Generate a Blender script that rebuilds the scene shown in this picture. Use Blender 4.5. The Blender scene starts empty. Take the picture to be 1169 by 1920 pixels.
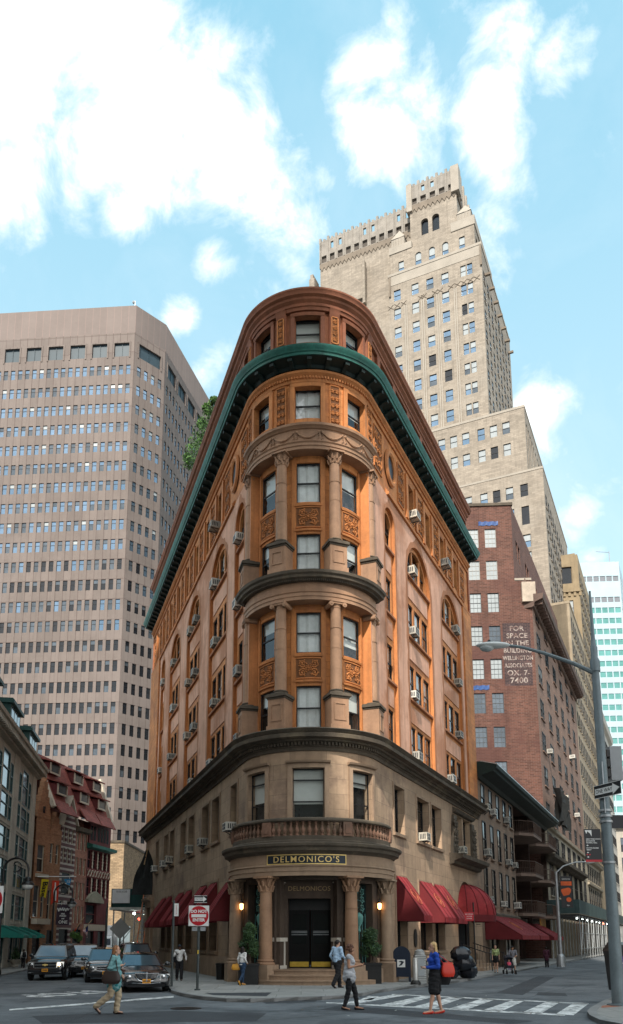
import bpy, bmesh, math, random
from mathutils import Vector, Matrix
random.seed(7)
R = math.radians
SC = bpy.context.scene
COL = SC.collection
# ------------------------------------------------------------ camera
cd = bpy.data.cameras.new('camera'); cam = bpy.data.objects.new('camera', cd); COL.objects.link(cam)
cam.location = (0, 0, 1.65); cam.rotation_euler = (R(90 + 10.65), 0, 0)
cd.sensor_fit = 'VERTICAL'; cd.sensor_height = 24; cd.lens = 24 * 1500 / 1920
cd.shift_x = (584.5 - 565) / 1920; cd.shift_y = (1480.93 - 960) / 1920
cd.clip_start = .1; cd.clip_end = 6000
SC.camera = cam
# ------------------------------------------------------------ light
SUN_AZ, SUN_EL = R(192), R(42)          # compass bearing of the sun from +Y, clockwise; behind the viewer, a little to the left
sv = Vector((math.sin(SUN_AZ) * math.cos(SUN_EL), math.cos(SUN_AZ) * math.cos(SUN_EL), math.sin(SUN_EL)))
sd = bpy.data.lights.new('sun', 'SUN'); sd.energy = 2.3; sd.angle = R(.6); sd.color = (1, .93, .83)
sun = bpy.data.objects.new('sun', sd); COL.objects.link(sun)
sun.rotation_euler = sv.to_track_quat('Z', 'Y').to_euler(); sun.location = (0, 0, 200)
SC.view_settings.view_transform = 'Standard'; SC.view_settings.look = 'None'
SC.view_settings.exposure = 1.5; SC.view_settings.gamma = 1
SC.cycles.max_bounces = 6; SC.cycles.diffuse_bounces = 3; SC.cycles.glossy_bounces = 3
SC.cycles.transparent_max_bounces = 12; SC.cycles.caustics_reflective = False; SC.cycles.caustics_refractive = False
SC.cycles.use_denoising = True; SC.cycles.sample_clamp_indirect = 6

W = bpy.data.worlds.new('World'); SC.world = W; W.use_nodes = True
nt = W.node_tree; N = nt.nodes; L = nt.links; N.clear()
def nd(t, **k):
    n = N.new(t)
    for a, b in k.items(): setattr(n, a, b)
    return n
def mth(op, a, b=None, c=None, clamp=False):
    n = nd('ShaderNodeMath', operation=op, use_clamp=clamp)
    for i, x in enumerate((a, b, c)):
        if x is None: continue
        if isinstance(x, (int, float)): n.inputs[i].default_value = x
        else: L.new(x, n.inputs[i])
    return n.outputs[0]
sky = nd('ShaderNodeTexSky', sky_type='NISHITA', sun_disc=False, sun_elevation=SUN_EL, sun_rotation=SUN_AZ, altitude=20, air_density=1.0, dust_density=.6, ozone_density=1.0)
tc = nd('ShaderNodeTexCoord'); dv = tc.outputs['Generated']
def ray(px, py):
    a = (px - 565) / 1500; b = (1480.93 - py) / 1500; s, c = math.sin(R(10.65)), math.cos(R(10.65))
    return (a, c - b * s, s + b * c)
# clouds: soft blobs in directions of the sky, torn up by noise (direction, angular radius, weight)
CL = [(60, 60, .17, 1), (190, 60, .15, 1), (290, 130, .13, 1), (60, 200, .1, .8), (230, 220, .11, 1), (330, 250, .11, 1), (420, 300, .09, .95), (500, 340, .08, .85), (560, 410, .06, .6),
      (30, 350, .075, .85), (130, 390, .045, .65), (240, 390, .055, .75), (320, 350, .06, .85), (400, 485, .04, .75), (330, 590, .035, .68), (390, 690, .04, .6), (330, 430, .03, .5), (490, 430, .035, .5),
      (700, 190, .075, 1), (740, 250, .085, 1), (720, 150, .05, .9), (780, 310, .05, .7), (660, 240, .045, .7), (745, 45, .03, .5), (600, 325, .035, .55), (560, 495, .03, .45),
      (960, 70, .055, .8), (1040, 110, .05, .8), (1090, 100, .035, .65), (930, 180, .06, .85), (890, 240, .05, .8), (950, 260, .05, .8), (960, 350, .04, .7), (935, 410, .035, .65), (910, 470, .05, .6),
      (1000, 770, .065, .85), (1020, 830, .035, .7), (1080, 975, .05, .9), (1110, 1030, .03, .5), (985, 30, .04, .6), (470, 540, .05, .4), (690, 120, .03, .5)]
acc = None
for px, py, rad, w in CL:
    d = Vector(ray(px, py)).normalized()
    v = nd('ShaderNodeVectorMath', operation='DISTANCE'); L.new(dv, v.inputs[0]); v.inputs[1].default_value = d
    m = nd('ShaderNodeMapRange', interpolation_type='SMOOTHERSTEP'); L.new(v.outputs['Value'], m.inputs[0])
    m.inputs[1].default_value = rad * 1.25; m.inputs[2].default_value = 0; m.inputs[3].default_value = 0; m.inputs[4].default_value = w
    acc = m.outputs[0] if acc is None else mth('MAXIMUM', acc, m.outputs[0]) if False else mth('SMOOTH_MAX', acc, m.outputs[0], .12)
def noise(scale, det, rough, vec=dv, dist=0):
    n = nd('ShaderNodeTexNoise'); L.new(vec, n.inputs['Vector']); n.inputs['Scale'].default_value = scale
    n.inputs['Detail'].default_value = det; n.inputs['Roughness'].default_value = rough; n.inputs['Distortion'].default_value = dist
    return n.outputs['Fac']
fb = noise(15, 12, .62, dist=.3); big = noise(2.6, 6, .55)
# the rest of the sky (behind the viewer) carries broken cloud as well
sep = nd('ShaderNodeSeparateXYZ'); L.new(dv, sep.inputs[0])
back = nd('ShaderNodeMapRange'); L.new(sep.outputs[1], back.inputs[0]); back.inputs[1].default_value = .35; back.inputs[2].default_value = -.1
bk = mth('MULTIPLY', mth('MULTIPLY', mth('SUBTRACT', big, .34), 6, clamp=True), mth('MULTIPLY', back.outputs[0], 1.15))
dens = mth('ADD', mth('MAXIMUM', acc, bk), mth('MULTIPLY', mth('SUBTRACT', fb, .5), 2.2))
cm = nd('ShaderNodeMapRange', interpolation_type='SMOOTHSTEP'); L.new(dens, cm.inputs[0]); cm.inputs[1].default_value = .24; cm.inputs[2].default_value = 1.0
core = nd('ShaderNodeMapRange', interpolation_type='SMOOTHSTEP'); L.new(dens, core.inputs[0]); core.inputs[1].default_value = .55; core.inputs[2].default_value = 1.6
thin = noise(5, 8, .6, dist=.4)
veil = mth('MULTIPLY', mth('SUBTRACT', thin, .42), 1.3, clamp=True)
mask = mth('MAXIMUM', cm.outputs[0], mth('MULTIPLY', veil, .45))
tint = nd('ShaderNodeMixRGB', blend_type='MULTIPLY'); tint.inputs[0].default_value = 1; L.new(sky.outputs[0], tint.inputs[1]); tint.inputs[2].default_value = (.95, 1.12, 1.0, 1)
grad = nd('ShaderNodeMapRange'); L.new(sep.outputs[2], grad.inputs[0]); grad.inputs[1].default_value = .22; grad.inputs[2].default_value = .96
gcol = nd('ShaderNodeMixRGB'); L.new(grad.outputs[0], gcol.inputs[0]); gcol.inputs[1].default_value = (3.0, 3.9, 4.25, 1); gcol.inputs[2].default_value = (1.0, 2.5, 3.3, 1)
pale = nd('ShaderNodeMixRGB'); pale.inputs[0].default_value = .82; L.new(tint.outputs[0], pale.inputs[1]); L.new(gcol.outputs[0], pale.inputs[2])
cc = nd('ShaderNodeMixRGB'); L.new(core.outputs[0], cc.inputs[0]); cc.inputs[1].default_value = (3.9, 4.35, 4.55, 1); cc.inputs[2].default_value = (8.5, 8.4, 8.3, 1)
mx = nd('ShaderNodeMixRGB'); L.new(mask, mx.inputs[0]); L.new(pale.outputs[0], mx.inputs[1]); L.new(cc.outputs[0], mx.inputs[2])
bg = nd('ShaderNodeBackground'); L.new(mx.outputs[0], bg.inputs[0]); bg.inputs[1].default_value = .10
out = nd('ShaderNodeOutputWorld'); L.new(bg.outputs[0], out.inputs[0])

# ------------------------------------------------------------ materials
MATS = {}
def mat(name, c, r=.8, var=.18, vs=.9, bump=0, bs=30, metal=0, brick=None, stain=None, emit=None, spec=.35, coat=0, glass=None, trans=0, streak=0, wavy=None):
    if name in MATS: return MATS[name]
    m = bpy.data.materials.new(name); m.use_nodes = True; MATS[name] = m
    t = m.node_tree; n = t.nodes; l = t.links; b = n['Principled BSDF']
    def new(k, **kw):
        x = n.new(k)
        for a, v in kw.items(): setattr(x, a, v)
        return x
    b.inputs['Roughness'].default_value = r; b.inputs['Metallic'].default_value = metal; b.inputs['Specular IOR Level'].default_value = spec
    b.inputs['Coat Weight'].default_value = coat; b.inputs['Coat Roughness'].default_value = .04
    tcn = new('ShaderNodeTexCoord'); geo = new('ShaderNodeNewGeometry')
    pos = geo.outputs['Position']
    col = None
    def nz(scale, det=5, rough=.6, vec=pos):
        x = new('ShaderNodeTexNoise'); l.new(vec, x.inputs['Vector']); x.inputs['Scale'].default_value = scale; x.inputs['Detail'].default_value = det; x.inputs['Roughness'].default_value = rough
        return x.outputs['Fac']
    def mixc(f, a, bb, mode='MIX'):
        x = new('ShaderNodeMixRGB', blend_type=mode)
        for i, q in enumerate((f, a, bb)):
            if isinstance(q, (int, float)): x.inputs[i].default_value = q
            elif isinstance(q, tuple): x.inputs[i].default_value = (*q, 1)
            else: l.new(q, x.inputs[i])
        return x.outputs[0]
    def mr(v, a, bb, c0=0, c1=1):
        x = new('ShaderNodeMapRange'); l.new(v, x.inputs[0])
        for i, q in enumerate((a, bb, c0, c1)): x.inputs[i + 1].default_value = q
        return x.outputs[0]
    hgt = None
    if brick:
        bt = new('ShaderNodeTexBrick'); l.new(tcn.outputs['UV'], bt.inputs['Vector'])
        bt.inputs['Scale'].default_value = 1; bt.inputs['Brick Width'].default_value = brick[0]; bt.inputs['Row Height'].default_value = brick[1]
        bt.inputs['Mortar Size'].default_value = brick[2]; bt.inputs['Mortar Smooth'].default_value = .3
        q = brick[4] if len(brick) > 4 else .14
        bt.inputs['Color1'].default_value = (*[x * (1 - q) for x in c], 1); bt.inputs['Color2'].default_value = (*[min(1, x * (1 + q)) for x in c], 1)
        bt.inputs['Mortar'].default_value = (*brick[3], 1); bt.offset = brick[5] if len(brick) > 5 else .5
        col = bt.outputs['Color']; hgt = bt.outputs['Fac']
    base = col if col is not None else c
    if var:
        f = mr(nz(vs), .3, .7, 1 - var, 1 + var)
        cx = new('ShaderNodeCombineColor'); [l.new(f, cx.inputs[i]) for i in range(3)]
        base = mixc(1.0, base, cx.outputs[0], 'MULTIPLY')
        f2 = mr(nz(vs * 9, 4, .7), .3, .7, 1 - var * .5, 1 + var * .5)
        cx = new('ShaderNodeCombineColor'); [l.new(f2, cx.inputs[i]) for i in range(3)]
        base = mixc(1.0, base, cx.outputs[0], 'MULTIPLY')
    if stain:
        base = mixc(mr(nz(stain[1], 6, .65), stain[2], stain[2] + .12, 0, stain[3]), base, stain[0])
    if streak:                       # rain streaks, long in z
        mp = new('ShaderNodeMapping'); l.new(pos, mp.inputs[0]); mp.inputs['Scale'].default_value = (2.2, 2.2, .12)
        base = mixc(mr(nz(1.3, 5, .6, mp.outputs[0]), .5, .72, 0, streak), base, tuple(x * .35 for x in c))
    if isinstance(base, tuple): b.inputs['Base Color'].default_value = (*base, 1)
    else: l.new(base, b.inputs['Base Color'])
    if bump or brick or wavy:
        bp = new('ShaderNodeBump'); bp.inputs['Strength'].default_value = bump or .35; bp.inputs['Distance'].default_value = .02
        if wavy: bp.inputs['Distance'].default_value = wavy[1]; l.new(nz(wavy[0], 2, .5), bp.inputs['Height'])
        elif hgt is not None:
            a = new('ShaderNodeMath', operation='MULTIPLY_ADD'); l.new(hgt, a.inputs[0]); a.inputs[1].default_value = -1; l.new(nz(bs), a.inputs[2]); l.new(a.outputs[0], bp.inputs['Height'])
        else: l.new(nz(bs), bp.inputs['Height'])
        l.new(bp.outputs[0], b.inputs['Normal'])
    if emit: b.inputs['Emission Color'].default_value = (*emit[0], 1); b.inputs['Emission Strength'].default_value = emit[1]
    if glass is not None:            # clear pane: reflects by angle, otherwise lets the room behind show
        o = n['Material Output']; gl = new('ShaderNodeBsdfGlossy'); gl.inputs['Roughness'].default_value = .02; gl.inputs['Color'].default_value = (.95, .97, 1, 1)
        if bump or wavy: l.new(bp.outputs[0], gl.inputs['Normal'])
        tr = new('ShaderNodeBsdfTransparent'); tr.inputs['Color'].default_value = (*c, 1)
        dt = new('ShaderNodeVectorMath', operation='DOT_PRODUCT'); l.new(geo.outputs['Incoming'], dt.inputs[0]); l.new(bp.outputs[0] if bump or wavy else geo.outputs['Normal'], dt.inputs[1])
        def mt(op, a, v=None, w=None):
            x = new('ShaderNodeMath', operation=op); l.new(a, x.inputs[0])
            if v is not None: x.inputs[1].default_value = v
            if w is not None: x.inputs[2].default_value = w
            return x.outputs[0]
        f0 = ((glass - 1) / (glass + 1)) ** 2
        sb_ = new('ShaderNodeMath', operation='SUBTRACT'); sb_.inputs[0].default_value = 1; l.new(mt('ABSOLUTE', dt.outputs['Value']), sb_.inputs[1])
        fr = mt('MULTIPLY_ADD', mt('POWER', sb_.outputs[0], 5), 1 - f0, f0)
        ms = new('ShaderNodeMixShader'); l.new(fr, ms.inputs[0]); l.new(tr.outputs[0], ms.inputs[1]); l.new(gl.outputs[0], ms.inputs[2]); l.new(ms.outputs[0], o.inputs[0])
    return m
BROWN = mat('brownstone', (.36, .25, .165), .85, .2, .5, .3, 40, brick=(1.5, .62, .009, (.19, .135, .095), .14), stain=((.16, .105, .08), .35, .52, .65), streak=.4)
SHADEST = mat('shaded_porch_stone', (.075, .052, .038), .8, .25, .9, .3, 30, streak=.4)  # brownstone with the portico's shade put into its colour
BROWND = mat('brownstone_trim', (.31, .215, .145), .85, .2, .7, .3, 30, streak=.35)
SOOT = mat('sooted_stone', (.085, .068, .05), .85, .3, .9, .3, 25, stain=((.2, .16, .1), .8, .56, .5))
SHAFT = mat('column_stone', (.32, .185, .11), .65, .18, .9, .2, 40, stain=((.2, .115, .07), .7, .54, .5), streak=.35)
TERRA = mat('orange_terracotta', (.52, .205, .065), .75, .2, .6, .25, 30, brick=(.95, .33, .009, (.3, .115, .04), .12), stain=((.30, .105, .04), .55, .50, .7), streak=.5)
TERRAP = mat('orange_terracotta_trim', (.49, .19, .062), .7, .22, .8, .25, 30, streak=.4)
CARVE = mat('carved_terracotta', (.44, .165, .05), .75, .25, 1.5, .3, 30)
CARVED = mat('carved_ground', (.16, .065, .025), .85, .2, 1.5)
STUCCO = mat('pink_stucco', (.60, .34, .235), .9, .14, .5, .6, 22, stain=((.38, .165, .085), .24, .48, .8), streak=.4)
BAND = mat('stained_band', (.36, .155, .075), .85, .2, 1.2, .3, 25, streak=.2)
REDT = mat('red_terracotta', (.29, .105, .05), .75, .18, .7, .25, 25, brick=(.6, .2, .005, (.25, .09, .04), .1), streak=.3)
REDTP = mat('red_terracotta_trim', (.24, .085, .042), .7, .22, .9, .25, 25, streak=.35)
COPPER = mat('green_copper', (.018, .125, .098), .5, .35, 1.2, .2, 20, spec=.4, stain=((.06, .22, .17), .8, .58, .6), streak=.5)
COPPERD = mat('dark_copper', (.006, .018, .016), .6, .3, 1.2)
FRAME = mat('black_frame', (.012, .012, .013), .45, 0)
GLASS = mat('clear_glass', (.90, .93, .93), glass=1.75, wavy=(1.6, .03))
GLASSB = mat('mirror_glass', (.55, .6, .62), glass=2.6, wavy=(2.2, .05))
ROOM = mat('dark_room', (.010, .010, .011), .9, .5, 1.5)
BLIND = mat('window_shade', (.62, .62, .58), .8, .06, 2)
CURT = mat('white_curtain', (.80, .80, .78), .8, .12, 3)
BLACK = mat('black_paint', (.012, .012, .012), .35, .2, 2)
BRASS = mat('brass', (.75, .5, .09), .3, .15, 3, metal=.9)
GOLD = mat('gold_leaf', (.78, .56, .2), .4, .1, 3, metal=.3)
NAVY = mat('navy_panel', (.012, .02, .03), .4, .1, 2)
WHITEP = mat('white_paint', (.78, .78, .75), .5, .08, 3)
GREYM = mat('grey_metal', (.32, .34, .35), .45, .15, 3, metal=.6)
DGREY = mat('dark_grey_metal', (.06, .065, .07), .5, .15, 3)
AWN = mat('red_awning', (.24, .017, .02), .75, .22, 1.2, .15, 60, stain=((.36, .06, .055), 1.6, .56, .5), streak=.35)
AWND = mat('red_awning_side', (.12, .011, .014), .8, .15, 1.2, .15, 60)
CONC = mat('sidewalk_concrete', (.27, .265, .25), .9, .2, .5, .25, 40, brick=(1.5, 1.5, .012, (.13, .13, .12), .06), stain=((.16, .155, .145), .7, .57, .5))
KERB = mat('kerb_stone', (.22, .22, .215), .85, .2, 1.2, .3, 30)
ASPH = mat('asphalt', (.135, .146, .155), .85, .3, .3, .7, 110, stain=((.06, .067, .074), .45, .50, .75), spec=.3)
ASPHP = mat('asphalt_patch', (.05, .054, .06), .8, .2, .6, .5, 160)
PAINTW = mat('road_paint', (.74, .74, .72), .7, .15, 1.5, .2, 80, stain=((.15, .155, .16), 4.5, .46, .85))
IRON = mat('cast_iron', (.03, .024, .022), .55, .3, 6, .5, 60, metal=.5)

# ------------------------------------------------------------ helpers
class MB:
    def __init__(s): s.v = []; s.f = []; s.m = []; s.u = []
    def poly(s, pts, m=0, uv=None):
        i = len(s.v); s.v += [tuple(p) for p in pts]; s.f.append(tuple(range(i, i + len(pts)))); s.m.append(m); s.u.append(uv)
    def grid(s, rows, m=0, close=False):         # rows of points, shared vertices
        i = len(s.v); k = len(rows[0])
        for r in rows: s.v += [tuple(p) for p in r]
        for a in range(len(rows) - 1):
            for b in range(k if close else k - 1):
                c = (b + 1) % k
                s.f.append((i + a * k + b, i + a * k + c, i + (a + 1) * k + c, i + (a + 1) * k + b)); s.m.append(m); s.u.append(None)
    def hexa(s, p, m=0):                         # p: 8 points, bottom ring then top ring
        for q in ((3, 2, 1, 0), (4, 5, 6, 7), (0, 1, 5, 4), (1, 2, 6, 5), (2, 3, 7, 6), (3, 0, 4, 7)): s.poly([p[i] for i in q], m)
    def box(s, x0, x1, y0, y1, z0, z1, m=0, F=None, tap=0):
        t = tap
        p = [(x0, y0, z0), (x1, y0, z0), (x1, y1, z0), (x0, y1, z0), (x0 + t, y0 + t, z1), (x1 - t, y0 + t, z1), (x1 - t, y1 - t, z1), (x0 + t, y1 - t, z1)]
        s.hexa([F(*q) for q in p] if F else p, m)
    def tube(s, p0, p1, r0, r1=None, n=8, m=0, cap=True):
        r1 = r0 if r1 is None else r1; p0 = Vector(p0); p1 = Vector(p1); d = (p1 - p0)
        if d.length < 1e-6: return
        q = d.to_track_quat('Z', 'Y'); rows = []
        for p, r in ((p0, r0), (p1, r1)): rows.append([p + q @ Vector((r * math.cos(a), r * math.sin(a), 0)) for a in [2 * math.pi * k / n for k in range(n)]])
        s.grid(rows, m, True)
        if cap: s.poly(rows[0][::-1], m); s.poly(rows[1], m)
    def pipe(s, pts, r, n=6, m=0):               # bent tube, r number or list
        pts = [Vector(p) for p in pts]; rows = []
        for i, p in enumerate(pts):
            d = (pts[min(i + 1, len(pts) - 1)] - pts[max(i - 1, 0)]).normalized(); q = d.to_track_quat('Z', 'Y'); rr = r[i] if isinstance(r, (list, tuple)) else r
            rows.append([p + q @ Vector((rr * math.cos(a), rr * math.sin(a), 0)) for a in [2 * math.pi * k / n for k in range(n)]])
        s.grid(rows, m, True); s.poly(rows[0][::-1], m); s.poly(rows[-1], m)
    def lathe(s, c, prof, n=16, m=0, a0=0, a1=2 * math.pi, sx=1, sy=1):
        full = abs(a1 - a0 - 2 * math.pi) < 1e-6; k = n if full else n + 1
        rows = [[(c[0] + sx * r * math.cos(a0 + (a1 - a0) * j / n), c[1] + sy * r * math.sin(a0 + (a1 - a0) * j / n), c[2] + z) for j in range(k)] for r, z in prof]
        s.grid(rows, m, full)
        if full: s.poly(rows[0][::-1], m); s.poly(rows[-1], m)
    def ball(s, c, r, m=0, n=10, k=6, sc=(1, 1, 1)):
        rows = [[(c[0] + sc[0] * r * math.sin(b) * math.cos(a), c[1] + sc[1] * r * math.sin(b) * math.sin(a), c[2] + sc[2] * r * math.cos(b)) for a in [2 * math.pi * j / n for j in range(n)]] for b in [max(.02, min(math.pi - .02, math.pi * i / k)) for i in range(k + 1)]]
        s.grid(rows, m, True)
    def ext(s, pts, a, b, m=0):                  # polygon given as function of depth: pts list of f(d)->point
        A = [p(a) for p in pts]; B = [p(b) for p in pts]; k = len(pts)
        s.poly(A[::-1], m); s.poly(B, m)
        for i in range(k): s.poly([A[i], A[(i + 1) % k], B[(i + 1) % k], B[i]], m)
    def sweep(s, P, us, prof, m=0, caps=True):
        rows = [[P(u, v, z) for v, z in prof] for u in us]; k = len(prof)
        i0 = len(s.v)
        for r in rows: s.v += [tuple(p) for p in r]
        for a in range(len(us) - 1):
            acc = 0
            for b in range(k):
                c = (b + 1) % k; ln = math.dist(prof[b], prof[c])
                s.f.append((i0 + a * k + b, i0 + a * k + c, i0 + (a + 1) * k + c, i0 + (a + 1) * k + b)); s.m.append(m)
                s.u.append([(us[a], acc), (us[a], acc + ln), (us[a + 1], acc + ln), (us[a + 1], acc)]); acc += ln
        if caps: s.poly(rows[0], m); s.poly(rows[-1][::-1], m)
    def text(s, txt, size, fn, m=0, align='CENTER', sp=1.0, ex=0.01, bold=0.0, sx=1.0):
        c = bpy.data.curves.new('t', 'FONT'); c.body = txt; c.size = size; c.align_x = align; c.align_y = 'CENTER'; c.space_character = sp; c.extrude = ex; c.resolution_u = 3; c.offset = bold
        o = bpy.data.objects.new('t', c); COL.objects.link(o); bpy.context.view_layer.update()
        me = bpy.data.meshes.new_from_object(o)
        i = len(s.v); s.v += [tuple(fn(v.co.x * sx, v.co.y, v.co.z)) for v in me.vertices]
        for p in me.polygons: s.f.append(tuple(i + q for q in p.vertices)); s.m.append(m); s.u.append(None)
        bpy.data.objects.remove(o); bpy.data.curves.remove(c); bpy.data.meshes.remove(me)
    def add(s, o, F=lambda p: p, m=0):           # append another MB, transformed
        i = len(s.v); s.v += [tuple(F(p)) for p in o.v]
        for f, mm, u in zip(o.f, o.m, o.u): s.f.append(tuple(i + q for q in f)); s.m.append(mm + m); s.u.append(u)
    def mesh(s, name, mats, org=(0, 0, 0), smooth=35):
        me = bpy.data.meshes.new(name)
        me.from_pydata([(p[0] - org[0], p[1] - org[1], p[2] - org[2]) for p in s.v], [], s.f)
        for q in (mats if isinstance(mats, (list, tuple)) else [mats]): me.materials.append(q)
        me.polygons.foreach_set('material_index', s.m)
        uvl = me.uv_layers.new(name='UVMap').data; k = 0
        buf = []
        for p, u in zip(me.polygons, s.u):
            if u: buf += [c for q in u for c in q]; continue
            n = p.normal; h = math.hypot(n.x, n.y)
            for vi in p.vertices:
                v = s.v[vi]
                if abs(n.z) > .72 or h < 1e-6: buf += [v[0], v[1]]
                else: buf += [(-n.y * v[0] + n.x * v[1]) / h, v[2]]
        uvl.foreach_set('uv', buf)
        bm = bmesh.new(); bm.from_mesh(me)
        bmesh.ops.remove_doubles(bm, verts=bm.verts, dist=2e-4)
        bmesh.ops.recalc_face_normals(bm, faces=bm.faces)
        if smooth:
            ca = R(smooth)
            for f in bm.faces: f.smooth = True
            for e in bm.edges:
                if len(e.link_faces) != 2 or e.link_faces[0].normal.angle(e.link_faces[1].normal, 0) > ca: e.smooth = False
        bm.to_mesh(me); bm.free(); me.validate()
        return me
    def build(s, name, mats, parent=None, org=None, smooth=35, **tags):
        if not s.v: return None
        if org is None:
            org = (0, 0, 0); p = parent
            while p is not None: org = tuple(a + b for a, b in zip(org, p.location)); p = p.parent
            loc = (0, 0, 0)
        else: loc = org
        o = bpy.data.objects.new(name, s.mesh(name, mats, org, smooth)); COL.objects.link(o); o.location = loc
        if parent: o.parent = parent
        for k, v in tags.items(): o[k] = v
        return o
def islands(o):
    """every separate piece of a mesh becomes an object of its own"""
    bm = bmesh.new(); bm.from_mesh(o.data); bm.faces.ensure_lookup_table(); seen = {}; parts = []
    for f in bm.faces:
        if f.index in seen: continue
        stack = [f]; seen[f.index] = len(parts); cur = []
        while stack:
            q = stack.pop(); cur.append(q.index)
            for v in q.verts:
                for g in v.link_faces:
                    if g.index not in seen: seen[g.index] = len(parts); stack.append(g)
        parts.append(set(cur))
    if len(parts) < 2: bm.free(); return
    src = o.data
    for k, keep in enumerate(parts):
        b2 = bm.copy(); b2.faces.ensure_lookup_table(); bmesh.ops.delete(b2, geom=[f for f in b2.faces if f.index not in keep], context='FACES')
        me = bpy.data.meshes.new(o.name.split('.')[0]); [me.materials.append(q) for q in src.materials]; b2.to_mesh(me); b2.free()
        if k == 0: o.data = me
        else: c = o.copy(); c.data = me; COL.objects.link(c); c.parent = o.parent
    bm.free()
def thing(name, label, cat, loc=(0, 0, 0), group=None, kind=None, rz=0):
    o = bpy.data.objects.new(name, None); COL.objects.link(o); o.location = loc; o.rotation_euler = (0, 0, rz); o.empty_display_size = .3
    o['label'] = label; o['category'] = cat
    if group: o['group'] = group
    if kind: o['kind'] = kind
    return o
def tag(o, label, cat, group=None):
    o['label'] = label; o['category'] = cat
    if group: o['group'] = group
    return o
def dup(o, loc=None, rz=None, label=None, parent=None, scale=None):
    c = o.copy(); COL.objects.link(c)
    if parent: c.parent = parent
    if loc is not None: c.location = loc
    if rz is not None: c.rotation_euler = (0, 0, rz)
    if scale: c.scale = scale
    if label: c['label'] = label
    for ch in list(o.children): dup(ch, parent=c)
    return c
def purge(o):
    for ch in list(o.children): purge(ch)
    bpy.data.objects.remove(o)
def frame(o, d):            # facade frame: u along d, v outward (right-hand side of d turned clockwise), z up
    d = Vector((d[0], d[1])).normalized(); n = Vector((d.y, -d.x))
    return lambda u, v, z: (o[0] + d.x * u + n.x * v, o[1] + d.y * u + n.y * v, z)
def wall(mb, P, u0, u1, z0, z1, ops=(), v=0, depth=.25, m=0, mr=None, step=None):
    mr = m if mr is None else mr
    us = {u0, u1}; zs = {z0, z1}
    for o in ops: us |= {o[0], o[1]}; zs |= {o[2], o[3]}
    us = sorted(x for x in us if u0 <= x <= u1); zs = sorted(x for x in zs if z0 <= x <= z1)
    if step:
        q = []
        for a, b in zip(us, us[1:]):
            k = max(1, math.ceil((b - a) / step - 1e-6)); q += [a + (b - a) * i / k for i in range(k)]
        us = q + [us[-1]]
    for a, b in zip(us, us[1:]):
        run = None
        for c, d in zip(zs, zs[1:]):
            mu, mz = (a + b) / 2, (c + d) / 2
            hole = any(o[0] < mu < o[1] and o[2] < mz < o[3] for o in ops)
            if not hole: run = (run[0], d) if run else (c, d)
            if run and (hole or d == zs[-1]):
                c0, d0 = run; run = None
                mb.poly([P(a, v, c0), P(b, v, c0), P(b, v, d0), P(a, v, d0)], m, [(a, c0), (b, c0), (b, d0), (a, d0)])
    for o in ops:
        a, b, c, d = o[:4]; dp = v - depth
        uu = [a, b]
        if step: k = max(1, math.ceil((b - a) / step)); uu = [a + (b - a) * i / k for i in range(k + 1)]
        arch = len(o) > 4; top = d
        if arch:
            r = (b - a) / 2; top = d - r; k = 16; cu = (a + b) / 2
            arc = [(cu - r * math.cos(math.pi * i / k), top + r * math.sin(math.pi * i / k)) for i in range(k + 1)]
            for p, q in zip(arc, arc[1:]):
                mb.poly([P(p[0], v, p[1]), P(q[0], v, q[1]), P(q[0], v, d), P(p[0], v, d)], m, [p, q, (q[0], d), (p[0], d)])
                mb.poly([P(p[0], v, p[1]), P(q[0], v, q[1]), P(q[0], dp, q[1]), P(p[0], dp, p[1])], mr)
        for x in (a, b): mb.poly([P(x, v, c), P(x, v, top), P(x, dp, top), P(x, dp, c)], mr)
        for p, q in zip(uu, uu[1:]):
            if c > z0 + 1e-4: mb.poly([P(p, v, c), P(q, v, c), P(q, dp, c), P(p, dp, c)], mr)
            if not arch: mb.poly([P(p, v, d), P(q, v, d), P(q, dp, d), P(p, dp, d)], mr)
def lin(a, b, n): return [a + (b - a) * i / n for i in range(n + 1)]
def gnd(px, py, z=0):
    r = ray(px, py); t = (z - 1.65) / r[2]; return (r[0] * t, r[1] * t)
def hit(px, py, p, d):
    r = ray(px, py); det = -r[0] * d[1] + r[1] * d[0]; t = (-p[0] * d[1] + p[1] * d[0]) / det
    return (r[0] * t, r[1] * t, 1.65 + r[2] * t)
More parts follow.
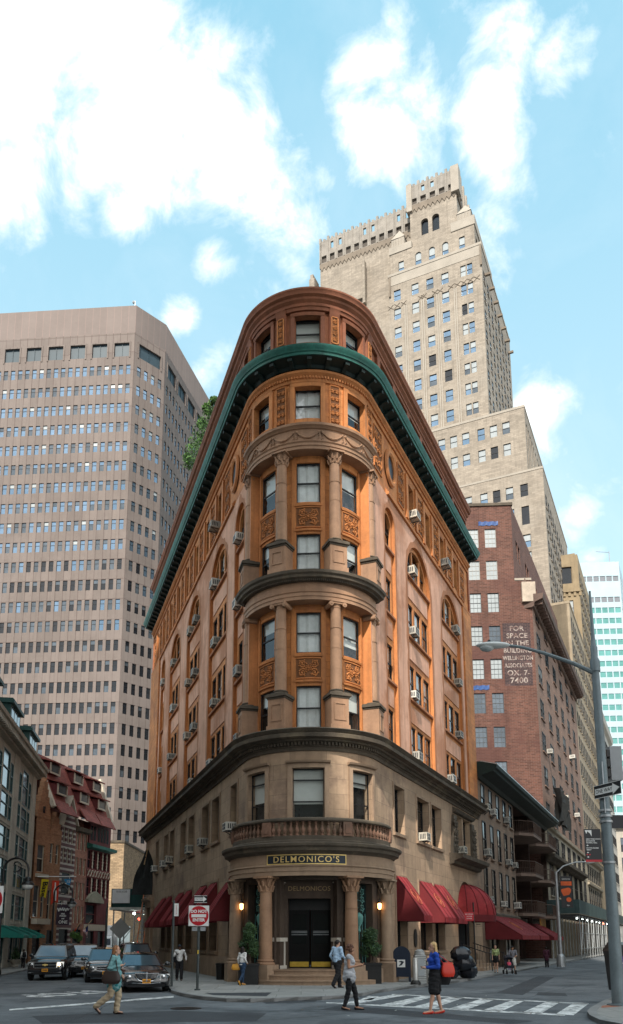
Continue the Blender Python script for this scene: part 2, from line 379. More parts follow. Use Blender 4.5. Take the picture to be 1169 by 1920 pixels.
# windows: built once for each size in a local frame (x along the wall, y outward), then copied
WINP = {}
def win_proto(w, h, kind='sash', shade=0, arch=None, gl=None, fr=None, bar=.05):
    key = (round(w, 2), round(h, 2), kind, round(shade, 1), gl and gl.name, fr and fr.name)
    if key in WINP: return WINP[key]
    f = MB(); b = bar
    f.box(-w / 2, -w / 2 + b, -.06, 0, 0, h); f.box(w / 2 - b, w / 2, -.06, 0, 0, h); f.box(-w / 2 + b, w / 2 - b, -.06, 0, 0, b); f.box(-w / 2 + b, w / 2 - b, -.06, 0, h - b, h)
    if kind in ('sash', 'grid'): f.box(-w / 2 + b, w / 2 - b, -.075, -.015, h * .5 - b * .6, h * .5 + b * .6)
    if kind == 'transom': f.box(-w / 2 + b, w / 2 - b, -.075, -.012, h * .76, h * .76 + b); f.box(-w / 2 + b, w / 2 - b, -.075, -.012, h * .33, h * .33 + b)
    if kind == 'grid':
        for x in (-w / 6, w / 6): f.box(x - .015, x + .015, -.05, -.02, b, h - b)
        for z in (h * .25, h * .75): f.box(-w / 2 + b, w / 2 - b, -.052, -.022, z - .015, z + .015)
    if kind == 'pair': f.box(-b, b, -.062, .004, b, h - b); f.box(-w / 2 + b, w / 2 - b, -.075, -.012, h * .5 - b * .5, h * .5 + b * .5)
    p = MB(); p.poly([(-w / 2 + b, -.045, b), (w / 2 - b, -.045, b), (w / 2 - b, -.045, h - b), (-w / 2 + b, -.045, h - b)], 0)
    p.poly([(-w / 2, -.30, 0), (w / 2, -.30, 0), (w / 2, -.30, h), (-w / 2, -.30, h)], 1)
    p.poly([(-w / 2, -.06, 0), (-w / 2, -.30, 0), (-w / 2, -.30, h), (-w / 2, -.06, h)], 1); p.poly([(w / 2, -.06, 0), (w / 2, -.30, 0), (w / 2, -.30, h), (w / 2, -.06, h)], 1)
    p.poly([(-w / 2, -.06, h), (-w / 2, -.30, h), (w / 2, -.30, h), (w / 2, -.06, h)], 1); p.poly([(-w / 2, -.06, 0), (-w / 2, -.30, 0), (w / 2, -.30, 0), (w / 2, -.06, 0)], 1)
    if shade > 0:
        n = 8 if shade > .95 else 1; z0 = h * (1 - shade) if shade < .95 else b
        rows = [[(x, -.14 + (.025 * math.sin(i * 2.1) if n > 1 else 0), z) for i, x in enumerate(lin(-w / 2 + .01, w / 2 - .01, n))] for z in (z0, h - .01)]
        p.grid(rows, 2)
    WINP[key] = (f, p, f.mesh('window', [fr or FRAME], smooth=0), p.mesh('pane', [gl or GLASS, ROOM, CURT if shade > .95 else BLIND], smooth=0))
    return WINP[key]
def put_windows(parent, specs, limit=100):
    """specs: (rank, proto, (x,y,z), rz) - the largest in view become window parts with a pane each, the rest one part"""
    specs = sorted(specs, key=lambda q: -q[0]); o0 = Vector((0, 0, 0)); p = parent
    while p is not None: o0 += p.location; p = p.parent
    for _, pr, loc, rz in specs[:limit]:
        a = bpy.data.objects.new('window', pr[2]); b = bpy.data.objects.new('pane', pr[3]); COL.objects.link(a); COL.objects.link(b)
        a.parent = parent; b.parent = a; a.location = Vector(loc) - o0; a.rotation_euler = (0, 0, rz)
    if len(specs) > limit:
        groups = {}
        mm = []; big = MB()
        for _, pr, loc, rz in specs[limit:]:
            c, s = math.cos(rz), math.sin(rz); F = lambda q: (loc[0] + c * q[0] - s * q[1], loc[1] + s * q[0] + c * q[1], loc[2] + q[2])
            for part, ms in ((pr[0], pr[2].materials), (pr[1], pr[3].materials)):
                idx = []
                for q in ms:
                    if q not in mm: mm.append(q)
                    idx.append(mm.index(q))
                i = len(big.v); big.v += [F(q) for q in part.v]
                for f, k, u in zip(part.f, part.m, part.u): big.f.append(tuple(i + j for j in f)); big.m.append(idx[k]); big.u.append(None)
        big.build('window', mm, parent, smooth=0, kind='stuff')
# ============================================================ the rounded corner building
BC = Vector((.4555, 34.5606)); BR = 3.0
DL = Vector((-.32026, .94733)); DR = Vector((.42713, .90419)); NL = Vector((-.94733, -.32026)); NR = Vector((.90419, -.42713))
AX = (NL + NR).normalized(); AT = Vector((-AX.y, AX.x)); PHT = math.acos(AX.dot(NR)); UT = BR * PHT
TL = BC + BR * NL; TR = BC + BR * NR; LL, LR = 30.5, 18.95
def PN(U):
    f = U / BR
    return (AX * math.cos(f) + AT * math.sin(f)) if abs(f) <= PHT else (NR if f > 0 else NL)
def P(U, v, z):
    f = U / BR
    if abs(f) <= PHT: q = BC + (AX * math.cos(f) + AT * math.sin(f)) * (BR + v)
    elif f > 0: q = TR + DR * (U - UT) + NR * v
    else: q = TL + DL * (-U - UT) + NL * v
    return (q.x, q.y, z)
def rzn(n): return math.atan2(-n[0], n[1])
def PA(deg): return BR * R(deg)              # path coordinate of an angle on the nose
PER = lin(-UT - LL, -UT, 10) + lin(-UT, UT, 44)[1:] + lin(UT, UT + LR, 8)[1:]
NOSE = lin(-UT, UT, 44)
b_org = (BC.x, BC.y - 3, 0)
FB = thing('corner_building', 'orange terracotta and brownstone building with a rounded columned corner and green cornice', 'building', b_org)
specs = []
def win(U, v, z, w, h, kind='sash', shade=None, gl=None, out=None, parent=None):
    if shade is None: shade = random.choice((0, 0, .3, .5, .5, .6, .8, 1))
    q = P(U, v, z); n = PN(U); d = math.hypot(q[0], q[1])
    view = Vector((-q[0], -q[1])).normalized()
    specs.append((w * h / d ** 2 * abs(view.dot(n)) + (.1 if abs(U) < UT else 0), win_proto(w, h, kind, shade, gl=gl), q, rzn(n)))
L2 = [(1.3, 2.5), (4.8, 6.4), (7.15, 8.9), (11.0, 12.6), (13.5, 15.15), (17.5, 19.0), (19.8, 21.4), (23.9, 25.0)]
R2 = [(2.3, 3.75), (5.75, 7.75), (8.25, 10.05)]
# ---- base wall with ground-floor and second-floor openings
w = MB(); ops = []
def surround(mb, U0, U1, z0, z1, v, t=.14, pr=.06, sill=True, hood=False, m=0):
    n = 1 if abs(U0) > UT else 6
    mb.sweep(P, lin(U0 - t, U1 + t, n), [(v, z1), (v + pr, z1), (v + pr, z1 + t), (v, z1 + t)], m)
    if hood: mb.sweep(P, lin(U0 - t - .05, U1 + t + .05, n), [(v, z1 + t), (v + pr + .1, z1 + t + .04), (v + pr + .14, z1 + t + .11), (v, z1 + t + .13)], m)
    for a, b in ((U0 - t, U0), (U1, U1 + t)): mb.sweep(P, [a, b], [(v, z0), (v + pr, z0), (v + pr, z1), (v, z1)], m)
    if sill: mb.sweep(P, lin(U0 - t - .06, U1 + t + .06, n), [(v, z0 - .16), (v + pr + .06, z0 - .16), (v + pr + .08, z0 - .03), (v, z0)], m)
for sgn, lst in ((-1, L2), (1, R2)):
    for a, b in lst:
        for z0, z1, k in ((1.15, 4.4, 'ground'), (6.4, 8.55, 'second')):
            if k == 'ground' and a > 23: continue
            U0, U1 = sorted((sgn * (UT + a), sgn * (UT + b))); ops.append((U0, U1, z0, z1))
            win((U0 + U1) / 2, -.30, z0, b - a, z1 - z0, 'transom' if k == 'second' else 'sash', shade=None if k == 'second' else 0)
            tr = MB(); surround(tr, U0, U1, z0, z1, 0, .12, .045); tr.build('window_surround', [BROWND], FB)
# nose second floor
for a in (-48, 0, 48):
    hw = .62 if a else .66; U = PA(a); ops.append((U - hw, U + hw, 6.42, 8.5)); tr = MB(); surround(tr, U - hw, U + hw, 6.42, 8.5, 0, .17, .07, hood=True); tr.build('window_surround', [BROWND], FB)
    win(U, -.22, 6.44, hw * 1.98, 2.06, 'transom', shade={-48: .6, 0: .7, 48: .3}[a], gl=GLASS)  # centre blind stands in for a bright reflection in the pane
# doorway and side openings of the entrance
ops += [(PA(-22), PA(22), .55, 4.0), (PA(34), PA(58), .55, 3.9), (PA(-58), PA(-34), .55, 3.9)]
# side entrance under the dome awning, and the ornate window above it
RD = (UT + 13.0, UT + 16.9)
ops += [(RD[0], RD[1], .35, 5.0, 'a'), (UT + 13.0, UT + 14.7, 6.5, 8.7), (UT + 14.95, UT + 16.6, 6.5, 8.7)]
LD = (-UT - 27.6, -UT - 26.0); ops.append((LD[0], LD[1], .2, 3.9))
for U0, U1 in ((UT + 13.0, UT + 14.7), (UT + 14.95, UT + 16.6)): win((U0 + U1) / 2, -.3, 6.5, U1 - U0, 2.2, 'sash')
wall(w, P, -UT - LL, UT + LR, 0, 9.25, ops, 0, .32, step=None if False else .0 or None) if False else None
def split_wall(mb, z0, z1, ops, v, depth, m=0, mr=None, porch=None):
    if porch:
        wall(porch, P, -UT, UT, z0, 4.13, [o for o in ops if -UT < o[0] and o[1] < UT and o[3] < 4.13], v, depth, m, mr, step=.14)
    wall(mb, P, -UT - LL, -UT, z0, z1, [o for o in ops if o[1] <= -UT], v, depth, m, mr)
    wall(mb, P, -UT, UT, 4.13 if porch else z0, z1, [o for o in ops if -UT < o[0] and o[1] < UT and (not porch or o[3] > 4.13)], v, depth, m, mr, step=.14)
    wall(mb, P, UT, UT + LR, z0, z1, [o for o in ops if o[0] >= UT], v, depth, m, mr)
pw = MB(); split_wall(w, 0, 9.25, ops, 0, .34, porch=pw); pw.build('porch_wall', [SHADEST], FB)
w.build('base_wall', [BROWN], FB)
# plinth
pl = MB()
pieces = [(-UT - LL, LD[0]), (LD[1], -PA(60))]
pl.sweep(P, [u for u in PER if u < LD[0]] + [LD[0]], [(-.02, 0), (.10, 0), (.10, .85), (.06, .95), (-.02, .95)])
pl.sweep(P, [LD[1]] + [u for u in PER if LD[1] < u < -PA(60)], [(-.02, 0), (.10, 0), (.10, .85), (.06, .95), (-.02, .95)])
pl.sweep(P, [u for u in PER if PA(60) < u < RD[0]] + [RD[0]], [(-.02, 0), (.10, 0), (.10, .85), (.06, .95), (-.02, .95)])
pl.sweep(P, [RD[1], UT + LR], [(-.02, 0), (.10, 0), (.10, .85), (.06, .95), (-.02, .95)])
islands(pl.build('plinth', [BROWND], FB))
# base cornice
bc = MB()
bc.sweep(P, PER, [(-.3, 9.2), (.06, 9.2), (.10, 9.32), (.16, 9.36), (.16, 9.50), (.34, 9.56), (.36, 9.62), (.60, 9.66), (.62, 9.80), (.56, 9.84), (.70, 9.98), (.66, 10.02), (-.45, 10.08)])
for U in lin(-UT - LL + .3, UT + LR - .3, 400): bc.sweep(P, [U - .035, U + .035], [(.15, 9.4), (.27, 9.4), (.27, 9.52), (.15, 9.52)])
bc.build('base_cornice', [SOOT], FB)
# ---- upper flats: stucco piers, arched bay recesses
LB = [(1.0, 2.7), (4.4, 8.4), (11.1, 15.1), (17.6, 21.6), (24.0, 25.7)]
RB = [(2.0, 3.5), (5.4, 9.6), (11.9, 16.1)]
FLO = [10.4, 13.6, 16.95, 20.3]
st = MB(); band = MB(); rec = MB(); sill = MB()
def bayops(sgn, lst): return [tuple(sorted((sgn * (UT + a), sgn * (UT + b)))) + (10.05, 22.3, 'a') for a, b in lst]
oL, oR = bayops(-1, LB), bayops(1, RB)
wall(st, P, -UT - LL, -UT + .12, 10.05, 22.9, oL, -.05, .17, 0, 1)
wall(st, P, UT - .12, UT + LR, 10.05, 22.9, oR, -.05, .17, 0, 1)
for s in (-1, 1): st.poly([P(s * (UT - .12), -.05, 10.05), P(s * (UT - .12), -.05, 22.9), P(s * (UT - .12), -.6, 22.9), P(s * (UT - .12), -.6, 10.05)], 1)
st.build('stucco_wall', [STUCCO, TERRAP], FB)
arches = []
for sgn, lst in ((-1, LB), (1, RB)):
    for a, b in lst:
        cu = (a + b) / 2; r = (b - a) / 2; top = 22.3 - r; wide = r > 1.2
        U = lambda x: sgn * (UT + x)
        # irregular stained band round the opening
        rnd = random.Random(int(a * 10)); t0 = .30 if wide else .2
        out, inn = [], []
        prof = [(0, -1)] + [(z, z) for z in lin(10.1, top, 14)]
        def edge(k): return t0 * (1 + .5 * math.sin(k * 2.3 + a) * .5 + rnd.uniform(-.15, .15))
        pts = []
        for i, z in enumerate(lin(10.1, top, 14)): pts.append(((a, z), (a - edge(i), z)))
        for i in range(1, 20):
            an = math.pi - math.pi * i / 20; e = edge(i + 20) + (.28 if i in (9, 10, 11) else 0)
            pts.append(((cu + r * math.cos(an), top + r * math.sin(an)), (cu + (r + e) * math.cos(an), min(22.85, top + (r + e) * math.sin(an)))))
        for i, z in enumerate(lin(top, 10.1, 14)): pts.append(((b, z), (b + edge(i + 50), z)))
        for (p, q), (p2, q2) in zip(pts, pts[1:]): band.poly([P(U(p[0]), -.044, p[1]), P(U(q[0]), -.044, q[1]), P(U(q2[0]), -.044, q2[1]), P(U(p2[0]), -.044, p2[1])])
        # recess back wall with windows
        rec = MB()
        v = -.21
        if wide: ws = [(cu + k * r * .64, r * .50) for k in (-1, 0, 1)]
        else: ws = [(cu, r * 1.22)]
        rops = []
        for fi, z in enumerate(FLO):
            for c, wd in ws:
                U0, U1 = sorted((U(c - wd / 2), U(c + wd / 2)))
                if fi < 3: rops.append((U0, U1, z, z + 1.78)); win((U0 + U1) / 2, v - .05, z, wd, 1.78)
        x0, x1 = sorted((U(a), U(b)))
        za = FLO[3]
        A = MB()
        wall(rec, P, x0, x1, 10.05, za, rops, v, .12, 0, 1)
        # arched head window: jamb ring, mullions, panes cut to the arc
        ri = r - .22
        arcs = lambda rr, n=18: [(cu + rr * math.cos(math.pi * i / n), top + rr * math.sin(math.pi * i / n)) for i in range(n + 1)]
        for (p, q) in zip(zip(arcs(r), arcs(r)[1:]), zip(arcs(ri), arcs(ri)[1:])):
            rec.poly([P(U(p[0][0]), v, p[0][1]), P(U(p[1][0]), v, p[1][1]), P(U(q[1][0]), v, q[1][1]), P(U(q[0][0]), v, q[0][1])], 1)
            rec.poly([P(U(q[0][0]), v, q[0][1]), P(U(q[1][0]), v, q[1][1]), P(U(q[1][0]), v - .15, q[1][1]), P(U(q[0][0]), v - .15, q[0][1])], 1)
        for xa, xb in ((a, a + .22), (b - .22, b)):
            q0, q1 = sorted((U(xa), U(xb))); rec.poly([P(q0, v, za), P(q1, v, za), P(q1, v, top), P(q0, v, top)], 1)
        for s2 in (-1, 1): rec.poly([P(U(cu + s2 * ri), v, za), P(U(cu + s2 * ri), v, top), P(U(cu + s2 * ri), v - .15, top), P(U(cu + s2 * ri), v - .15, za)], 1)
        hz = lambda x: top + math.sqrt(max(0, ri * ri - (x - cu) ** 2))
        fm = MB(); pn = MB(); cuts = [cu - ri, cu - ri * .36, cu + ri * .36, cu + ri] if wide else [cu - ri, cu + ri]
        if wide:
            for x in cuts[1:3]:
                q0, q1 = sorted((U(x - .09), U(x + .09))); rec.sweep(P, [q0, q1], [(v - .16, za), (v - .02, za), (v - .02, hz(x) - .01), (v - .16, hz(x) - .01)], 1)
        for x0_, x1_ in zip(cuts, cuts[1:]):
            n = 8; xs = lin(x0_ + (.09 if wide and x0_ > cu - ri + .01 else 0), x1_ - (.09 if wide and x1_ < cu + ri - .01 else 0), n)
            base = [(x, za + .05) for x in xs]; tp = [(x, max(za + .1, hz(x) - .03)) for x in xs]
            pn.poly([P(U(x), v - .14, z) for x, z in base + tp[::-1]], 0)
            pn.poly([P(U(x), v - .32, z) for x, z in base + tp[::-1]], 1)
            bl = [(x, z) for x, z in tp if z > za + .9]
            if len(bl) > 2 and random.random() < .7: pn.poly([P(U(x), v - .2, z) for x, z in [(bl[0][0], za + .9), (bl[-1][0], za + .9)] + bl[::-1]], 2)
            mz = za + .85; q0, q1 = sorted((U(xs[0]), U(xs[-1])))
            fm.sweep(P, [q0, q1], [(v - .135, mz), (v - .10, mz), (v - .10, mz + .07), (v - .135, mz + .07)])
            fm.sweep(P, [q0, q1], [(v - .135, za), (v - .10, za), (v - .10, za + .07), (v - .135, za + .07)])
            for x in (xs[0], xs[-1]): q0, q1 = sorted((U(x - .025), U(x + .025))); fm.sweep(P, [q0, q1], [(v - .135, za + .07), (v - .105, za + .07), (v - .105, min(mz + .7, hz(x))), (v - .135, min(mz + .7, hz(x)))])
        wn = fm.build('arched_window', [FRAME], FB); pn.build('pane', [GLASS, ROOM, BLIND], wn)
        rec.build('bay_recess', [TERRA, TERRAP], FB)
        # sills
        for z in FLO: q0, q1 = sorted((U(a), U(b))); sill.sweep(P, [q0, q1], [(v, z - .16), (v + .13, z - .14), (v + .13, z - .03), (v, z)], 0)
        for z in FLO[1:]: q0, q1 = sorted((U(a + .3), U(b - .3))); sill.sweep(P, [q0, q1], [(v, z - 1.25), (v + .04, z - 1.25), (v + .04, z - .38), (v, z - .38)], 1)
islands(band.build('stained_arch_band', [BAND], FB)); islands(sill.build('sill_course', [BAND, STUCCO], FB))
# ---- upper nose wall
nw = MB(); nops = []; ntr = MB()
for zi, (z, h) in enumerate(((10.22, 1.9), (13.58, 1.8), (17.26, 1.74), (20.5, 1.9))):
    for a in (-48, 0, 48):
        hw = .53 * 3 / 2.5; U = PA(a); nops.append((U - hw, U + hw, z, z + h))
        win(U, -.5 - .10, z, .53 * 2 * .985, h, 'sash', shade=(1 if a == 0 else random.choice((.3, .5, .7))), gl=GLASS)  # white centre curtains stand in for the pale reflection in these panes
wall(nw, P, -UT + .1, UT - .1, 10.05, 23.0, nops, -.5, .14, 0, 0, step=.14)
for a in (-48, 0, 48):
    hw = .53 * 1.2; U = PA(a)
    for z in (12.3, 13.42, 19.15, 20.33): ntr.sweep(P, lin(U - hw - .1, U + hw + .1, 8), [(-.51, z - .03), (-.42, z - .03), (-.40, z + .05), (-.51, z + .08)])
    for s in (-1, 1):
        for z0, z1 in ((10.1, 15.6), (17.1, 22.6)): ntr.sweep(P, [U + s * (hw + .13) - .11, U + s * (hw + .13), U + s * (hw + .13) + .11], [(-.51, z0), (-.45, z0), (-.45, z1), (-.51, z1)])
nw.build('nose_wall', [TERRA], FB); islands(ntr.build('nose_moulding', [TERRAP], FB))
def spiral(mb, F, cx, cy, r, a0, turns, s, th, m=0, n=16, d=0):
    pts = []; rad = []
    for i in range(n + 1):
        t = i / n; a = a0 + s * turns * 2 * math.pi * t; rr = r * (1 - .82 * t); pts.append(F(cx + rr * math.cos(a), cy + rr * math.sin(a), d)); rad.append(th * (1.1 - .5 * t))
    mb.pipe(pts, rad, 5, m); mb.ball(pts[-1], th * 1.5, m, 6, 4)
def scrolls(mb, F, w, h, th=.035, nx=2, ny=2, rosette=True, m=0, leafs=True):
    cw, chh = w / nx, h / ny; r = min(cw, chh) * .44
    for i in range(nx):
        for j in range(ny):
            cx = -w / 2 + cw * (i + .5); cy = -h / 2 + chh * (j + .5); sx = 1 if cx > 0 else -1; sy = 1 if cy > 0 else -1
            spiral(mb, F, cx, cy, r, math.atan2(-sy, -sx), 1.5, sx * sy, th, m)
            if leafs:
                for k in range(5):
                    a = k * 1.257 + i + j; p = (cx + r * 1.12 * math.cos(a), cy + r * 1.12 * math.sin(a)); q = (cx + r * .7 * math.cos(a + .5), cy + r * .7 * math.sin(a + .5))
                    mb.pipe([F(*p, 0), F((p[0] + q[0]) / 2 + .02, (p[1] + q[1]) / 2, th * .5), F(*q, 0)], [th * .4, th * .95, th * .3], 5, m)
    if rosette:
        rr = min(w, h) * .13; mb.ball(F(0, 0, th * .5), rr * .55, m, 8, 5)
        for k in range(8): mb.ball(F(rr * math.cos(k * .785), rr * math.sin(k * .785), 0), rr * .34, m, 6, 4)
def carved(U, v, z0, z1, w, th=.035, nx=2, ny=2, parent=None, ros=True, name='carved_panel'):
    g = MB(); k = max(1, int(w / .2)) if abs(U) < UT else 1; s = 3 / (3 + v) if abs(U) < UT else 1
    us = lin(U - w * s / 2, U + w * s / 2, k)
    for a, b in zip(us, us[1:]): g.poly([P(a, v, z0), P(b, v, z0), P(b, v, z1), P(a, v, z1)], 1)
    F = lambda x, y, d: P(U + x * s, v + .012 + d, (z0 + z1) / 2 + y)
    scrolls(g, F, w * .94, (z1 - z0) * .94, th, nx, ny, ros)
    t = .045
    for za, zb in ((z0 - t, z0), (z1, z1 + t)): g.sweep(P, us, [(v - .02, za), (v + .035, za), (v + .035, zb), (v - .02, zb)], 0)
    for ua, ub in ((us[0] - t, us[0]), (us[-1], us[-1] + t)): g.sweep(P, [ua, ub], [(v - .02, z0), (v + .035, z0), (v + .035, z1), (v - .02, z1)], 0)
    return g.build(name, [CARVE, CARVED], parent or FB)
for z0, z1 in ((12.46, 13.3), (19.33, 20.22)):
    for a in (-48, 0, 48): carved(PA(a), -.48, z0, z1, 1.06)
# ---- ring entablatures round the nose
RG = lin(-UT - .35, UT + .35, 60)
e1 = MB()
e1.sweep(P, RG, [(-.55, 15.72), (.04, 15.72), (.04, 15.86), (.07, 15.88), (.07, 16.02), (.11, 16.06), (.02, 16.1), (.02, 16.5), (-.55, 16.5)])
e1.build('lower_ring_entablature', [SHAFT], FB)
e1c = MB(); e1c.sweep(P, lin(-UT - .55, UT + .55, 60), [(-.55, 16.502), (.10, 16.5), (.16, 16.56), (.34, 16.62), (.36, 16.72), (.44, 16.78), (.46, 16.90), (.38, 16.93), (-.55, 16.97)])
for U in lin(-UT - .2, UT + .2, 96): e1c.sweep(P, [U - .022, U + .022], [(.10, 16.5), (.22, 16.5), (.22, 16.59), (.10, 16.59)])
e1c.build('lower_ring_cornice', [SOOT], FB)
e2 = MB()
e2.sweep(P, RG, [(-.55, 22.72), (.04, 22.72), (.04, 22.86), (.08, 22.88), (.08, 23.0), (.13, 23.05), (.02, 23.09), (.02, 23.68), (.08, 23.7), (.12, 23.76), (.20, 23.8), (.22, 23.9), (-.55, 23.94)])
e2.build('upper_ring_entablature', [SHAFT], FB)
gar = MB()
for k in range(-3, 4):
    a0 = k * 21
    pts = []
    for i in range(15):
        t = i / 14; pts.append(P(PA(a0 - 9 + 18 * t), .05, 23.55 - .30 * math.sin(math.pi * t) ** .8))
    gar.pipe(pts, [.02 + .03 * math.sin(math.pi * i / 14) for i in range(15)], 6)
    for s in (-9, 9): gar.ball(P(PA(a0 + s), .04, 23.54), .06, 0, 8, 5); gar.pipe([P(PA(a0 + s), .05, 23.5), P(PA(a0 + s + .8), .05, 23.3), P(PA(a0 + s - .5), .04, 23.18)], [.03, .035, .01], 5)
gar.build('garland', [SHAFT], FB)
# ---- columns
def obox(mb, ang, r, hw, d0, d1, z0, z1, m=0, tap=0):
    f = R(ang); n = AX * math.cos(f) + AT * math.sin(f); t = Vector((-n.y, n.x)); c = BC + n * r
    F = lambda x, y, z: (c.x + t.x * x + n.x * y, c.y + t.y * x + n.y * y, z)
    mb.box(-hw, hw, d0, d1, z0, z1, m, F, tap); return F
def column(name, ang, r, rad, z0, z1, cap, mats=None, ped=None):
    f = R(ang); n = AX * math.cos(f) + AT * math.sin(f); c = BC + n * r; C3 = (c.x, c.y, 0); mt = mats or SHAFT
    s = MB(); hc = rad * (2.3 if cap == 'leaf' else 1.2); zb = z0 + rad * .75; zc = z1 - hc
    s.lathe(C3, [(rad * 1.0, zb)] + [(rad * (1 - .14 * (i / 8) ** 1.8), zb + (zc - zb) * i / 8) for i in range(1, 9)], 24)
    k = 4 if zc - zb < 4.5 else 4
    for i in range(1, k): s.lathe(C3, [(rad * .985, zb + (zc - zb) * i / k - .004), (rad * 1.004, zb + (zc - zb) * i / k - .003), (rad * 1.004, zb + (zc - zb) * i / k + .003), (rad * .985, zb + (zc - zb) * i / k + .004)], 24)
    o = s.build(name, [mt], FB)
    b = MB(); b.lathe(C3, [(rad * 1.38, z0), (rad * 1.42, z0 + rad * .12), (rad * 1.34, z0 + rad * .28), (rad * 1.15, z0 + rad * .34), (rad * 1.12, z0 + rad * .45), (rad * 1.24, z0 + rad * .52), (rad * 1.22, z0 + rad * .68), (rad * 1.02, z0 + rad * .76)], 24)
    b.build('column_base', [SOOT if ped else mt], o)
    g = MB(); rt = rad * .86
    if cap == 'leaf':
        g.lathe(C3, [(rt * 1.08, zc), (rt * 1.12, zc + .03), (rt * 1.0, zc + .06), (rt * .98, zc + hc * .5), (rt * 1.25, zc + hc * .86)], 20)
        for row, (zz, k) in enumerate(((.04, 8), (.34, 8))):
            for i in range(k):
                a = 2 * math.pi * (i + .5 * row) / k; rr = rt * (1.08 + .05 * row)
                pt = lambda q, h: (c.x + q * math.cos(a), c.y + q * math.sin(a), zc + hc * h)
                g.pipe([pt(rr, zz), pt(rr * 1.12, zz + .18), pt(rr * 1.25, zz + .33), pt(rr * 1.42, zz + .34)], [rt * .2, rt * .22, rt * .18, rt * .1], 5)
        base = math.atan2(n.y, n.x)
        for i in range(4):
            a = base + math.pi / 4 + i * math.pi / 2; pt = lambda q, h: (c.x + q * math.cos(a), c.y + q * math.sin(a), zc + hc * h)
            g.pipe([pt(rt * 1.15, .55), pt(rt * 1.45, .78), pt(rt * 1.75, .86), pt(rt * 1.72, .72), pt(rt * 1.6, .76)], [rt * .12, rt * .15, rt * .16, rt * .13, rt * .1], 5)
        obox(g, ang, r, rad * 1.4, -rad * 1.4, rad * 1.4, z1 - hc * .13, z1)
    else:
        g.lathe(C3, [(rt * 1.06, zc), (rt * 1.10, zc + .04), (rt * 1.0, zc + .07), (rt * 1.02, zc + hc * .4), (rt * 1.2, zc + hc * .6)], 20)
        F = obox(g, ang, r, rad * 1.3, -rad * 1.2, rad * 1.2, z1 - hc * .22, z1)
        for sx in (-1, 1):
            g.tube(F(sx * rad * 1.22, -rad * 1.1, zc + hc * .45), F(sx * rad * 1.22, rad * 1.15, zc + hc * .45), rad * .40, rad * .40, 12)
            g.tube(F(sx * rad * 1.22, rad * 1.15, zc + hc * .45), F(sx * rad * 1.22, rad * 1.24, zc + hc * .45), rad * .17, rad * .17, 8)
        obox(g, ang, r, rad * 1.25, -rad * 1.05, rad * 1.08, zc + hc * .52, z1 - hc * .22)
    g.build('capital', [mt], o)
    if ped:
        q = MB(); p0, p1 = ped; hw = rad * 1.55
        obox(q, ang, r, hw * 1.12, -.5, hw * 1.12, p0, p0 + .22); obox(q, ang, r, hw, -.5, hw, p0 + .22, p1 - .24, 0)
        for x0, x1, za, zb2 in ((-hw * .68, hw * .68, p1 - .50, p1 - .44), (-hw * .68, hw * .68, p0 + .40, p0 + .46)):
            F = obox(q, ang, r, hw * .68, hw - .01, hw + .03, za, zb2)
        for sx in (-1, 1):
            f2 = lambda x, y, z: F(x, y, z); q.box(sx * hw * .62 - .03, sx * hw * .62 + .03, hw - .01, hw + .03, p0 + .46, p1 - .50, 0, f2)
        obox(q, ang, r, hw * 1.08, -.5, hw * 1.08, p1 - .24, p1 - .16, 1); obox(q, ang, r, hw * 1.24, -.5, hw * 1.24, p1 - .16, p1 - .05, 1); obox(q, ang, r, hw * 1.1, -.5, hw * 1.1, p1 - .05, p1, 1)
        q.build('pedestal', [SHAFT, SOOT], o)
for a in (-72, -24, 24, 72):
    column('column', a, 2.85, .25, 11.66, 15.72, 'ionic', ped=(10.07, 11.66)); column('column', a, 2.85, .25, 18.4, 22.72, 'leaf', ped=(16.96, 18.4))
# ---- frieze floor under the green cornice
ff = MB(); fo = []; fp = MB()
for sgn, ln in ((-1, LL), (1, LR)):
    u = 6.0
    while u + 1 < ln - .8:
        U0, U1 = sorted((sgn * (UT + u), sgn * (UT + u + 1.0))); fo.append((U0, U1, 23.55, 25.55)); win((U0 + U1) / 2, -.42, 23.55, 1.0, 2.0)
        carved(sgn * (UT + u + 2.2), -.08, 23.5, 25.6, 1.0, .045, 2, 3, ros=False)
        for x in (-.32, 1.32): fp.sweep(P, sorted((sgn * (UT + u + x - .16), sgn * (UT + u + x + .16))), [(-.11, 23.3), (.0, 23.3), (.0, 25.8), (-.11, 25.8)])
        u += 3.05
    carved(sgn * (UT + 1.3), -.08, 23.5, 25.7, 1.0, .045, 2, 3, ros=False); carved(sgn * (UT + 4.7), -.08, 23.5, 25.7, .9, .045, 2, 3, ros=False)
    # oculus
    cu = UT + 3.0; oc = MB()
    ringp = [(.62, -.11), (.78, -.04), (.72, .06), (.60, .08), (.52, .0), (.50, -.3)]
    rows = [[P(sgn * (cu + r * math.cos(a)), v, 24.6 + 1.25 * r * math.sin(a)) for r, v in ringp] for a in lin(0, 2 * math.pi, 28)]
    oc.grid(rows, 0); ow = oc.build('oculus_window', [TERRAP], FB)
    g = MB(); g.poly([P(sgn * (cu + .51 * math.cos(a)), -.06, 24.6 + .64 * math.sin(a)) for a in lin(0, 2 * math.pi, 20)[:-1]]); g.build('pane', [NAVY], ow)
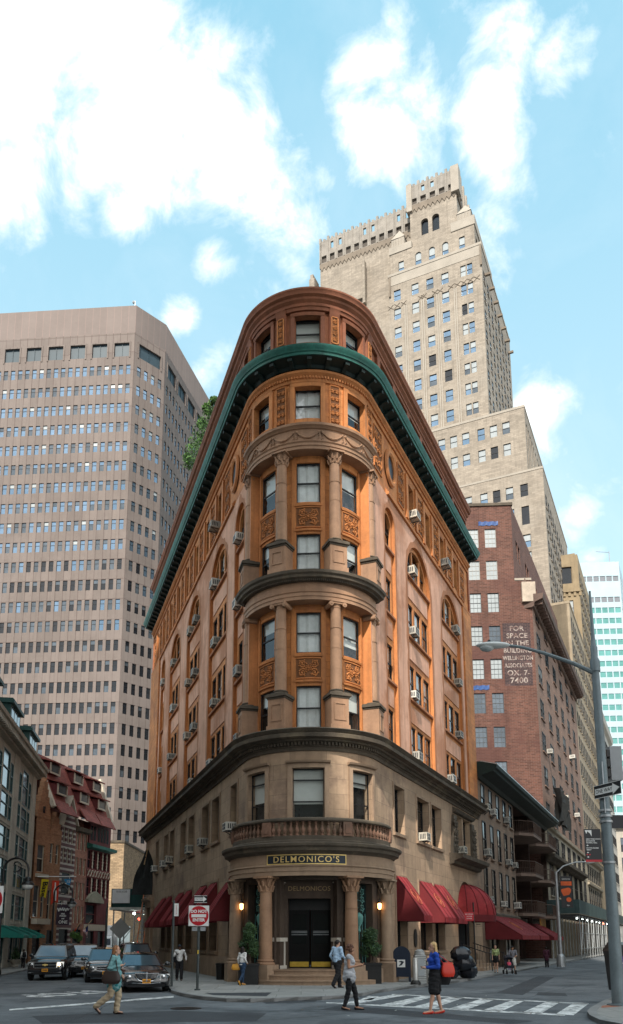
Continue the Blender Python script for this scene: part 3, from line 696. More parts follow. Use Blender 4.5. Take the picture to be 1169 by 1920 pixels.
for a in (-48, 0, 48):
    hw = .6; U = PA(a); fo.append((U - hw * 1.03, U + hw * 1.03, 24.3, 25.86)); win(U, -.36, 24.3, hw * 1.95, 1.56, 'sash', shade={-48: .3, 0: 1, 48: .5}[a])
    s = fp; n = 8
    s.sweep(P, lin(U - hw - .2, U + hw + .2, n), [(-.11, 25.86), (-.03, 25.86), (.0, 26.02), (-.11, 26.02)])
    for q in (-1, 1): s.sweep(P, lin(U + q * (hw + .1) - .1, U + q * (hw + .1) + .1, 2), [(-.11, 23.95), (-.02, 23.95), (-.02, 25.86), (-.11, 25.86)])
for a in (-24, 24, -70, 70): carved(PA(a), -.05, 24.0, 25.95, .42, .035, 2, 5, ros=False)
split_wall(ff, 22.9, 26.2, fo, -.1, .26, 0, 0)
ff.build('frieze_wall', [TERRA], FB)
fp.sweep(P, [u for u in PER if u <= -UT - .3], [(-.12, 22.88), (.06, 22.88), (.08, 23.0), (.02, 23.06), (-.12, 23.3)]); fp.sweep(P, [u for u in PER if u >= UT + .3], [(-.12, 22.88), (.06, 22.88), (.08, 23.0), (.02, 23.06), (-.12, 23.3)])
islands(fp.build('frieze_pilaster', [TERRAP], FB))
en = MB(); en.sweep(P, PER, [(-.2, 26.05), (-.02, 26.05), (.02, 26.15), (.02, 26.28), (.10, 26.36), (.16, 26.4), (.18, 26.5), (-.2, 26.62)])
for U in lin(-UT - LL + .2, UT + LR - .2, 420): en.sweep(P, [U - .03, U + .03], [(.0, 26.17), (.10, 26.17), (.10, 26.28), (.0, 26.28)])
for U in lin(-UT - 12, UT + 12, 190): en.ball(P(U, .13, 26.46), .055, 0, 6, 4)
en.build('dentil_course', [TERRAP], FB)
gc = MB()
gc.sweep(P, PER, [(.66, 26.86), (.69, 26.86), (.71, 26.97), (.76, 26.99), (.80, 27.08), (.87, 27.16), (.89, 27.26), (.82, 27.28), (-.25, 27.46), (-.2, 27.0)])
gco = gc.build('green_cornice', [COPPER], FB)
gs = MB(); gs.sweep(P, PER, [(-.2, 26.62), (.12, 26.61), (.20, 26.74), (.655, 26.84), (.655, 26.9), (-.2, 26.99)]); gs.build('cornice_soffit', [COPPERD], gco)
md = MB()
for U in lin(-UT - LL + .4, UT + LR - .4, 76):
    s = .085; md.sweep(P, [U - s, U + s], [(.12, 26.58), (.2, 26.56), (.4, 26.68), (.6, 26.7), (.62, 26.81), (.12, 26.81)])
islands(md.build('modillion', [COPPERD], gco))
# ---- top storey
ts = MB(); to = []; tp = MB()
for a in (-48, 0, 48):
    U = PA(a); hw = .62; to.append((U - hw, U + hw, 28.15, 29.48)); win(U, -.45, 28.15, hw * 1.85, 1.33, 'sash', shade={-48: .3, 0: .8, 48: .3}[a])
    tp.sweep(P, lin(U - hw - .18, U + hw + .18, 8), [(-.16, 29.48), (-.06, 29.48), (-.02, 29.62), (-.16, 29.64)])
    for q in (-1, 1): tp.sweep(P, lin(U + q * (hw + .09) - .09, U + q * (hw + .09) + .09, 2), [(-.16, 28.0), (-.07, 28.0), (-.07, 29.48), (-.16, 29.48)])
for sgn, ln in ((-1, LL), (1, LR)):
    u = 2.0
    while u < ln - 1.5:
        U0, U1 = sorted((sgn * (UT + u), sgn * (UT + u + 1.1))); to.append((U0, U1, 28.0, 29.4)); win((U0 + U1) / 2, -.42, 28.0, 1.1, 1.4)
        for x in (-.5,): tp.sweep(P, sorted((sgn * (UT + u + x - .2), sgn * (UT + u + x + .2))), [(-.16, 27.4), (.0, 27.4), (.0, 29.7), (-.16, 29.7)])
        u += 2.35
for a in (-24, 24, -70, 70):
    U = PA(a); tp.sweep(P, lin(U - .24, U + .24, 3), [(-.16, 27.4), (.02, 27.4), (.02, 29.5), (.06, 29.56), (.06, 29.66), (.14, 29.8), (-.16, 29.82)])
    carved(U, .03, 28.1, 29.4, .26, .025, 1, 4, ros=False)
split_wall(ts, 27.3, 29.85, to, -.15, .22, 0, 0)
ts.build('top_storey_wall', [REDT], FB)
islands(tp.build('top_pilaster', [REDTP], FB))
tcn_ = MB(); tcn_.sweep(P, PER, [(-.2, 29.7), (.0, 29.7), (.03, 29.84), (.08, 29.86), (.08, 30.0), (.2, 30.1), (.22, 30.2), (.34, 30.26), (.36, 30.36), (.42, 30.44), (.42, 30.52), (-.3, 30.58), (-.3, 29.7)])
tcn_.build('top_cornice', [REDTP], FB)
# parapets set back, roof, chimney block, rear walls
rf = MB()
ring = [P(u, -.28, 30.3) for u in PER]
rf.poly(ring, 0); rf.build('roof', [DGREY], FB)
pp = MB()
pp.sweep(P, [-UT - LL + 2, -UT - 1.5], [(-.6, 30.4), (-.15, 30.4), (-.15, 31.3), (-.6, 31.3)]); pp.sweep(P, [-UT - LL + 2, -UT - 1.4], [(-.7, 31.3), (-.08, 31.3), (-.08, 31.42), (-.7, 31.42)], 1)
pp.build('parapet', [REDT, COPPERD], FB)
chm = MB(); F = lambda u, v, z: P(UT + u, v, z)
chm.box(14.2, 16.6, -3.2, -1.0, 30.3, 33.6, 0, F); chm.box(14.1, 16.7, -3.3, -.9, 33.6, 33.85, 1, F)
chm.build('chimney', [mat('penthouse_brick', (.30, .10, .055), .85, .2, 1, brick=(.22, .075, .008, (.2, .12, .09), .2)), SOOT], FB)
bw = MB()
eL, eR = P(-UT - LL, 0, 0), P(UT + LR, 0, 0)
for z0, z1, off in ((0, 9.25, 0), (9.25, 30.3, .0)): bw.poly([(eL[0], eL[1], z0), (eR[0], eR[1], z0), (eR[0], eR[1], z1), (eL[0], eL[1], z1)], 0, [(0, z0), (20, z0), (20, z1), (0, z1)])
bw.build('rear_wall', [REDT], FB)
# quoin pier at the far ends of the flats
qp = MB()
for s, ln, a0 in ((-1, LL, 26.4), (1, LR, 16.9)):
    qp.sweep(P, sorted((s * (UT + a0), s * (UT + ln + .02))), [(-.06, 10.1), (.06, 10.1), (.06, 22.85), (-.06, 22.85)])
islands(qp.build('end_pier', [TERRA], FB))
# ---- entrance portico
por = MB()
PR = lin(-UT, UT, 60)
def ringsweep(mb, a0, a1, prof, m=0, n=48, caps=True):
    """profile of (radius, z) swept about the nose axis through any angle"""
    def Q(u, v, z):
        n_ = AX * math.cos(R(u)) + AT * math.sin(R(u)); q = BC + n_ * v; return (q.x, q.y, z)
    mb.sweep(Q, lin(a0, a1, n), prof, m, caps)
ringsweep(por, -84, 84, [(3.0, 4.12), (3.50, 4.12), (3.50, 4.28), (3.53, 4.30), (3.53, 4.46), (3.58, 4.50), (3.51, 4.56), (3.51, 4.96), (3.0, 4.96)])
pe = por.build('portico_entablature', [BROWND], FB)
pc = MB(); ringsweep(pc, -86, 86, [(3.0, 4.965), (3.55, 4.96), (3.6, 5.02), (3.74, 5.08), (3.77, 5.2), (3.86, 5.26), (3.88, 5.36), (3.8, 5.4), (3.0, 5.46)])
pc.build('portico_cornice', [SOOT], FB)
sof = MB()
Q3 = lambda a, r, z: (BC.x + (AX.x * math.cos(R(a)) + AT.x * math.sin(R(a))) * r, BC.y + (AX.y * math.cos(R(a)) + AT.y * math.sin(R(a))) * r, z)
fan = lin(-84, 84, 40)
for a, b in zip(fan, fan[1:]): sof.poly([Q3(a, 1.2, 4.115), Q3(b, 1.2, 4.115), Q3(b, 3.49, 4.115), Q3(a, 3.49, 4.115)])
sof.build('portico_ceiling', [SHADEST], FB)
# sign band with raised letters
sg = MB(); ringsweep(sg, -27.2, 24.8, [(3.5, 4.56), (3.525, 4.56), (3.525, 4.94), (3.5, 4.94)], 0, 20)
for za, zb in ((4.555, 4.59), (4.91, 4.945)): ringsweep(sg, -27.5, 25.1, [(3.515, za), (3.54, za), (3.54, zb), (3.515, zb)], 1, 20)
for a in (-27.4, 24.6): ringsweep(sg, a, a + .5, [(3.515, 4.59), (3.54, 4.59), (3.54, 4.91), (3.515, 4.91)], 1, 1)
sgo = sg.build('sign_panel', [NAVY, GOLD], FB)
tx = MB(); tx.text("DELMONICO'S", .34, lambda x, y, z: Q3(-1.2 + math.degrees(x / 3.54), 3.527 + z, 4.742 + y), sp=1.22, ex=.012, bold=.001, sx=1.03)
tx.build('lettering', [GOLD], sgo)
# balcony: plinth, piers, balusters, rail
bp = MB(); ringsweep(bp, -80, 80, [(3.1, 5.42), (3.46, 5.42), (3.46, 5.50), (3.42, 5.54), (3.42, 5.70), (3.1, 5.70)])
bal = bp.build('balustrade', [SOOT], FB)
rl = MB(); ringsweep(rl, -80, 80, [(3.2, 6.26), (3.44, 6.26), (3.48, 6.30), (3.48, 6.36), (3.42, 6.42), (3.22, 6.42)]); rl.build('rail', [SOOT], bal)
REDS = mat('red_sandstone', (.19, .105, .07), .85, .25, 1.2, .3, 30, stain=((.1, .08, .06), .9, .5, .6))
for a in (-29, 27, -78, 78):
    q = MB(); obox(q, a, 3.33, .19, -.14, .14, 5.70, 6.26); obox(q, a, 3.33, .11, .14, .165, 5.8, 6.16); q.build('pier', [REDS], bal)
bprof = [(.075, 0), (.075, .04), (.04, .07), (.05, .10), (.088, .2), (.082, .26), (.038, .36), (.034, .42), (.055, .45), (.06, .48), (.036, .51), (.07, .53), (.07, .56)]
for rng in (lin(-73.5, -33.5, 10), lin(-24.5, 22.5, 11), lin(31.5, 73.5, 10)):
    for a in rng: q = MB(); q.lathe(Q3(a, 3.33, 5.70), bprof, 12); q.build('baluster', [REDS], bal)
# steps, portico columns, pedestals
stp = MB()
for a in (0,):
    ringsweep(stp, -40, 40, [(1.5, 0), (4.0, 0), (4.0, .17), (1.5, .17)], 0, 30); ringsweep(stp, -33, 33, [(1.5, .17), (3.7, .17), (3.7, .36), (1.5, .36)], 0, 30); ringsweep(stp, -60, 60, [(1.4, .0), (3.38, .0), (3.38, .55), (1.4, .55)], 0, 40)
    for r, z in ((4.0, .17), (3.7, .36), (3.38, .55)): ringsweep(stp, -39 if r == 4 else -33, 39 if r == 4 else 33, [(r, z - .05), (r + .035, z - .05), (r + .035, z - .01), (r, z - .01)], 0, 30)
stp.build('entrance_steps', [BROWND], FB)
for a in (-30, 30): 
    column('column', a, 3.35, .265, .72, 4.12, 'leaf')
    q = MB(); obox(q, a, 3.35, .42, -.42, .46, 0, .5); obox(q, a, 3.35, .37, -.37, .4, .5, .72); q.build('column_plinth', [BROWND], FB)
for a in (-70, 70):
    column('column', a, 3.32, .265, .72, 4.12, 'leaf', mats=BROWND)
    q = MB(); obox(q, a, 3.32, .34, -.34, .36, 0, .72); q.build('column_plinth', [BROWND], FB)
# inner white columns on carved pedestals
PALE = mat('pale_marble', (.55, .50, .43), .5, .12, 1.5)
for a in (-27, 27):
    column('column', a, 2.72, .16, 1.75, 3.95, 'leaf', mats=PALE)
    q = MB(); obox(q, a, 2.72, .22, -.22, .22, .55, 1.6); obox(q, a, 2.72, .28, -.28, .28, 1.6, 1.75); obox(q, a, 2.72, .26, -.26, .26, .55, .68)
    q.build('column_plinth', [PALE], FB)
    g = MB(); f0 = R(a); n = AX * math.cos(f0) + AT * math.sin(f0); t = Vector((-n.y, n.x)); c = BC + n * 2.95
    scrolls(g, lambda x, y, d: (c.x + t.x * x + n.x * d, c.y + t.y * x + n.y * d, 1.12 + y), .36, .75, .022, 2, 4, False); g.build('carved_relief', [SOOT], FB)
# vestibule: floor, side walls, back wall, door
Fd = frame((BC.x, BC.y), (AT.x, AT.y))     # u to the right, v outward to the viewer
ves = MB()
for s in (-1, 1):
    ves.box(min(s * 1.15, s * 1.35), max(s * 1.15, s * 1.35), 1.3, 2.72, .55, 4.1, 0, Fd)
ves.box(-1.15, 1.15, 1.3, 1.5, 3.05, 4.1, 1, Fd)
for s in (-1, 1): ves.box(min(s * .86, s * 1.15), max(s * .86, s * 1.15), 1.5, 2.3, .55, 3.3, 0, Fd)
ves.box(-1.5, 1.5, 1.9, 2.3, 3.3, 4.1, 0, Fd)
ves.build('vestibule', [SHADEST, BLACK], FB)
DOORM = mat('black_door', (.007, .007, .007), .6, .2, 3, spec=.15)
dr = MB()
dr.box(-.88, .88, 1.5, 1.56, 2.86, 3.05, 0, Fd)
door0 = dr.build('door_frame', [BLACK], FB)
for s in (-1, 1):
    d = MB(); x0, x1 = (s * .02, s * .86) if s > 0 else (s * .86, s * .02)
    d.box(x0, x1, 1.5, 1.55, .57, .95, 0, Fd); d.box(x0, x1, 1.5, 1.55, 2.7, 2.86, 0, Fd); d.box(x0, x0 + .13, 1.5, 1.55, .95, 2.7, 0, Fd); d.box(x1 - .13, x1, 1.5, 1.55, .95, 2.7, 0, Fd); d.box(x0 + .13, x1 - .13, 1.5, 1.55, 1.35, 1.5, 0, Fd); d.box(x0 + .13, x1 - .13, 1.51, 1.535, .95, 1.35, 0, Fd)
    do = d.build('entrance_door', [DOORM], FB)
    k = MB(); k.box(x0 + .04, x1 - .04, 1.55, 1.565, .6, .8, 0, Fd); k.build('kick_plate', [BRASS], do)
    k = MB(); k.poly([Fd(x0 + .13, 1.525, 1.5), Fd(x1 - .13, 1.525, 1.5), Fd(x1 - .13, 1.525, 2.7), Fd(x0 + .13, 1.525, 2.7)]); k.build('pane', [mat('dark_mirror', (.008, .010, .010), .15, 0, spec=.25)], do)
    k = MB()
    for z in (1.86, 1.94, 2.0): k.box(x0 + .1, x1 - .1, 1.555, 1.58, z, z + .022, 0, Fd)
    k.build('door_rail', [GREYM], do)
ts2 = MB(); ts2.text('DELMONICOS', .26, lambda x, y, z: Fd(x, 2.305 + z, 3.68 + y), sp=1.05, ex=.008)
ts2.build('carved_lettering', [mat('dull_gold', (.34, .23, .11), .6, .1)], FB)
# window screens either side inside the portico
SCR = mat('green_iron', (.12, .30, .27), .5, .2, 3)
for a in (-46, 46):
    q = MB(); us = lin(PA(a) - .6, PA(a) + .6, 8)
    for u0, u1 in zip(us, us[1:]): q.poly([P(u0, -.3, .55), P(u1, -.3, .55), P(u1, -.3, 3.9), P(u0, -.3, 3.9)])
    so = q.build('side_window', [mat('dark_teal_glass', (.01, .022, .022), .08, .1, spec=.8)], FB)
    g = MB(); Fs = lambda x, y, d, a=a: P(PA(a) + x, -.24 + d, 2.3 + y)
    scrolls(g, lambda x, y, d: Fs(x, y + .95, d), .85, 1.0, .014, 2, 3, False)
    for x in (-.42, -.2, 0, .2, .42): g.pipe([Fs(x, -1.7, 0), Fs(x, .4, 0)], .012, 5)
    g.lathe(Fs(0, .0, 0), [(.02, -.35), (.06, -.3), (.05, -.1), (.16, .1), (.17, .3), (.06, .42), (.02, .45)], 10)
    g.build('iron_grille', [SCR], so)
# side door on the left flank with its small hood
sd_ = MB(); U0, U1 = LD
sd_.sweep(P, [U0 - .55, U0], [(0, .0), (.18, 0), (.18, 4.0), (0, 4.0)]); sd_.sweep(P, [U1, U1 + .55], [(0, 0), (.18, 0), (.18, 4.0), (0, 4.0)])
sd_.sweep(P, [U0 - .7, U1 + .7], [(0, 4.0), (.22, 4.0), (.26, 4.4), (.5, 4.5), (.52, 4.65), (0, 4.72)])
sd_.build('side_door_surround', [BROWND], FB)
q = MB(); q.poly([P(U0, -.3, .2), P(U1, -.3, .2), P(U1, -.3, 3.9), P(U0, -.3, 3.9)]); q.build('side_door', [BLACK], FB)
# ornate bay and arched door on the right flank
ob = MB(); F = lambda u, v, z: P(UT + u, v, z)
ob.sweep(F, [11.6, 18.2], [(0, 5.75), (.25, 5.8), (.3, 5.95), (.75, 6.1), (.8, 6.3), (0, 6.38)])
ob.sweep(F, [12.6, 17.0], [(0, 8.75), (.2, 8.8), (.3, 8.95), (0, 9.1)])
ob.build('sill_cornice', [SOOT], FB)
for s in (-1, 1):
    og = MB(); c = 14.8 + s * 2.35
    og.hexa([F(c - .55 * 1, 0, 6.38), F(c + .55, 0, 6.38), F(c + .55, .16, 6.38), F(c - .55, .16, 6.38), F(c - .55 + (.5 if s < 0 else 0), 0, 8.6), F(c + .55 - (.5 if s > 0 else 0), 0, 8.6), F(c + .55 - (.5 if s > 0 else 0), .14, 8.6), F(c - .55 + (.5 if s < 0 else 0), .14, 8.6)])
    scrolls(og, lambda x, y, d: F(c + x + s * -.12, .17 + d, 7.4 + y), .85, 1.9, .05, 2, 4, False)
    og.build('carved_bracket', [SOOT], FB)
ad = MB(); ad.poly([F(13.0, -.33, .35), F(16.9, -.33, .35), F(16.9, -.33, 5.0), F(13.0, -.33, 5.0)], 0)
for u in (14.0, 15.9): ad.box(u - .05, u + .05, -.33, -.25, .35, 4.9, 1, F)
ad.box(13.0, 16.9, -.33, -.25, 2.9, 3.05, 1, F)
ad.build('side_entrance_door', [ROOM, BLACK], FB)
es = MB()
for i in range(3): es.box(13.1, 16.8, -.3, 1.3 - i * .38, i * .17, (i + 1) * .17, 0, F)
es.build('side_steps', [BROWND], FB)
put_windows(FB, specs)
# ============================================================ ground
FR = lambda u, v, z: P(UT + u, v, z)            # right-hand street line, prolonged
g = MB(); n = 24
xs = lin(-260, 340, 60); ys = lin(-160, 420, 58)
g.poly([(-1500, -1500, -.1), (1500, -1500, -.1), (1500, 1800, -.1), (-1500, 1800, -.1)])
g.build('road', [ASPH], kind='structure')
def slab(name, ring, z0, z1, mats, kerb=.16, label=None):
    m = MB(); m.poly([(x, y, z1) for x, y in ring], 0)
    k = len(ring)
    for i in range(k): a, b = ring[i], ring[(i + 1) % k]; m.poly([(*a, z0), (*b, z0), (*b, z1), (*a, z1)], 1)
    return m.build(name, mats, kind='structure', smooth=20)
# pavement round the corner building: left kerb, rounded corner, right kerb
kl = [gnd(290, 1812), gnd(322, 1857), gnd(345, 1863), gnd(380, 1868.5), gnd(425, 1872), gnd(470, 1873), gnd(515, 1871.5), gnd(560, 1869.5), gnd(605, 1868.5), gnd(650, 1866), gnd(680, 1861.5), gnd(720, 1854.5), gnd(780, 1847), gnd(860, 1838), gnd(1010, 1812)]
farL = (kl[0][0] + DL.x * 60, kl[0][1] + DL.y * 60); farR = (kl[-1][0] + DR.x * 120, kl[-1][1] + DR.y * 120)
a = P(-UT - 90, -1, 0); b = P(UT + 150, -1, 0)
ring = [farL] + kl + [farR, b[:2], (BC.x, BC.y), a[:2]]
slab('pavement', ring, -.12, 0, [CONC, KERB])
kb = MB(); q = [farL] + kl + [farR]
for (p, r_) in zip(q, q[1:]):
    d = Vector((r_[0] - p[0], r_[1] - p[1])).normalized(); nn = Vector((d.y, -d.x)) * -1
    kb.hexa([(p[0], p[1], -.11), (r_[0], r_[1], -.11), (r_[0] + nn.x * .16, r_[1] + nn.y * .16, -.11), (p[0] + nn.x * .16, p[1] + nn.y * .16, -.11), (p[0] - d.y * .004, p[1] + d.x * .004, .006), (r_[0], r_[1], .006), (r_[0] + nn.x * .16, r_[1] + nn.y * .16, .006), (p[0] + nn.x * .16, p[1] + nn.y * .16, .006)])
kb.build('kerb', [KERB], kind='structure')
nc = [(16.5, 32.5), gnd(1169, 1861), gnd(1130, 1877), gnd(1108, 1889), gnd(1101, 1896), gnd(1106, 1903), gnd(1125, 1912), (6.6, 15.5), (7.5, 12), (60, 6), (120, 120)]
slab('pavement', nc, -.12, 0, [CONC, KERB])
k2 = MB()
for p, r_ in zip(nc[:8], nc[1:9]):
    d = Vector((r_[0] - p[0], r_[1] - p[1])).normalized(); nn = Vector((-d.y, d.x))
    k2.hexa([(p[0], p[1], -.11), (r_[0], r_[1], -.11), (r_[0] + nn.x * .2, r_[1] + nn.y * .2, -.11), (p[0] + nn.x * .2, p[1] + nn.y * .2, -.11), (p[0], p[1], .006), (r_[0], r_[1], .006), (r_[0] + nn.x * .2, r_[1] + nn.y * .2, .006), (p[0] + nn.x * .2, p[1] + nn.y * .2, .006)])
k2.build('kerb', [KERB], kind='structure')
# left pavement in front of the limestone building and the houses
HA = (-19.36, 58.5); HD = Vector((.187, 1)).normalized(); LC_ = (-19.33, 57.26); LD_ = Vector((-.162, 1)).normalized()
ll = [gnd(20, 1845), gnd(36, 1820), gnd(47, 1812)]
slab('pavement', [(LC_[0] - LD_.x * 42 + 2.0, LC_[1] - LD_.y * 42), (LC_[0] + 1.9, LC_[1] - 1), (HA[0] + HD.x * 30 + 2.6, HA[1] + HD.y * 30), (-17, 130), (-60, 130), (-40, 15)], -.12, 0, [CONC, KERB])
# painted markings, patches, manhole
def flat(name, polys, mat_, z=-.096, kind='structure'):
    m = MB()
    for q in polys: m.poly([(x, y, z) for x, y in q])
    return m.build(name, [mat_], kind=kind)
G = lambda x, y: gnd(x, y, -.096)
flat('stop_line', [[G(18, 1892), G(18, 1894.5), G(180, 1882), G(326, 1870), G(326, 1867), G(180, 1879)]], PAINTW)
xw = []
A0, A1, B0, B1 = G(640, 1879.5), G(1080, 1905), G(720, 1864.5), G(1104, 1882)      # near rail, far rail
xw.append([G(612, 1879), G(612, 1881), G(1060, 1904.5), G(1060, 1901.5)]); xw.append([G(735, 1863.5), G(735, 1865), G(1104, 1883), G(1104, 1881)])
for x0, x1, X0, X1 in ((640, 668, 742, 766), (712, 752, 795, 815), (775, 814, 846, 872), (842, 876, 905, 930), (905, 940, 962, 985), (980, 1015, 1025, 1050), (1042, 1076, 1076, 1104)):
    f = lambda x: 1880.5 + (x - 640) * .0525; h = lambda x: 1864.2 + (x - 740) * .0485
    xw.append([G(x0, f(x0)), G(x1, f(x1)), G(X1, h(X1)), G(X0, h(X0))])
xw.append([G(676, 1874), G(696, 1875), G(712, 1868), G(692, 1867.4)])
flat('crosswalk_paint', xw, PAINTW, -.0955)
sm = MB(); c0 = Vector(G(122, 1863)); ex = (Vector(G(62, 1867)) - Vector(G(180, 1859))).normalized(); ey = Vector((-ex.y, ex.x))
if ey.y > 0: pass
sm.text('STOP', 1.25, lambda x, y, z: (c0.x + ex.x * x + ey.x * y * 1.6, c0.y + ex.y * x + ey.y * y * 1.6, -.095 + 0 * z), sp=1.15, ex=0, bold=.045)
sm.build('stop_paint', [PAINTW], kind='structure')
mh = MB(); mc = gnd(349, 1891, -.096)
mh.lathe((mc[0], mc[1], 0), [(.40, -.0955), (.40, -.085), (.33, -.085), (.32, -.089), (.02, -.089)], 28)
for i in range(-4, 5):
    for j in range(-4, 5):
        if i * i + j * j < 17: mh.box(mc[0] + i * .068 - .022, mc[0] + i * .068 + .022, mc[1] + j * .068 - .022, mc[1] + j * .068 + .022, -.0895, -.084)
tag(mh.build('manhole_cover', [IRON], org=None), 'round cast iron manhole cover in the road below the red do not enter sign', 'manhole cover')
pt = []
for q in ([(640, 1884), (1000, 1915), (960, 1920), (600, 1893)], [(930, 1862), (1010, 1830), (1040, 1832), (980, 1866)], [(60, 1905), (330, 1895), (500, 1900), (480, 1915), (80, 1919)], [(1010, 1860), (1060, 1862), (1065, 1868), (1005, 1866)], [(480, 1874), (600, 1872), (590, 1879), (500, 1882)]): pt.append([gnd(x, y, -.098) for x, y in q])
flat('asphalt_patch', pt, ASPHP, -.098)
cr = []; rnc = random.Random(12)
for x0_, y0_, x1_, y1_ in ((20, 1912, 560, 1893), (430, 1919, 760, 1886), (700, 1918, 1090, 1912), (880, 1858, 1120, 1818), (980, 1872, 1090, 1846), (40, 1880, 150, 1846), (560, 1890, 900, 1868), (130, 1916, 240, 1872), (780, 1850, 1000, 1822)):
    n_ = 26; A_, B_ = Vector(gnd(x0_, y0_, -.097)), Vector(gnd(x1_, y1_, -.097)); dd = (B_ - A_).normalized(); pp_ = Vector((-dd.y, dd.x)); off = 0; last = None
    for i in range(n_ + 1):
        off += rnc.uniform(-.05, .05); p = A_.lerp(B_, i / n_) + pp_ * off; w_ = rnc.uniform(.006, .022)
        if last: cr.append([tuple(last[0] - pp_ * last[1]), tuple(p - pp_ * w_), tuple(p + pp_ * w_), tuple(last[0] + pp_ * last[1])])
        last = (p, w_)
flat('asphalt_crack', cr, mat('tar_seam', (.03, .032, .035), .8, .3, 3), -.097)
lt = MB()
for i in range(70):
    x, y = (rnc.uniform(-4, 8), rnc.uniform(19, 30)) if i < 40 else (BC.x + rnc.uniform(-6, 9), rnc.uniform(27, 31)); s = rnc.uniform(.015, .05); a = rnc.random() * 6.28
    zz = -.094 if i < 40 else .005; lt.poly([(x + s * math.cos(a + k * 1.6) * (1 if k % 2 else .6), y + s * math.sin(a + k * 1.6), zz + .012 * (k == 1)) for k in range(4)], rnc.choice((0, 1, 1)))
tag(lt.build('litter', [mat('paper_scrap', (.5, .5, .46)), mat('dry_leaf', (.16, .11, .06))]), 'scraps of paper and dry leaves scattered over the crossing', 'litter')['kind'] = 'stuff'
rp = MB(); rp.poly([(*gnd(x, y), .004) for x, y in ((385, 1862), (510, 1861), (500, 1868), (400, 1866))]); rp.build('tactile_plate', [ASPHP], kind='structure')
rp = MB(); rp.poly([(*gnd(x, y), .004) for x, y in ((1128, 1886), (1160, 1883), (1165, 1887), (1128, 1890))]); rp.build('tactile_plate', [mat('rust_plate', (.32, .13, .08), .8, .3, 3)], kind='structure')

# ============================================================ distant window kinds
GB = [mat('sky_glass', (.17, .25, .34), .06, .15, .3, metal=.75), mat('dull_glass', (.10, .12, .14), .1, .3, .3, metal=.45), mat('deep_glass', (.012, .014, .018), .12, .3, .4, spec=.5), mat('shaded_glass', (.27, .30, .31), .35, .12, .4, spec=.6)]
SILLM = mat('light_sill', (.32, .28, .23), .85, .15)
WF = {}
def wfar(w, h, up, lo, sill=True, split=.5, sillm=None, bar=.05, fr=None):
    key = (w, h, up, lo, sill, split, sillm and sillm.name, fr and fr.name)
    if key in WF: return WF[key]
    f = MB(); b = bar
    f.box(-w / 2, -w / 2 + b, -.1, -.02, 0, h); f.box(w / 2 - b, w / 2, -.1, -.02, 0, h); f.box(-w / 2 + b, w / 2 - b, -.1, -.02, h - b, h); f.box(-w / 2 + b, w / 2 - b, -.1, -.02, 0, b)
    if split: f.box(-w / 2 + b, w / 2 - b, -.1, -.03, h * split - .03, h * split + .03)
    if sill: f.box(-w / 2 - .08, w / 2 + .08, -.04, .07, -.12, -.002, 1)
    p = MB(); s = split or .5
    p.poly([(-w / 2, -.09, 0), (w / 2, -.09, 0), (w / 2, -.09, h * s), (-w / 2, -.09, h * s)], 0); p.poly([(-w / 2, -.085, h * s), (w / 2, -.085, h * s), (w / 2, -.085, h), (-w / 2, -.085, h)], 1)
    WF[key] = (f, p, f.mesh('window', [fr or FRAME, sillm or SILLM], smooth=0), p.mesh('pane', [GB[lo], GB[up]], smooth=0))
    return WF[key]
def fnorm(F): a, b = F(0, 0, 0), F(0, 1, 0); return Vector((b[0] - a[0], b[1] - a[1]))
def face_wall(par, F, u0, u1, z0, z1, wins, mats, name='wall', v=0, depth=.22, sp=None):
    """wins: (u centre, z, w, h, prototype or None)"""
    m = MB(); ops = [(u - w / 2, u + w / 2, z, z + h) for u, z, w, h, _ in wins]
    wall(m, F, u0, u1, z0, z1, ops, v, depth)
    o = m.build(name, mats, par); n = fnorm(F); rz = rzn(n)
    if sp is not None:
        for u, z, w, h, pr in wins:
            if pr is None: continue
            q = F(u, v + (.06 if depth < .15 else -.08), z); d = math.hypot(q[0], q[1]); vw = Vector((-q[0], -q[1])).normalized()
            sp.append((w * h / d ** 2 * max(.02, vw.dot(n)) * (1 if abs(q[0] / max(1, q[1])) < .42 else .1), pr, q, rz))
    return o
def solid(mb, F, u0, u1, v0, v1, z0, z1, m=0): mb.box(u0, u1, v0, v1, z0, z1, m, F)
rnd = random.Random(3)
def rw(w, h, pal, **k): up, lo = rnd.choice(pal); return wfar(w, h, up, lo, **k)

# ============================================================ brownstone row with green cornice (right street)
ROWM = mat('row_stone', (.225, .155, .11), .85, .16, .7, .25, 30, brick=(1.2, .4, .006, (.12, .085, .06), .08), streak=.4)
ROW = thing('row_house', 'narrow brownstone row house with a green cornice beside the corner building', 'building', FR(19, 0, 0))
sp = []; ws = []
for z, h in ((3.9, 2.4), (7.0, 2.3), (10.0, 1.75)):
    for i in range(5): ws.append((20.5 + i * 2.35, z, 1.05, h, rw(1.05, h, [(2, 2), (2, 2), (1, 2), (3, 2)], sillm=ROWM)))
gro = [(22.4, .3, 3.2, 2.5, None), (27.6, .3, 3.0, 2.5, None)]
face_wall(ROW, FR, 19.0, 31, 0, 12.0, ws + gro, [ROWM], depth=.14, sp=sp)
q = MB(); solid(q, FR, 19.0, 31, -9, -.6, 0, 12.2); solid(q, FR, 19.0, 31, -.6, .0, 12.0, 12.2); q.build('rear_block', [ROWM], ROW)
q = MB(); q.sweep(FR, [19.0, 31], [(0, 3.1), (.18, 3.12), (.22, 3.35), (0, 3.45)]); q.build('shop_cornice', [SOOT], ROW)
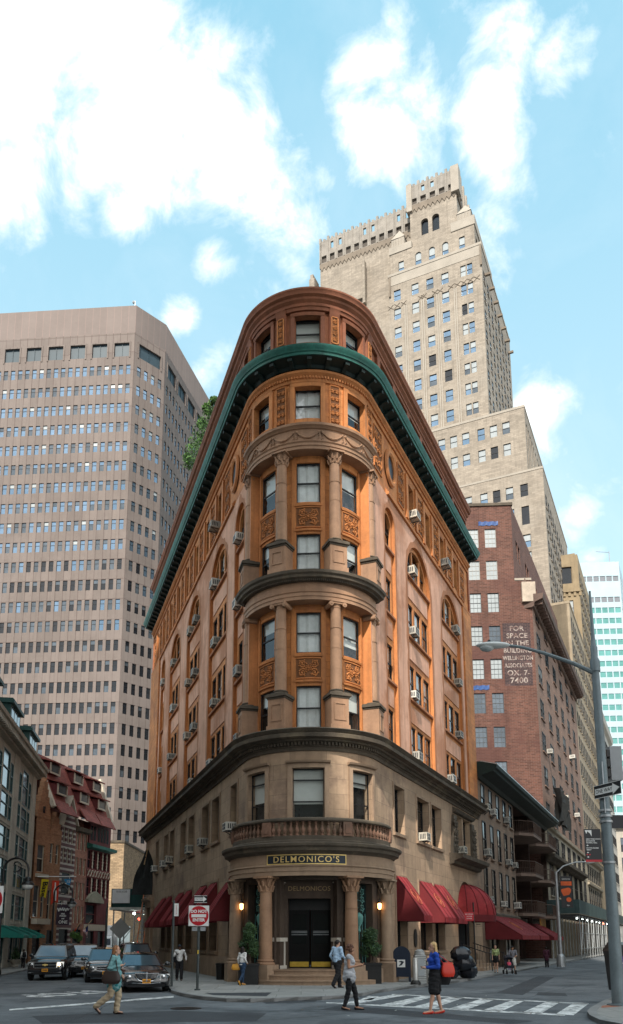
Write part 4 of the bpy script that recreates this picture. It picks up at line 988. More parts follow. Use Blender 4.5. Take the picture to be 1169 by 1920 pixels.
for u in (22.4, 27.6):
    q = MB(); q.poly([FR(u - 1.6, -.13, .3), FR(u + 1.6, -.13, .3), FR(u + 1.6, -.13, 2.8), FR(u - 1.6, -.13, 2.8)]); solid(q, FR, u - .05, u + .05, -.12, -.06, .3, 2.8, 1); solid(q, FR, u - 1.55, u + 1.55, -.12, -.065, 2.1, 2.16, 1); q.build('shop_window', [mat('dark_teal_glass', (.01, .022, .022)), BLACK], ROW)
put_windows(ROW, sp)
rc = MB(); rc.sweep(FR, [19.0, 47.0], [(0, 11.9), (.15, 11.9), (.3, 12.1), (1.1, 12.3), (1.15, 12.45), (1.3, 12.5), (1.34, 12.7), (.2, 13.0), (0, 13.0)])
rco = rc.build('cornice', [COPPERD], ROW)
rc = MB(); rc.sweep(FR, [19.0, 47.0], [(.25, 13.004), (1.32, 12.71), (1.36, 12.71), (1.36, 12.76), (.25, 13.05)]); rc.build('metal_flashing', [mat('zinc', (.55, .57, .57), .35, .1, 2, metal=.6)], rco)
# ============================================================ dark building with balconies
BALM = mat('dark_brown_brick', (.075, .045, .035), .85, .2, .8, .2, 30, brick=(.5, .16, .006, (.05, .03, .025), .12))
BAL = thing('balcony_house', 'dark recessed brick house with railed balconies below the green cornice', 'building', FR(31, 0, 0))
q = MB(); q.poly([FR(31, -2.2, 0), FR(47.1, -2.2, 0), FR(47.1, -2.2, 12.3), FR(31, -2.2, 12.3)], 0, [(0, 0), (16, 0), (16, 12), (0, 12)]); solid(q, FR, 47.0, 47.15, -2.2, 0, 0, 12.3); solid(q, FR, 31.02, 47.1, -9, -2.7, 0, 12.2)
q.poly([FR(31, -2.2, 12.2), FR(47.1, -2.2, 12.2), FR(47.1, .1, 12.2), FR(31, .1, 12.2)]); q.build('wall', [BALM], BAL)
for z in (4.0, 7.0, 10.1):
    for u in (33.2, 36.6, 40.5, 44.5):
        q = MB(); q.poly([FR(u - .9, -2.18, z), FR(u + .9, -2.18, z), FR(u + .9, -2.18, z + 1.9), FR(u - .9, -2.18, z + 1.9)]); solid(q, FR, u - .04, u + .04, -2.18, -2.12, z, z + 1.9, 1); q.build('balcony_door', [GB[2], FRAME], BAL)
STEEL = mat('brown_railing', (.10, .065, .05), .6, .2, 2); SLABM = mat('balcony_slab', (.17, .12, .095), .85, .2, 1)
for z in (3.7, 6.75, 9.9):
    for u0, u1 in ((31.6, 38.0), (39.6, 46.6)):
        sh = [(u0, -2.0), (u0, .3), (u0 + 1.2, 1.2), (u1 - 1.2, 1.2), (u1, .3), (u1, -2.0)]
        q = MB(); q.ext([lambda d, s=s: FR(s[0], s[1], z + d) for s in sh], -.22, 0); bo = q.build('balcony', [SLABM], BAL)
        r_ = MB()
        for (a, b) in zip(sh, sh[1:]):
            ln = math.dist(a, b); k = max(2, int(ln / .16))
            for i in range(k + 1):
                t = i / k; x, y = a[0] + (b[0] - a[0]) * t, a[1] + (b[1] - a[1]) * t; r_.tube(FR(x, y, z), FR(x, y, z + .95), .014, n=4, cap=False)
            for h in (.06, .95): r_.tube(FR(*a, z + h), FR(*b, z + h), .028, n=5)
        r_.build('railing', [STEEL], bo)
    for u in (38.8,): q = MB(); solid(q, FR, u - .12, u + .12, -2.2, -.2, 3.0, 12.2); q.build('party_fin', [BALM], BAL)
q = MB(); solid(q, FR, 31.1, 47, -2.6, -.6, 3.05, 3.4); q.build('shop_beam', [SOOT], BAL)
for u in (33.5, 37.5, 42.0):
    q = MB(); solid(q, FR, u - 1.4, u + 1.4, -2.19, -2.1, .3, 2.8); solid(q, FR, u - .04, u + .04, -2.1, -2.05, .3, 2.8, 1); q.build('shop_window', [GB[2], BLACK], BAL)
q = MB(); q.poly([FR(u, v, 2.5) for u, v in ((40, -.4), (43, -.4), (43, -.2), (40, -.2))]); solid(q, FR, 39.9, 42.6, .2, .3, 2.75, 3.5, 0); q.build('shop_sign', [mat('ochre_sign', (.42, .22, .05), .7, .2)], BAL)
# ============================================================ red brick loft with painted wall sign; street front of limestone and brown brick
BRK = mat('red_brick', (.105, .045, .031), .88, .16, .45, .3, 30, brick=(.46, .155, .018, (.15, .095, .08), .3), stain=((.075, .031, .026), .13, .50, .65), streak=.35)
BRK2 = mat('brown_street_brick', (.17, .10, .072), .88, .16, .6, .2, 30, brick=(.46, .155, .012, (.3, .2, .15), .15), streak=.25)
LIME = mat('street_limestone', (.34, .29, .215), .85, .15, .7, .2, 30, brick=(1.8, .7, .01, (.25, .2, .15), .08), streak=.45)
LOFT = thing('brick_loft', 'tall red brick loft building with a faded painted wall sign and white sashes', 'building', FR(47.2, 0, 0))
c = FR(47.2, 0, 0); FK = frame(c, (1, -.06)); sp = []
WF1 = [(3, 3), (3, 3), (3, 1), (3, 3), (0, 3)]
tops = [43.4, 39.87, 36.34, 32.8, 29.3, 25.75, 22.3, 18.8, 15.2, 11.7]
WFR = mat('pale_sash', (.3, .285, .26), .6, .1)
wl = []
for i, t in enumerate(tops):
    for u in (-10.95, -9.2, -7.45, -5.62, -3.84):
        pal = WF1 if i < 5 else [(1, 2), (2, 2), (3, 1), (1, 1)]
        up, lo = rnd.choice(pal); pr = win_proto(1.14, 2.08, 'grid', 0, gl=GB[3] if i < 5 and rnd.random() < .85 else GB[1], fr=WFR if i < 2 else DGREY)
        wl.append((u, t - 2.08, 1.14, 2.08, pr))
face_wall(LOFT, FK, -16, -1.62, 37.7, 46.0, [q for q in wl if q[1] > 37.7], [BRK], 'side_wall', sp=sp)
face_wall(LOFT, FK, -16, 0, 0, 37.7, [q for q in wl if q[1] < 37], [BRK], 'side_wall', sp=sp)
q = MB(); solid(q, FK, -1.62, .05, -.42, .06, 37.62, 37.85); q.build('setback_coping', [SILLM], LOFT)
q = MB(); solid(q, FK, -16, -1.45, -.4, .12, 45.95, 46.25); q.build('coping', [SOOT], LOFT)
sw = []; Wd = [(1, 2), (2, 2), (0, 1), (2, 1), (3, 1)]
for i, t in enumerate(tops[2:]):
    for k in range(6):
        for s in (-.62, .62): sw.append((50.0 + k * 5.6 + s, t - 2.1 - (.4 if i == 0 else 0), 1.0, 2.0, rw(1.0, 2.0, Wd, sillm=BRK2)))
sw = [q for q in sw if q[1] < 34 and q[1] > 12.9]
face_wall(LOFT, FR, 47.2, 83, 12.6, 35.3, sw, [BRK2], 'street_wall', sp=sp, depth=.06)
uw = [(52 + k * 5.6 + s, 41, 1.0, 2.0, rw(1.0, 2.0, Wd, sillm=BRK2)) for k in range(5) for s in (-.62, .62)]
G_ = frame(FK(-1.62, 0, 0)[:2], DR); face_wall(LOFT, G_, 0, 34, 37.7, 46, [(q[0] - 49, q[1], *q[2:]) for q in uw], [BRK], 'upper_street_wall', sp=sp)
lw = []
for z, h in ((9.9, 2.2), (5.9, 3.3)):
    for k in range(7):
        for s in (-.75, .75): lw.append((50 + k * 4.9 + s, z, 1.15, h, rw(1.15, h, [(2, 2), (1, 2), (2, 1)], sillm=LIME)))
face_wall(LOFT, FR, 47.2, 83, 0, 12.6, lw, [LIME], 'limestone_base', sp=sp, depth=.06)
q = MB(); q.sweep(FR, [47.2, 83], [(0, 12.4), (.25, 12.5), (.3, 12.8), (.05, 12.9), (0, 12.9)]); q.build('string_course', [LIME], LOFT)
q = MB(); q.sweep(FR, [46.6, 76], [(0, 9.0), (.35, 9.05), (.5, 9.3), (.85, 9.4), (.9, 9.7), (0, 9.8)]); q.build('ledge_cornice', [SOOT], LOFT)
q = MB(); q.sweep(FR, [46.9, 83], [(0, 34.6), (.2, 34.7), (.3, 35.1), (1.1, 35.4), (1.2, 35.9), (0, 36.0), (-.5, 37.8), (-.8, 37.8), (-.8, 34.6)]); 
for u in lin(47.4, 82.5, 36): solid(q, FR, u - .15, u + .15, .2, 1.0, 34.9, 35.38)
q.build('main_cornice', [mat('rusty_dark_cornice', (.11, .07, .055), .8, .3, .8)], LOFT)
q = MB(); solid(q, FK, -1.0, .35, .0, .35, 35.2, 37.3); q.build('cornice_return', [mat('weathered_stone', (.36, .30, .24), .85, .25, 1)], LOFT)
q = MB(); solid(q, FR, 48.5, 83, -15, -2.6, 0, 45.7); solid(q, FR, 48.5, 83, -2.6, -.9, 30, 37.2); q.build('rear_block', [BRK2], LOFT)
pnl = MB(); pnl.poly([FK(u, .006, z) for u, z in ((-3.06, 26.45), (-.32, 26.45), (-.32, 33.05), (-3.06, 33.05))])
sgn_ = pnl.build('painted_sign', [mat('faded_black_paint', (.04, .028, .03), .9, .25, 1.2, .3, 30, brick=(.46, .155, .014, (.14, .085, .075), .2), stain=((.2, .09, .07), .9, .6, .5))], LOFT)
t = MB(); FADE = mat('faded_white_letters', (.33, .28, .25), .9, .25, 3, stain=((.12, .065, .055), 2.5, .46, .85))
for i, (s, sz, sx) in enumerate((('FOR', .72, 1.0), ('SPACE', .72, 1.0), ('IN THE', .70, 1.0), ('BUILDING', .66, .9), ('WELLINGTON', .60, .74), ('ASSOCIATES', .60, .78), ('OX. 7-', .76, 1.0), ('7400', .80, 1.05))):
    t.text(s, sz, lambda x, y, z, i=i: FK(-1.68 + x, .012 + z, 32.45 - i * .78 + y), sp=1.05, ex=.004, bold=.012, sx=sx)
t.build('lettering', [FADE], sgn_)
put_windows(LOFT, sp)
for (u, z, w_) in ((-4.0, 43.75, 2.0), (-5.6, 26.1, 1.9)):
    q = MB(); rows = [[FK(u - w_ / 2 + w_ * i / 12, .04 + .03 * math.sin(i * 2.1 + r * 1.3), z + .45 * (1 - r / 3) + .04 * math.sin(i * 1.7)) for i in range(13)] for r in range(4)]
    q.grid(rows); top_ = z > 40
    tag(q.build('tarpaulin', [mat('blue_tarp', (.015, .06, .20), .5, .2, 2)]), 'crumpled blue tarp tied over the %s window of the red brick loft' % ('topmost' if top_ else 'lower'), 'tarp', 'blue tarps on the brick loft')
# ============================================================ tan office block farther along the street, with the ochre tower
TANM = mat('tan_street_stone', (.29, .235, .165), .88, .14, .6, .2, 30, brick=(1.4, .5, .01, (.26, .2, .14), .06), streak=.3)
TAN = thing('tan_office_block', 'tan office block of many narrow windows beyond the red brick loft', 'building', FR(83, 0, 0)); sp = []
wl = [(84.6 + i * 2.15, 13.6 + j * 3.55, 1.0, 2.2, rw(1.0, 2.2, [(2, 2), (1, 2), (2, 1)], sillm=TANM)) for i in range(8) for j in range(10)]
face_wall(TAN, FR, 83, 101, 12.6, 49.5, wl, [TANM], 'street_wall', sp=sp, depth=.06)
wl = [(85 + i * 2.6, z, 1.5, h, rw(1.5, h, [(2, 2), (1, 2)], sillm=LIME)) for i in range(7) for z, h in ((9.7, 2.2), (5.6, 3.2))]
face_wall(TAN, FR, 83, 104, 0, 12.6, wl, [LIME], 'limestone_base', sp=sp, depth=.06)
q = MB(); q.sweep(FR, [83, 104], [(0, 12.3), (.4, 12.5), (.6, 12.9), (0, 13.0)]); q.sweep(FR, [83, 104], [(0, 9.0), (.25, 9.1), (.3, 9.4), (0, 9.4)]); q.build('belt_course', [LIME], TAN)
F2 = frame(FR(83, 0, 0)[:2], NR)
face_wall(TAN, F2, -9, 0, 30, 49.5, [(-3.0, 44.8, 1.2, 1.6, rw(1.2, 1.6, [(3, 3)], sillm=TANM))], [TANM], 'side_wall', sp=sp)
q = MB(); solid(q, FR, 83, 101, -9, -.35, 0, 49.4); solid(q, FR, 82.95, 101, -9, .08, 49.4, 49.8); q.build('rear_block', [TANM], TAN)
put_windows(TAN, sp)
OCH = mat('ochre_brick', (.26, .20, .125), .88, .15, .7, .2, 30, streak=.3)
OT = thing('ochre_tower', 'slim ochre brick tower with dark louvred openings behind the tan office block', 'building', FR(101, 0, 0)); sp = []
F3 = frame(FR(101, 0, 0)[:2], (1, -.2))
wl = [(-1.9, 60.2, 1.7, 3.0, None), (-1.9, 54.6, 1.6, 2.6, wfar(1.6, 2.6, 3, 3, sillm=OCH)), (-1.9, 49.4, 1.7, 3.1, None), (-1.9, 44, 1.6, 2.6, wfar(1.6, 2.6, 2, 2, sillm=OCH))]
face_wall(OT, F3, -4.6, 0, 30, 65.3, wl, [OCH], 'front_wall', sp=sp, depth=.4)
wl = [(102.5 + i * 2.3, 13.6 + j * 3.6, 1.0, 2.2, rw(1.0, 2.2, [(2, 2), (1, 2)], sillm=OCH)) for i in range(7) for j in range(14)]
face_wall(OT, FR, 101, 120, 0, 65.3, wl, [OCH], 'street_wall', sp=sp, depth=.06)
q = MB(); solid(q, FR, 101.05, 120, -4.4, -.4, 0, 65.2); solid(q, FR, 101, 120, -4.5, -.4, 65.3, 65.6); q.build('rear_block', [OCH], OT)
for z in (60.2, 49.4): q = MB(); solid(q, F3, -2.7, -1.1, -.38, -.3, z, z + 3.0); q.build('louvre', [GB[2]], OT)
q = MB(); solid(q, F3, -4.7, .1, .0, .3, 58.6, 59.1)
for i in range(6): solid(q, F3, -4.4 + i * .85, -4.0 + i * .85, .0, .2, 57.9, 58.6)
q.build('corbel_band', [OCH], OT)
put_windows(OT, sp)
WHT = mat('pale_stone', (.42, .40, .36), .85, .12, .6, .2, 30)
WB = thing('pale_stone_block', 'pale stone block at the far end of the right street', 'building', FR(121, 0, 0)); sp = []
wl = [(123 + i * 2.6 + s, 9 + j * 3.7, .9, 2.0, rw(.9, 2.0, [(2, 2), (1, 2)], sillm=WHT)) for i in range(9) for s in (-.55, .55) for j in range(9)]
face_wall(WB, FR, 121, 146, 0, 43, wl, [WHT], 'street_wall', sp=sp, depth=.06)
q = MB(); solid(q, FR, 121.05, 146, -9, -.35, 0, 43); q.sweep(FR, [121, 146], [(0, 42), (.6, 42.3), (.8, 43.2), (-.4, 43.3)]); q.build('rear_block', [WHT], WB); put_windows(WB, sp)
# end-of-street building closing the view
EB = thing('street_end_building', 'greyish stone building with tall arched bays closing the right street', 'building', (36, 160, 0)); sp = []
FE = frame((52, 168), (1, -.08)); GREYS = mat('grey_stone', (.38, .35, .30), .85, .15, .6, .2, 30)
wl = [(3 + i * 3.2, 3 + j * 4.2, 1.6, 3.0, rw(1.6, 3.0, [(2, 2), (1, 2)], sillm=GREYS)) for i in range(14) for j in range(5)]
face_wall(EB, FE, 0, 50, 0, 25, wl, [GREYS], 'wall', sp=sp, depth=.4); q = MB(); solid(q, FE, 0, 50, -12, -.5, 0, 25); q.sweep(FE, [0, 50], [(0, 24.4), (.8, 24.8), (.9, 25.6), (-.5, 25.6)]); q.build('rear_block', [GREYS], EB); put_windows(EB, sp)
# ============================================================ far pale glass office tower
GT = thing('glass_office_tower', 'pale office tower with bands of green glass far behind the street', 'building', (80, 230, 0)); sp = []
PANEL = mat('white_panel', (.36, .45, .49), .4, .06, .3); GRN = mat('green_glass', (.11, .29, .27), .1, .2, .2, metal=.4)
FG = frame((97.9, 229.4), (1, -.06)); FG2 = frame((97.9, 229.4), (.5, 1))
GB.append(GRN); GB.append(mat('grey_grille', (.16, .17, .19), .6, .1))
wl = []; wr = []
for j in range(31):
    z = 111.5 - j * 3.42
    for i in range(9):
        k = 5 if j in (0, 2) else 4
        if j == 1: continue
        wl.append((-1.3 - i * 1.95, z - 1.5, 1.7, 1.75, wfar(1.7, 1.75, k, k, sill=False, split=None, fr=PANEL)))
    if j != 1: wr += [(1.4 + i * 2.2, z - 1.5, 1.8, 1.75, wfar(1.8, 1.75, 4, 4, sill=False, split=None, fr=PANEL)) for i in range(7)]
face_wall(GT, FG, -19, 0, 2, 116.4, wl, [PANEL], 'front_wall', sp=sp, depth=.2); face_wall(GT, FG2, 0, 17, 2, 116.4, wr, [PANEL], 'side_wall', sp=sp, depth=.2)
q = MB(); solid(q, FG, -19, -1, -16, -.4, 0, 116.3); solid(q, FG, -19, -.0, -15, -.4, 116.42, 116.6); q.build('rear_block', [PANEL], GT)
q = MB(); q.tube(FG(-2, -2, 116.5), FG(-2, -2, 121), .12, n=6); q.tube(FG(-2, -2, 120.5), FG(-6, -2, 120.9), .08, n=5); q.build('roof_mast', [GREYM], GT)
put_windows(GT, sp)
# ============================================================ stepped tan brick tower
DT = mat('tan_brick', (.275, .235, .19), .88, .16, .35, .2, 25, brick=(.9, .3, .016, (.2, .17, .135), .14), stain=((.33, .295, .25), .07, .54, .6), streak=.3)
DTL = mat('pale_brick_band', (.32, .285, .24), .88, .12, .5); DTD = mat('dark_brick_relief', (.19, .155, .12), .88, .15, .7)
B2 = (36.576, 110.0); TW = thing('stepped_tower', 'tall stepped tan brick tower with a battlemented crown behind the corner building', 'building', (B2[0], B2[1], 0)); sp = []
FT = frame(B2, NR); PAL = [(3, 0), (0, 0), (3, 3), (3, 0), (0, 1), (3, 1), (2, 2), (0, 0)]
# street stages
wl = []
for j in range(14):
    z = 79.15 - j * 3.73
    for uc in (-5.1, -7.05, -9.0, -11.45, -13.4, -15.35, -17.8):
        wl.append((uc, z, 1.14, 2.05, rw(1.14, 2.05, PAL, sillm=DT)))
    if j > 3: wl.append((-2.9, z - .9 if j in (4, 5) else z, 1.14, 3.0 if j == 4 else 2.1, wfar(1.14, 3.0, 2, 2, split=None, sillm=DT) if j == 4 else rw(1.14, 2.1, [(2, 2), (3, 0)], sillm=DT)))
    if j == 3: wl.append((-2.9, z, 1.14, 2.05, rw(1.14, 2.05, PAL, sillm=DT)))
face_wall(TW, FT, -22, -2.2, 71.9, 82.9, [q for q in wl if q[1] > 71.9], [DT], 'front_wall', sp=sp)
face_wall(TW, FT, -22, 0, 20, 71.9, [q for q in wl if q[1] + q[3] < 71.9], [DT], 'front_wall', sp=sp)
S1 = frame(FT(0, 0, 0)[:2], DR); S2 = frame(FT(-2.2, 0, 0)[:2], DR)
wr = [(1.6 + i * 2.4, 25 + j * 3.73, 1.1, 2.1, rw(1.1, 2.1, [(2, 2), (1, 2), (1, 1)], sillm=DT)) for i in range(11) for j in range(12)]
face_wall(TW, S1, 0, 28, 20, 71.9, wr, [DT], 'street_wall', sp=sp, depth=.06)
wr = [(1.3 + i * 1.7, 72.6, .9, 8.2, wfar(.9, 8.2, 2, 2, sill=False, split=None)) for i in range(10)]
face_wall(TW, S2, 0, 18, 71.9, 82.9, wr, [DT], 'street_wall', sp=sp)
q = MB(); solid(q, FT, -22, -.5, -27, -.5, 20, 71.7); solid(q, FT, -22, .06, -27.9, .06, 71.9, 72.25, 1); solid(q, FT, -22, -2.8, -18, -.5, 72, 82.7); solid(q, FT, -22, -2.14, -18, .06, 82.9, 83.3, 1); q.build('stage_block', [DT, DTL], TW)
# shaft
V = -2.5; wl = []
for j in range(15):
    z = 111.95 - j * 3.75
    for uc in (-22.95, -19.7, -17.05, -14.4): wl.append((uc, z, 1.25, 2.15, rw(1.25, 2.15, PAL, sillm=DT)))
    wl.append((-11.25, z + .2, .93, 2.1, rw(.93, 2.1, PAL, sillm=DT))); wl.append((-10.15, z + .2, .93, 2.1, rw(.93, 2.1, PAL, sillm=DT)))
wl = [q for q in wl if q[1] > 83]
FS = lambda u, v, z: FT(u, v + V, z)
face_wall(TW, FS, -24.5, -8.1, 83, 117.1, wl, [DT], 'front_wall', sp=sp)
rib = MB()
for u in (-21.4, -18.4, -15.7, -12.7):
    for s in (-.28, .05): solid(rib, FS, u + s, u + s + .2, .0, .12, 83, 110.4)
islands(rib.build('vertical_rib', [DTL], TW))
SF = frame(FS(-8.1, 0, 0)[:2], DR)
wr = [(1.5 + i * 3.0, 84.5 + j * 3.75, 1.2, 2.15, rw(1.2, 2.15, [(2, 2), (1, 1), (1, 2)], sillm=DT)) for i in range(8) for j in range(8)]
face_wall(TW, SF, 0, 25, 72, 117.1, wr, [DT], 'street_wall', sp=sp, depth=.06)
br = MB()
for i in range(7): solid(br, SF, 2.5 + i * 3.4, 2.9 + i * 3.4, 0, .9, 113.2 - .0 * i, 113.6)
for u in (-24.4, -8.3): solid(br, FS, u - .0, u + .3, 0, .3, 113, 117)
islands(br.build('bracket', [DTD], TW))
dia = MB()
for u0, u1 in ((-24.2, -21.8), (-18.7, -18.2), (-16.2, -15.3), (-13.4, -9.0)):
    dia = MB(); n = max(1, int((u1 - u0) / 1.1))
    for i in range(n + 1):
        a = u0 + (u1 - u0) * i / (n + .001)
        for s in (1, -1): dia.pipe([FS(a - .5, .03, 110.9 - s * .45), FS(a + .5, .03, 110.9 + s * .45)], .06, 4)
    dia.build('lozenge_brickwork', [DTD], TW)
q = MB(); solid(q, FS, -24.5, -8.6, -25, -.5, 70, 117); solid(q, FS, -24.6, -8.0, -24.9, .12, 117.1, 117.6, 1); solid(q, FS, -24.45, -8.15, -.05, .05, 115.2, 117.1, 1); q.build('shaft_block', [DT, DTL], TW)
# shoulders with arched windows
FO = lambda u, v, z: FT(u, v + V - .7, z)
sh = MB(); ops = [(-22.8, -21.8, 117.7, 120.3), (-11.9, -10.9, 117.7, 120.7)] + [(u, u + 1.1, 117.7, 120.9, 'a') for u in (-19.7, -17.25, -14.85)]
wall(sh, FO, -24.3, -9.2, 117.4, 122.3, ops, 0, .3); sh.build('shoulder_wall', [DT], TW)
for u0, u1, z0, z1, *_ in ops: sp.append((1, wfar(u1 - u0, z1 - z0, 3, 0, sill=False), FO((u0 + u1) / 2, -.1, z0), rzn(fnorm(FO))))
q = MB(); solid(q, FO, -24.3, -9.7, -14, -.5, 117, 122.2); solid(q, FO, -24.45, -20.3, -14, .12, 122.3, 123.7, 1); solid(q, FO, -13.2, -9.05, -14, .12, 122.3, 124.1, 1); solid(q, FO, -24.3, -9.0, -.1, .2, 117.3, 117.55, 1)
for i in range(18): solid(q, FO, -21 + i * .55, -20.8 + i * .55, 0, .35, 116.9, 117.3, 1)
q.build('shoulder_block', [DT, DTL], TW)
SO = frame(FO(-9.2, 0, 0)[:2], DR); face_wall(TW, SO, 0, 13, 117.4, 124, [(1.6, 118, 1.1, 2.8, wfar(1.1, 2.8, 1, 1, sill=False))], [DT], 'shoulder_side', sp=sp)
# crown: centre tower and long left wing with corbelled, pierced battlements
def crown(F, u0, u1, z0, z1, zp, depth, openings, n):
    m = MB(); wall(m, F, u0, u1, z0, z1, openings, 0, .5); m.build('crown_wall', [DT], TW)
    q = MB(); solid(q, F, u0 + .1, u1 - .1, -depth, -.6, z0, z1 - .1)
    for o in openings: q.poly([F(o[0], -.45, o[2]), F(o[1], -.45, o[2]), F(o[1], -.45, o[3]), F(o[0], -.45, o[3])], 1)
    q.build('crown_block', [DT, GB[2]], TW)
    k = MB(); s = (u1 - u0) / n
    k.box(u0 - .12, u1 + .12, -depth, .12, z1, z1 + .9, 0, F)
    for i in range(n * 2):                                    # zigzag corbel table
        a = u0 + s * i / 2; k.ext([lambda d, p=p: F(p[0], d, p[1]) for p in ((a, z1 + .02), (a + s / 2, z1 + .02), (a + s / 4, z1 - .75))], .005, .13, 0)
    k.build('corbel_table', [DTD], TW)
    b = MB(); zb = z1 + .9; hgt = zp - zb
    ops = [(u0 + s * (i + .2), u0 + s * (i + .8), zb + .1, zb + hgt * .32) for i in range(n)] + [(u0 + s * (i + .32), u0 + s * (i + .68), zb + hgt * .55, zb + hgt * .85) for i in range(n) if i % 4 in (1, 2)]
    F4 = lambda u, v, z: F(u, v + .1, z)
    wall(b, F4, u0 - .1, u1 + .1, zb, zp, ops, 0, .35); 
    for o in ops[:n]: b.poly([F4(o[0], -.34, o[2]), F4(o[1], -.34, o[2]), F4(o[1], -.34, o[3]), F4(o[0], -.34, o[3])], 1)
    for x in (u0 - .1, u1 - .3): solid(b, F, x, x + .4, -depth, .1, zb, zp)
    for i in range(2 * n + 1): solid(b, F, u0 + s * i / 2 - .22, u0 + s * i / 2 + .22, -.25, .12, zp - .3, zp + (.75 if i % 2 == 0 else .35))
    for i in range(n + 1): solid(b, F, u0 + s * i - .1, u0 + s * i + .1, 0, .2, zb, zp - .3)
    solid(b, F, u0 - .1, u1 + .1, -depth, -depth + .4, zb, zp)
    b.build('battlement', [mat('grey_terracotta', (.26, .235, .205), .88, .2, .8, streak=.4), mat('brown_louvre', (.085, .072, .06), .8, .2)], TW)
FCn = lambda u, v, z: FT(u, v + V - 1.6, z)
crown(FCn, -20.7, -12.2, 122.2, 130.9, 135.9, 9, [(-18.7, -17.4, 124.9, 128.2, 'a'), (-16.7, -15.4, 124.9, 128.3, 'a')], 5)
FWn = lambda u, v, z: FT(u, v + V - 3.5, z)
crown(FWn, -39.2, -20.9, 117, 128.0, 133.9, 9, [], 11)
F5 = lambda u, v, z: FT(u, v + V - 2.9, z)
lw = MB(); wall(lw, F5, -40.5, -24.4, 83, 117.5, [(-32.6, -31.2, 109.5, 113, 'a')], 0, .3); lw.poly([F5(-32.7, -.25, 109.4), F5(-31.1, -.25, 109.4), F5(-31.1, -.25, 113.1), F5(-32.7, -.25, 113.1)], 1)
solid(lw, F5, -40.4, -24.6, -20, -.5, 83, 121); solid(lw, F5, -41.3, -40.2, -14, .0, 100, 126); solid(lw, F5, -41.2, -40.6, -3, -.3, 126, 127.2)
solid(lw, F5, -34.5, -30.0, -.1, .5, 117.4, 124.6, 0); solid(lw, F5, -30.2, -29.7, -.1, .8, 116, 124.9, 0)
lw.build('left_wing_wall', [DT, GB[0]], TW)
for cu, cv in ((-22.9, -.6), (-10.9, -.5)):
    tu = MB()                    # small gabled lantern turrets on the shoulders
    solid(tu, FCn, cu - 1.2, cu + 1.2, -2.0, cv + 1.2, 122.5, 125.6); 
    for k in range(5): solid(tu, FCn, cu - 1.05 + k * .5, cu - .9 + k * .5, cv + 1.2, cv + 1.32, 123.4, 125.4, 0)
    a_ = FCn(cu, -.6, 128.3); tu.poly([FCn(cu - 1.3, cv + 1.3, 125.6), FCn(cu + 1.3, cv + 1.3, 125.6), a_]); tu.poly([FCn(cu - 1.3, -2, 125.6), FCn(cu - 1.3, cv + 1.3, 125.6), a_]); tu.poly([FCn(cu + 1.3, cv + 1.3, 125.6), FCn(cu + 1.3, -2, 125.6), a_])
    tu.build('lantern_turret', [DTL], TW)
for i in range(4):
    pass
SCn = frame(FCn(-12.2, 0, 0)[:2], DR); bt_ = MB()
solid(bt_, SCn, .4, 9, -.4, .15, 131.8, 135.4); [solid(bt_, SCn, .2 + i * 2.1, .8 + i * 2.1, -.4, .4, 131.8, 136.6) for i in range(5)]; solid(bt_, FCn, -13.0, -11.6, -1.2, .5, 131, 136.3); bt_.build('corner_buttress', [DTL], TW); bt_ = MB()
solid(bt_, FCn, -21.2, -20.2, -1.2, .4, 130.5, 136.2); bt_.build('corner_buttress', [DTL], TW)
put_windows(TW, sp)
# ============================================================ left: big brown office slab
BT = mat('pink_brown_panel', (.165, .135, .12), .85, .09, .12, .15, 30, brick=(1.572, 4.3, .075, (.105, .078, .07), .10, 0), stain=((.20, .165, .15), .05, .50, .6), streak=.22)
OF = thing('office_tower', 'huge brown panelled office slab with rows of narrow windows behind the left street', 'building', (-35.5, 150, 0)); sp = []
FO1 = frame((-35.48, 150), (1, -.075)); FO2 = frame((-35.48, 150), (1, 1)); e2_ = FO2(7.9, 0, 0); FO3 = frame(e2_[:2], (.267, 1))
zrow = [121.65 - 4.52 * k + .0088 * k * k for k in range(26)]
def pal(j):
    return [(0, 0), (0, 0), (0, 0), (3, 0), (1, 1), (0, 1), (0, 0), (1, 0)] if j < 10 else ([(0, 0), (1, 1), (1, 2), (1, 1), (2, 2)] if j < 14 else [(2, 2), (2, 2), (2, 1), (1, 2), (2, 2), (2, 2)])
def runs(F, u0, u1, us, name):
    wl = [(u, z - 2.25, .95, 2.25, rw(.95, 2.25, pal(j), sill=False, split=.62)) for j, z in enumerate(zrow) for u in us]
    return wl
wl = runs(FO1, -40, 0, [-1.15 - 1.572 * i for i in range(24)], '')
vt = [(-2.71 - 4.81 * i, 123.7, 3.25, 3.2, None) for i in range(8)]
face_wall(OF, FO1, -42, 0, 0, 129.4, wl + vt, [BT], 'front_wall', sp=sp, depth=.35)
wl = runs(FO2, 0, 7.9, [1.35 + 1.76 * i for i in range(4)], '')
face_wall(OF, FO2, 0, 7.9, 0, 129.4, wl + [(3.95, 124.0, 5.6, 3.2, None)], [BT], 'corner_wall', sp=sp, depth=.35)
wl = runs(FO3, 0, 40, [1.4 + 1.76 * i for i in range(16)], '')
face_wall(OF, FO3, 0, 40, 0, 129.4, wl + [(3.5 + 5.6 * i, 124, 4.2, 3.2, None) for i in range(6)], [BT], 'side_wall', sp=sp, depth=.35)
LOUV = mat('blue_louvre', (.022, .045, .06), .5, .1)
